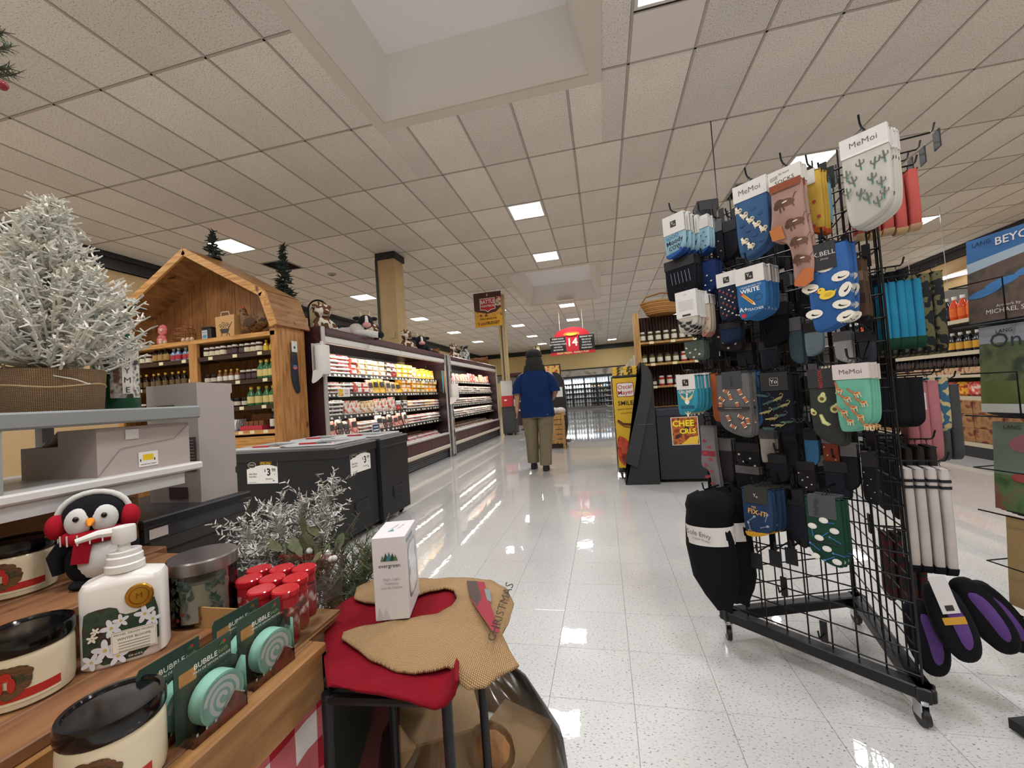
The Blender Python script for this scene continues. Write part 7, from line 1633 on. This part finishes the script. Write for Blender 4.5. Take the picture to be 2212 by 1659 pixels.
# dark bin with poster
t = thing('dark_bin', 'black dump bin with a yellow lettered snack poster', 'bin', (.875, 5.05, 0))
MB().bb(-.29, .29, 0, .5, .04, .78).build('bin_body', M('#1f2029', .5), t); MB().rbox((0, .25, .82), (.6, .52, .09), .01).build('bin_rim', M('#262733', .45), t)
for a in (-.22, .22): MB().cyl((a-.012, .06, .02), (a+.012, .06, .02), .02, n=12).build('caster_wheel', BLACK, t, 40)
a, b_ = at_y(1448, 902, 5.045), at_y(1512, 960, 5.045); xa, xb, zt, zb = a.x-.875, b_.x-.875, a.z, b_.z
MB().bb(xa, xb, -.004, -.001, zb, zt).build('poster', M('#d9cdb8', .5), t); d = Draw(-.0045, .0004); wq = xb-xa; hq = zt-zb
d.rect(xa+.01, xb-.008, zb+.008, zt-.008, M('#7a2c1c', .5, 0, 'print', b='#c26a2c', c='#3a1c14', scale=14)); d.poly([(xa+.1, zb+.01), (xb-.02, zb+.01), (xb-.01, zb+.1), (xa+.2, zb+.09)], M('#e0b83a', .5)); d.text('CHEE', xa+wq*.45, zt-hq*.24, hq*.3, M('#f0dc2c', .5), 0, .03); d.text('CRLS', xa+wq*.6, zt-hq*.52, hq*.24, M('#f0dc2c', .5), 0, .03); d.build('poster_print', t)
# pickle shelf with rusty corrugated backing
t = thing('pickle_shelf', 'wooden shelf with rusty corrugated metal backing and jars', 'shelf', (.47, 5.65, 0))
WP = M('#b58a4e', .6, 0, 'wood', dark='#8a6230', light='#cfa468')
for x in (0, 1.3): MB().bb(x, x+.06, 0, .3, 0, 2.13).build('upright', WP, t)
for z in (1.73, 1.44, 1.14, .86): 
    s_ = MB().bb(.06, 1.3, 0, .3, z-.025, z).build('shelf_board', WP, t); [ob('price_tag', tagm, s_, (.2+.27*q, -.002, z-.014)) for q in range(4)]
for k in range(31):
    b = MB(); x = .06+k*.04; b.lathe([(.02, .1), (.02, 2.1)], 8, (x+.02, .29, 0)); b.build('corrugation_rib', M('#4a342c', .6, .3, 'vary', col2='#2e221e', scale=4), t)
jm('jar_pickle', jar(gl('#4a4a22'), M('#d9d4c8', .5), M('#d8d4cc', .4), .036, .14)); jm('jar_salsa', jar(gl('#a82a24'), M('#d9d4c8', .5), M('#cfc9bd', .4), .036, .13)); jm('jar_olive', jar(gl('#5d5a2c'), M('#d9d4c8', .5), M('#2a2a2c', .4), .036, .13))
JL.update(jar_pickle='pickle jar with white label', jar_salsa='red salsa jar with white label', jar_olive='green relish jar with white label')
for z, L_, wh_ in ((1.73, ['jar_pickle']*7+['jar_olive']*5, 'top'), (1.44, ['jar_olive']*5+['jar_salsa']*3+['jar_pickle']*4, 'middle'), (1.14, ['jar_black']*2+['jar_salsa']*3+['jar_olive']*5, 'lower')):
    for q, kd in enumerate(L_): put(kd, .47+.1+q*.1, 5.65+.07, z, wh_+' board of the pickle shelf')
t = thing('wicker_basket', 'shallow wicker basket on top of the pickle shelf', 'basket', (.86, 5.82, 2.1))
for k in range(7): MB().tube([((.2+.012*k)*math.cos(a), (.12+.008*k)*math.sin(a), .02+.024*k) for a in [6.283*i/26 for i in range(27)]], .014, 6, False).build('wicker_row', M('#b5854a' if k % 2 else '#a3733a', .8), t, 60)
MB().cyl((0, 0, .0), (0, 0, .02), .19, n=20).build('basket_floor', M('#9a6c38', .8), t)
MB().tube([(-.27, 0, .17), (-.2, 0, .26), (0, 0, .3), (.2, 0, .26), (.27, 0, .17)], .012, 6).build('handle', M('#9a6c38', .8), t, 60)
# long white gondola running down the aisle behind it
t = thing('white_gondola', 'long white slatted gondola running down the right side of the main aisle', 'shelf', (.62, 6.4, 0))
MB().bb(.3, .36, 0, 13.5, 0, 2.0).build('spine', M('#cfc6b4', .6), t)
um = MB().bb(.22, .3, -.02, .02, 0, 2.0).mesh('upright', M('#d2cbbb', .5))
for k in range(12): ob('upright', um, t, (0, .05+k*1.21, 0))
for z in (.15, .5, .85, 1.2): MB().bb(-.06, .3, 0, 13.5, z-.02, z).build('shelf', M('#d6d2c8', .5), t)
for k in range(34): MB().bb(.28, .3, .2+k*.4, .23+k*.4, 1.25, 1.98).build('slat', M('#bdb5a4', .5), t)
cm = {}
for z in (.15, .5, .85, 1.2):
    y = .15
    while y < 8:
        c = R.choice(('yellow', 'white', 'red', 'cream', 'navy', 'orange')); L_ = R.uniform(.25, .45)
        key = (c, round(L_, 1))
        if key not in cm: cm[key] = MB().rbox((0, 0, .11), (.2, key[1], .22), .006).mesh('carton', PRINTS[c])
        o = ob('grocery_carton', cm[key], None, (.7, 6.4+y+key[1]/2, z)); tag(o, c+' grocery carton on the white gondola shelf', 'box', c+' cartons on the white gondola'); y += key[1]+.03
# ------------------------------------------------------------------ soda aisle on the right
t = thing('soda_gondola', 'grey metal gondola of sodas and snacks beyond the sock rack', 'shelf', (4.35, 4.6, 0))
GM = M('#8f8d89', .5); LEN = 11.0; SH = [1.70, 1.30, 1.02, .74, .18]
MB().bb(.5, .56, 0, LEN, 0, 2.2).build('back_panel', M('#6d6a66', .6), t); MB().bb(0, .5, 0, LEN, 0, .14).build('kick_base', M('#26272a', .5), t)
for z in SH: s_ = MB().bb(.0 if z < .3 else .04, .5, 0, LEN, z-.03, z).build('shelf', GM, t); MB().bb(-.008 if z < .3 else .032, .0 if z < .3 else .04, 0, LEN, z-.045, z+.004).build('price_rail', M('#c2b59a', .5), s_)
jm('soda_orange', bottle(gl('#c8481e'), M('#d9641e', .5), M('#e6e4de', .4), .055, .31)); jm('soda_dark', bottle(gl('#1e1614'), M('#2a2a3a', .5), M('#e6e4de', .4), .055, .31)); jm('soda_red', bottle(gl('#a8201e'), M('#c22a24', .5), M('#e6e4de', .4), .055, .31)); jm('drink_dark', bottle(gl('#17181c'), M('#c9962c', .5), M('#e0ddd6', .4), .05, .25)); jm('drink_small', bottle(gl('#1c1a1c'), M('#4a3a34', .5), M('#e6e4de', .4), .032, .17))
SL = {'soda_orange': 'orange soda bottle with white cap', 'soda_dark': 'dark cola bottle with white cap', 'soda_red': 'red soda bottle with white cap', 'drink_dark': 'black drink bottle with yellow label', 'drink_small': 'small dark drink bottle with white cap'}
def soda(kd, y, z, wh_, x=4.46): o = ob('soda_bottle', JM[kd], None, (x, y, z), R.uniform(0, 6)); tag(o, SL[kd]+' on the '+wh_+' of the soda gondola', 'bottle', SL[kd]+' '+wh_)
for q in range(28): soda(['soda_red', 'soda_orange', 'soda_orange', 'soda_dark', 'soda_dark'][(q//3) % 5], 5.3+q*.125, 1.70, 'top shelf')
for q in range(24): soda('drink_dark', 5.3+q*.12, 1.30, 'second shelf')
for q in range(40): soda('drink_small', 5.3+q*.078, 1.11, 'tan trays', 4.47)
bx_ = MB().rbox((0, 0, .04), (.16, .3, .085), .003).mesh('drink_tray', M('#b8926a', .6, 0, 'print', b='#c9a67c', c='#7a2c34', scale=16))
for q in range(11): o = ob('drink_tray', bx_, None, (4.49, 5.42+q*.31, 1.02)); tag(o, 'tan drink tray carton on the third soda gondola shelf', 'box', 'tan drink trays')
sn = {c: MB().rbox((0, 0, .09), (.1, .17, .18), .03).mesh('snack_bag', PRINTS[c]) for c in ('red', 'orange', 'yellow')}
for q in range(19): c = ['red', 'orange', 'red', 'yellow'][q % 4]; o = ob('snack_bag', sn[c], None, (4.47, 5.4+q*.18, .74)); tag(o, c+' snack bag on the fourth shelf of the soda gondola', 'bag', c+' snack bags on the gondola')
cs = MB().rbox((0, 0, .085), (.25, .38, .17), .005).mesh('drink_case', M('#8a6038', .6, 0, 'print', b='#a87a4a', c='#6a2c1c', scale=8))
for q in range(9):
    for k in range(3): o = ob('drink_case', cs, None, (4.5, 5.5+q*.39, .181+k*.172)); tag(o, 'brown cardboard drink case stacked on the lowest gondola deck', 'box', 'brown drink cases')
# wall fluorescent tube and the half-round aisle sign beyond
a, b_ = at_x(1988, 613, 9.3), at_x(2090, 589, 9.3); t = thing('strip_light', 'long white fluorescent strip light on the right-hand wall', 'light', (a+b_)/2)
MB().cyl(a-(a+b_)/2, b_-(a+b_)/2, .035, n=10).build('tube', M('#fffaf0', .4, 0, 'emit', e=5.0), t, 40); MB().bb(.04, .2, -(b_-a).length/2, (b_-a).length/2, -.04, .06).build('housing', M('#cfccc6', .5), t)
p = at_y(2012, 655, 9.6); t = thing('half_round_sign', 'red half-round hanging aisle sign beyond the soda gondola', 'sign', p); MB().prism(ellipse(0, -.05, .5, .28, 24, 0, 0, 180), 0, .03).build('arched_panel', RS, t); d = Draw(-.001, .001); [d.line([(-.35, -.02), (-.35+.3*math.cos(q*.35), -.02+.1*math.sin(q*.35))], .012, M('#e0b83a', .6)) for q in range(9)]; d.build('straw_print', t)
for q in (-.3, .3): MB().cyl((q, .015, .1), (q, .015, CZ-p.z), .006, n=5).build('hanging_rod', GREYT, t)
# ------------------------------------------------------------------ calendar rack at the right edge
cu = Vector((.26, -.966, 0)).normalized(); cn = Vector((-.966, -.26, 0)); crz = math.atan2(cn.x, -cn.y); C0 = Vector((1.335, 1.83, 0))
t = thing('calendar_rack', 'black wire spinner rack holding calendars', 'rack', C0+cu*.22-cn*.16)
ro = Vector(t.location)
MB().cyl((0, 0, .03), (0, 0, 1.75), .016, n=12).build('centre_post', RKB, t, 40)
for k in range(3): a = crz+k*2.094; MB().box((.2*math.sin(a), -.2*math.cos(a), .025), (.04, .44, .03), Matrix.Rotation(a, 3, 'Z')).build('base_leg', RKB, t)
CAL = [((2085, 518), (2093, 700), 1.5, 'lake landscape calendar titled beyond', '#5a7a9a'), ((2128, 712), (2110, 880), 1.5, 'country lawn calendar titled on', '#6a7a6a'), ((2146, 914), (2160, 1080), 1.5, 'flower garden calendar', '#7a8a7c'), ((2150, 1118), (2170, 1270), 1.5, 'tan botanical calendar', '#b09468')]
zt = [1.585, 1.262, .925, .60]
for k, (c, z) in enumerate(zip(CAL, zt)):
    w_, h = .335, .305
    for j in range(5):
        base = C0+cu*(w_/2+.02*k+.006*j)-cn*(.012*j-.012*k)+Vector((0, 0, z-h-.006*j))
        t2 = thing('calendar', c[3]+' in the wire rack' if j == 0 else ['lake', 'lawn', 'garden', 'botanical'][k]+' calendar behind the front one in the wire rack', 'calendar', base, crz, None if j == 0 else ['lake', 'lawn', 'garden', 'botanical'][k]+' calendars behind')
        MB().bb(-w_/2, w_/2, -.002, .004, 0, h).build('cover', M(c[4] if j == 0 else '#565a62', .35), t2)
        t2.rotation_euler[0] = math.radians(-4)
        if j: continue
        d = Draw(-.0022, .0002); K = M('#20242a', .5); Wt = M('#e6e6e2', .5)
        if k == 0:
            d.rect(-w_/2, w_/2, h*.72, h, M('#3f6fa8', .5)); d.poly([(-w_/2, h*.6), (w_/2, h*.78), (w_/2, h*.86), (-w_/2, h*.72)], M('#a9bccb', .5)); d.poly([(-w_/2, 0), (w_/2, 0), (w_/2, h*.78), (.05, h*.72), (-w_*.2, h*.66), (-w_/2, h*.6)], M('#5d5048', .6, 0, 'print', b='#6d5a50', c='#4a4a44', scale=14)); [d.ell(x*w_, z_*h, .05, .014, M('#4f86c2', .4), 12) for x, z_ in ((-.2, .42), (.05, .5), (.25, .55), (-.35, .34), (.3, .42))]
            d.text('LANG', -w_*.36, h*.93, .022, M('#1c3a5a', .5)); d.text('BEYOND', -.005, h*.895, .038, Wt, 0, .012); d.text('Artwork by', -w_*.15, h*.16, .014, Wt); d.text('MICHAEL SIEVE', -w_*.12, h*.1, .022, Wt)
        elif k == 1:
            d.rect(-w_/2, w_/2, h*.8, h, M('#9aa0a8', .5)); d.rect(-w_/2, w_/2, h*.3, h*.8, M('#54624a', .6, 0, 'print', b='#6d7a52', c='#3f4a3c', scale=12)); d.rect(-w_/2, w_/2, h*.1, h*.36, M('#5f6e3c', .6, 0, 'print', b='#6f7c46', c='#54623a', scale=8)); d.rect(-w_*.1, w_*.14, h*.36, h*.5, M('#8a4a3c', .5)); d.poly([(-w_*.12, h*.5), (w_*.16, h*.5), (w_*.02, h*.58)], M('#6d5a54', .5)); d.rect(-w_*.5, w_*.5, 0, h*.1, M('#d6dcd8', .5)); d.text('LANG', -w_*.28, h*.93, .018, K); d.text('On', -w_*.27, h*.82, .07, M('#3a4248', .5)); d.text('the Farm', w_*.2, h*.82, .05, M('#3a4248', .5))
        elif k == 2:
            d.rect(-w_/2, w_/2, 0, h*.4, M('#46603c', .6, 0, 'print', b='#5d7a4a', c='#8a5a4a', scale=16)); d.ell(-w_*.22, h*.78, .05, .03, M('#a8707c', .6), 20); d.ell(-w_*.05, h*.62, .026, .02, M('#9a6a2c', .5))
            for q in range(7): a = math.radians(200+q*23); d.ell(-w_*.05+.04*math.cos(a), h*.58+.04*math.sin(a), .03, .009, M('#d9b03a', .5), 200+q*23)
            d.ell(-w_*.15, h*.4, .07, .02, M('#a84a4c', .6), 5); d.ell(w_*.2, h*.36, .06, .02, M('#b3485a', .6), -10); d.text('LANG', -w_*.33, h*.94, .018, K); d.text('Gardens', w_*.2, h*.86, .06, Wt)
        else:
            [d.line([(-w_*.05+.03*q, 0), (.02+.05*q, h*.5)], .004, M('#5a3a34', .6)) for q in range(5)]; [d.ell(-w_*.1+.04*q, h*(.3+.06*(q % 3)), .02, .007, M('#6a3a38', .6), 30+20*q) for q in range(7)]; d.rect(-w_*.3, -w_*.12, h*.86, h*.92, M('#2a2420', .5))
        d.build('cover_print', t2)
    # wire pocket
    b = MB(); q0 = C0+cu*(.02*k-.03)+cn*(.03+.012*k)-ro; q1 = q0+cu*.16; zb = z-h
    b.tube([q0-cn*.1+Vector((0, 0, zb+.14)), q0+Vector((0, 0, zb+.14)), q1+Vector((0, 0, zb+.14)), q1+Vector((0, 0, zb-.01)), q1-cn*.1+Vector((0, 0, zb-.012))], .0025, 6); b.tube([q0-cn*.1+Vector((0, 0, zb-.012)), q0+cu*.38-cn*.1+Vector((0, 0, zb-.012)), Vector((0, 0, zb-.012))], .0028, 6); b.build('wire_pocket', WIRE, t, 40)
    b = MB(); b.tube([q0+cn*.0+Vector((0, 0, zb-.012)), q0+cu*.36+Vector((0, 0, zb-.012)), q0+cu*.36-cn*.1+Vector((0, 0, zb-.012))], .0028, 6); b.build('pocket_rail', WIRE, t, 40)
# ------------------------------------------------------------------ far end: dairy coolers, mural band, clutter
YD = 27.4
t = thing('dairy_cooler', 'row of glass door dairy coolers along the far wall', 'cooler', (-1.2, YD, 0))
DX0, DX1 = -4.8, 4.0; dw = .8; nD = int((DX1-DX0)/dw)
MB().bb(DX0, DX1, .9, 1.0, .0, 2.15).build('cooler_back', M('#7d8288', .6), t); MB().bb(DX0, DX1, 0, 1.0, 0, .16).build('kick_base', M('#6a6866', .5), t); MB().bb(DX0, DX1, 0, 1.0, 2.05, 2.2).build('cooler_top', M('#2a2b2e', .5), t)
for z in (.42, .75, 1.08, 1.4, 1.72): MB().bb(DX0+.02, DX1-.02, .2, .88, z-.02, z).build('shelf', M('#b8bcc0', .5), t)
for k in range(nD+1): MB().bb(DX0+k*dw-.04, DX0+k*dw+.04, -.02, .06, .16, 2.05).build('door_frame', M('#17181b', .4), t)
for k in range(nD): 
    p = MB().bb(DX0+k*dw+.04, DX0+(k+1)*dw-.04, .0, .012, .18, 2.03).build('door_glass', CLEAR, t); MB().bb(DX0+k*dw+.06, DX0+k*dw+.09, -.05, -.0, .8, 1.4).build('door_handle', BLACKM, p)
l = bpy.data.lights.new('cooler_lamp', 'AREA'); l.shape = 'RECTANGLE'; l.size = DX1-DX0; l.size_y = .1; l.energy = 190; l.color = (.95, .98, 1); lo = ob('cooler_lamp', l, t, ((DX0+DX1)/2, .08, 2.0)); lo.rotation_euler = (math.radians(35), 0, 0)
jug = MB(); jug.lathe([(.07, 0), (.075, .01), (.075, .15), (.03, .22), (.028, .25)], 10); jugm = jug.mesh('milk_jug', M('#e8e8e6', .4)); bt = {c: bottle(gl(cc), M(lc, .5), M('#e0ddd6', .4), .05, .24) for c, cc, lc in (('blue', '#4a78b0', '#dfe4ea'), ('white', '#dddcd8', '#b8c4d0'), ('brown', '#4a3428', '#c9b490'), ('grey', '#8a8f96', '#dcdcd8'))}
btm = {c: v[0].mesh('drink_bottle', v[1], 35) for c, v in bt.items()}
for k in range(2, 8):
    for zi, z in enumerate((.16, .42, .75, 1.08, 1.4, 1.72)):
        for q in range(4):
            x = -1.2+DX0+k*dw+.13+q*.18
            if to_px((x, YD+.3, 1))[0] < 1279: o = ob('milk_jug', jugm, None, (x, YD+.3, z)); tag(o, 'white milk jug behind the glass doors of the far dairy cooler', 'jug', 'milk jugs in the far cooler')
            else: c = ['blue', 'white', 'grey', 'brown'][(zi+k+q//2) % 4]; o = ob('drink_bottle', btm[c], None, (x, YD+.3, z)); tag(o, c+' dairy drink bottle behind the glass of the far cooler', 'bottle', c+' bottles in the far cooler')
o = struct(MB().bb(XL+.01, XR-.01, YB-.03, YB-.001, 2.2, 2.68).build('trim_8', M('#b8b2a4', .7, 0, 'print', b='#cfc8b8', c='#8a8578', scale=1.6, detail=4)))
struct(MB().bb(XL+.01, XR-.01, YB-.05, YB-.031, 2.68, 2.76).build('trim_9', M('#3a3430', .6)))
# far deli case and island displays on the left
t = thing('deli_case', 'white open deli case beyond the dispenser stand', 'cooler', (-2.9, 15.5, 0))
MB().bb(-.9, 0, 0, 8, 0, .5).build('base', M('#3a2226', .5), t); MB().bb(-.9, -.8, 0, 8, .5, 2.0).build('back_panel', M('#8a8682', .6), t); MB().bb(-.9, -.05, 0, 8, 1.95, 2.05).build('canopy', MAROON, t); MB().bb(-.12, -.06, .05, 7.95, 1.88, 1.95).build('light_valance', M('#fff4e0', .4, 0, 'emit', e=3.0), t)
for z in (.55, .9, 1.25, 1.6): MB().bb(-.8, -.3, .02, 7.98, z-.02, z).build('shelf', M('#3a3a3c', .5), t)
for z in (.55, .9, 1.25, 1.6):
    for q in range(24): pack(R.choice(('tray', 'brick')), R.choice(('cream', 'white', 'orange', 'pink')), -3.22, 15.7+q*.32, z, 'on the far deli case')
t = thing('black_podium', 'black podium scale stand beyond the dispenser cabinet', 'stand', (-2.5, 13.4, 0)); MB().bb(-.2, .2, 0, .35, .85, 1.35).build('screen', M('#232427', .4), t); MB().bb(-.17, .17, -.005, 0, .9, 1.3).build('screen_panel', M('#36383c', .3), t); MB().cyl((0, .17, .03), (0, .17, .86), .04, n=12).build('post', BLACK, t, 40); MB().bb(-.25, .25, -.08, .42, 0, .03).build('foot', BLACK, t)
t = thing('poster_stand', 'dark display stand with a yellow and red poster behind the shopper', 'stand', (-2.1, 16.8, 0)); MB().bb(-.45, .45, 0, .06, 0, 2.35).build('board', M('#3a2420', .5), t); d = Draw(-.001, .001); d.rect(-.4, .4, 1.55, 2.3, M('#d9b04a', .5, 0, 'print', b='#e0c070', c='#b3402c', scale=7)); d.rect(-.4, .4, .9, 1.5, M('#c9c4ba', .5, 0, 'print', b='#8a8f96', c='#b3302c', scale=7)); d.build('poster', t)
t = thing('wooden_display', 'wood slat produce display ahead of the shopper', 'display', (-1.22, 8.4, 0))
MB().bb(-.32, .36, .05, .6, 0, .12).build('plinth', M('#3a2c22', .6), t)
for k in range(6): MB().bb(-.36, .4, 0, .02, .1+k*.1, .185+k*.1).build('slat', WP, t)
for x in (-.36, .34): MB().bb(x, x+.05, -.02, .0, .0, .75).build('post', WP, t)
MB().bb(-.34, .38, .02, .6, .66, .69).build('deck', WP, t)
for q in range(5): o = MB().sph((0, 0, .07), (.12, .1, .08), 10, 6).build('produce_bag', M('#c2beba', .3), None, 60, (-1.44+q*.13, 8.65, .69)); tag(o, 'pale plastic produce bag on the wood slat display', 'bag', 'produce bags')
t = thing('tall_sign_stand', 'tall black sign stand with a white card past the shopper', 'stand', (at_y(1221, 850, 9.6).x-.16, 9.6, 0)); MB().prism(chaikin([(-.16, 0), (.16, 0), (.16, 1.4), (.05, 1.62), (-.16, 1.66)], 1), 0, .25).build('board', M('#1c1d20', .5), t); MB().bb(-.05, .1, -.004, -.001, 1.05, 1.28).build('card', WHITE, t); MB().bb(-.2, .2, -.08, .33, 0, .02).build('foot', BLACK, t)
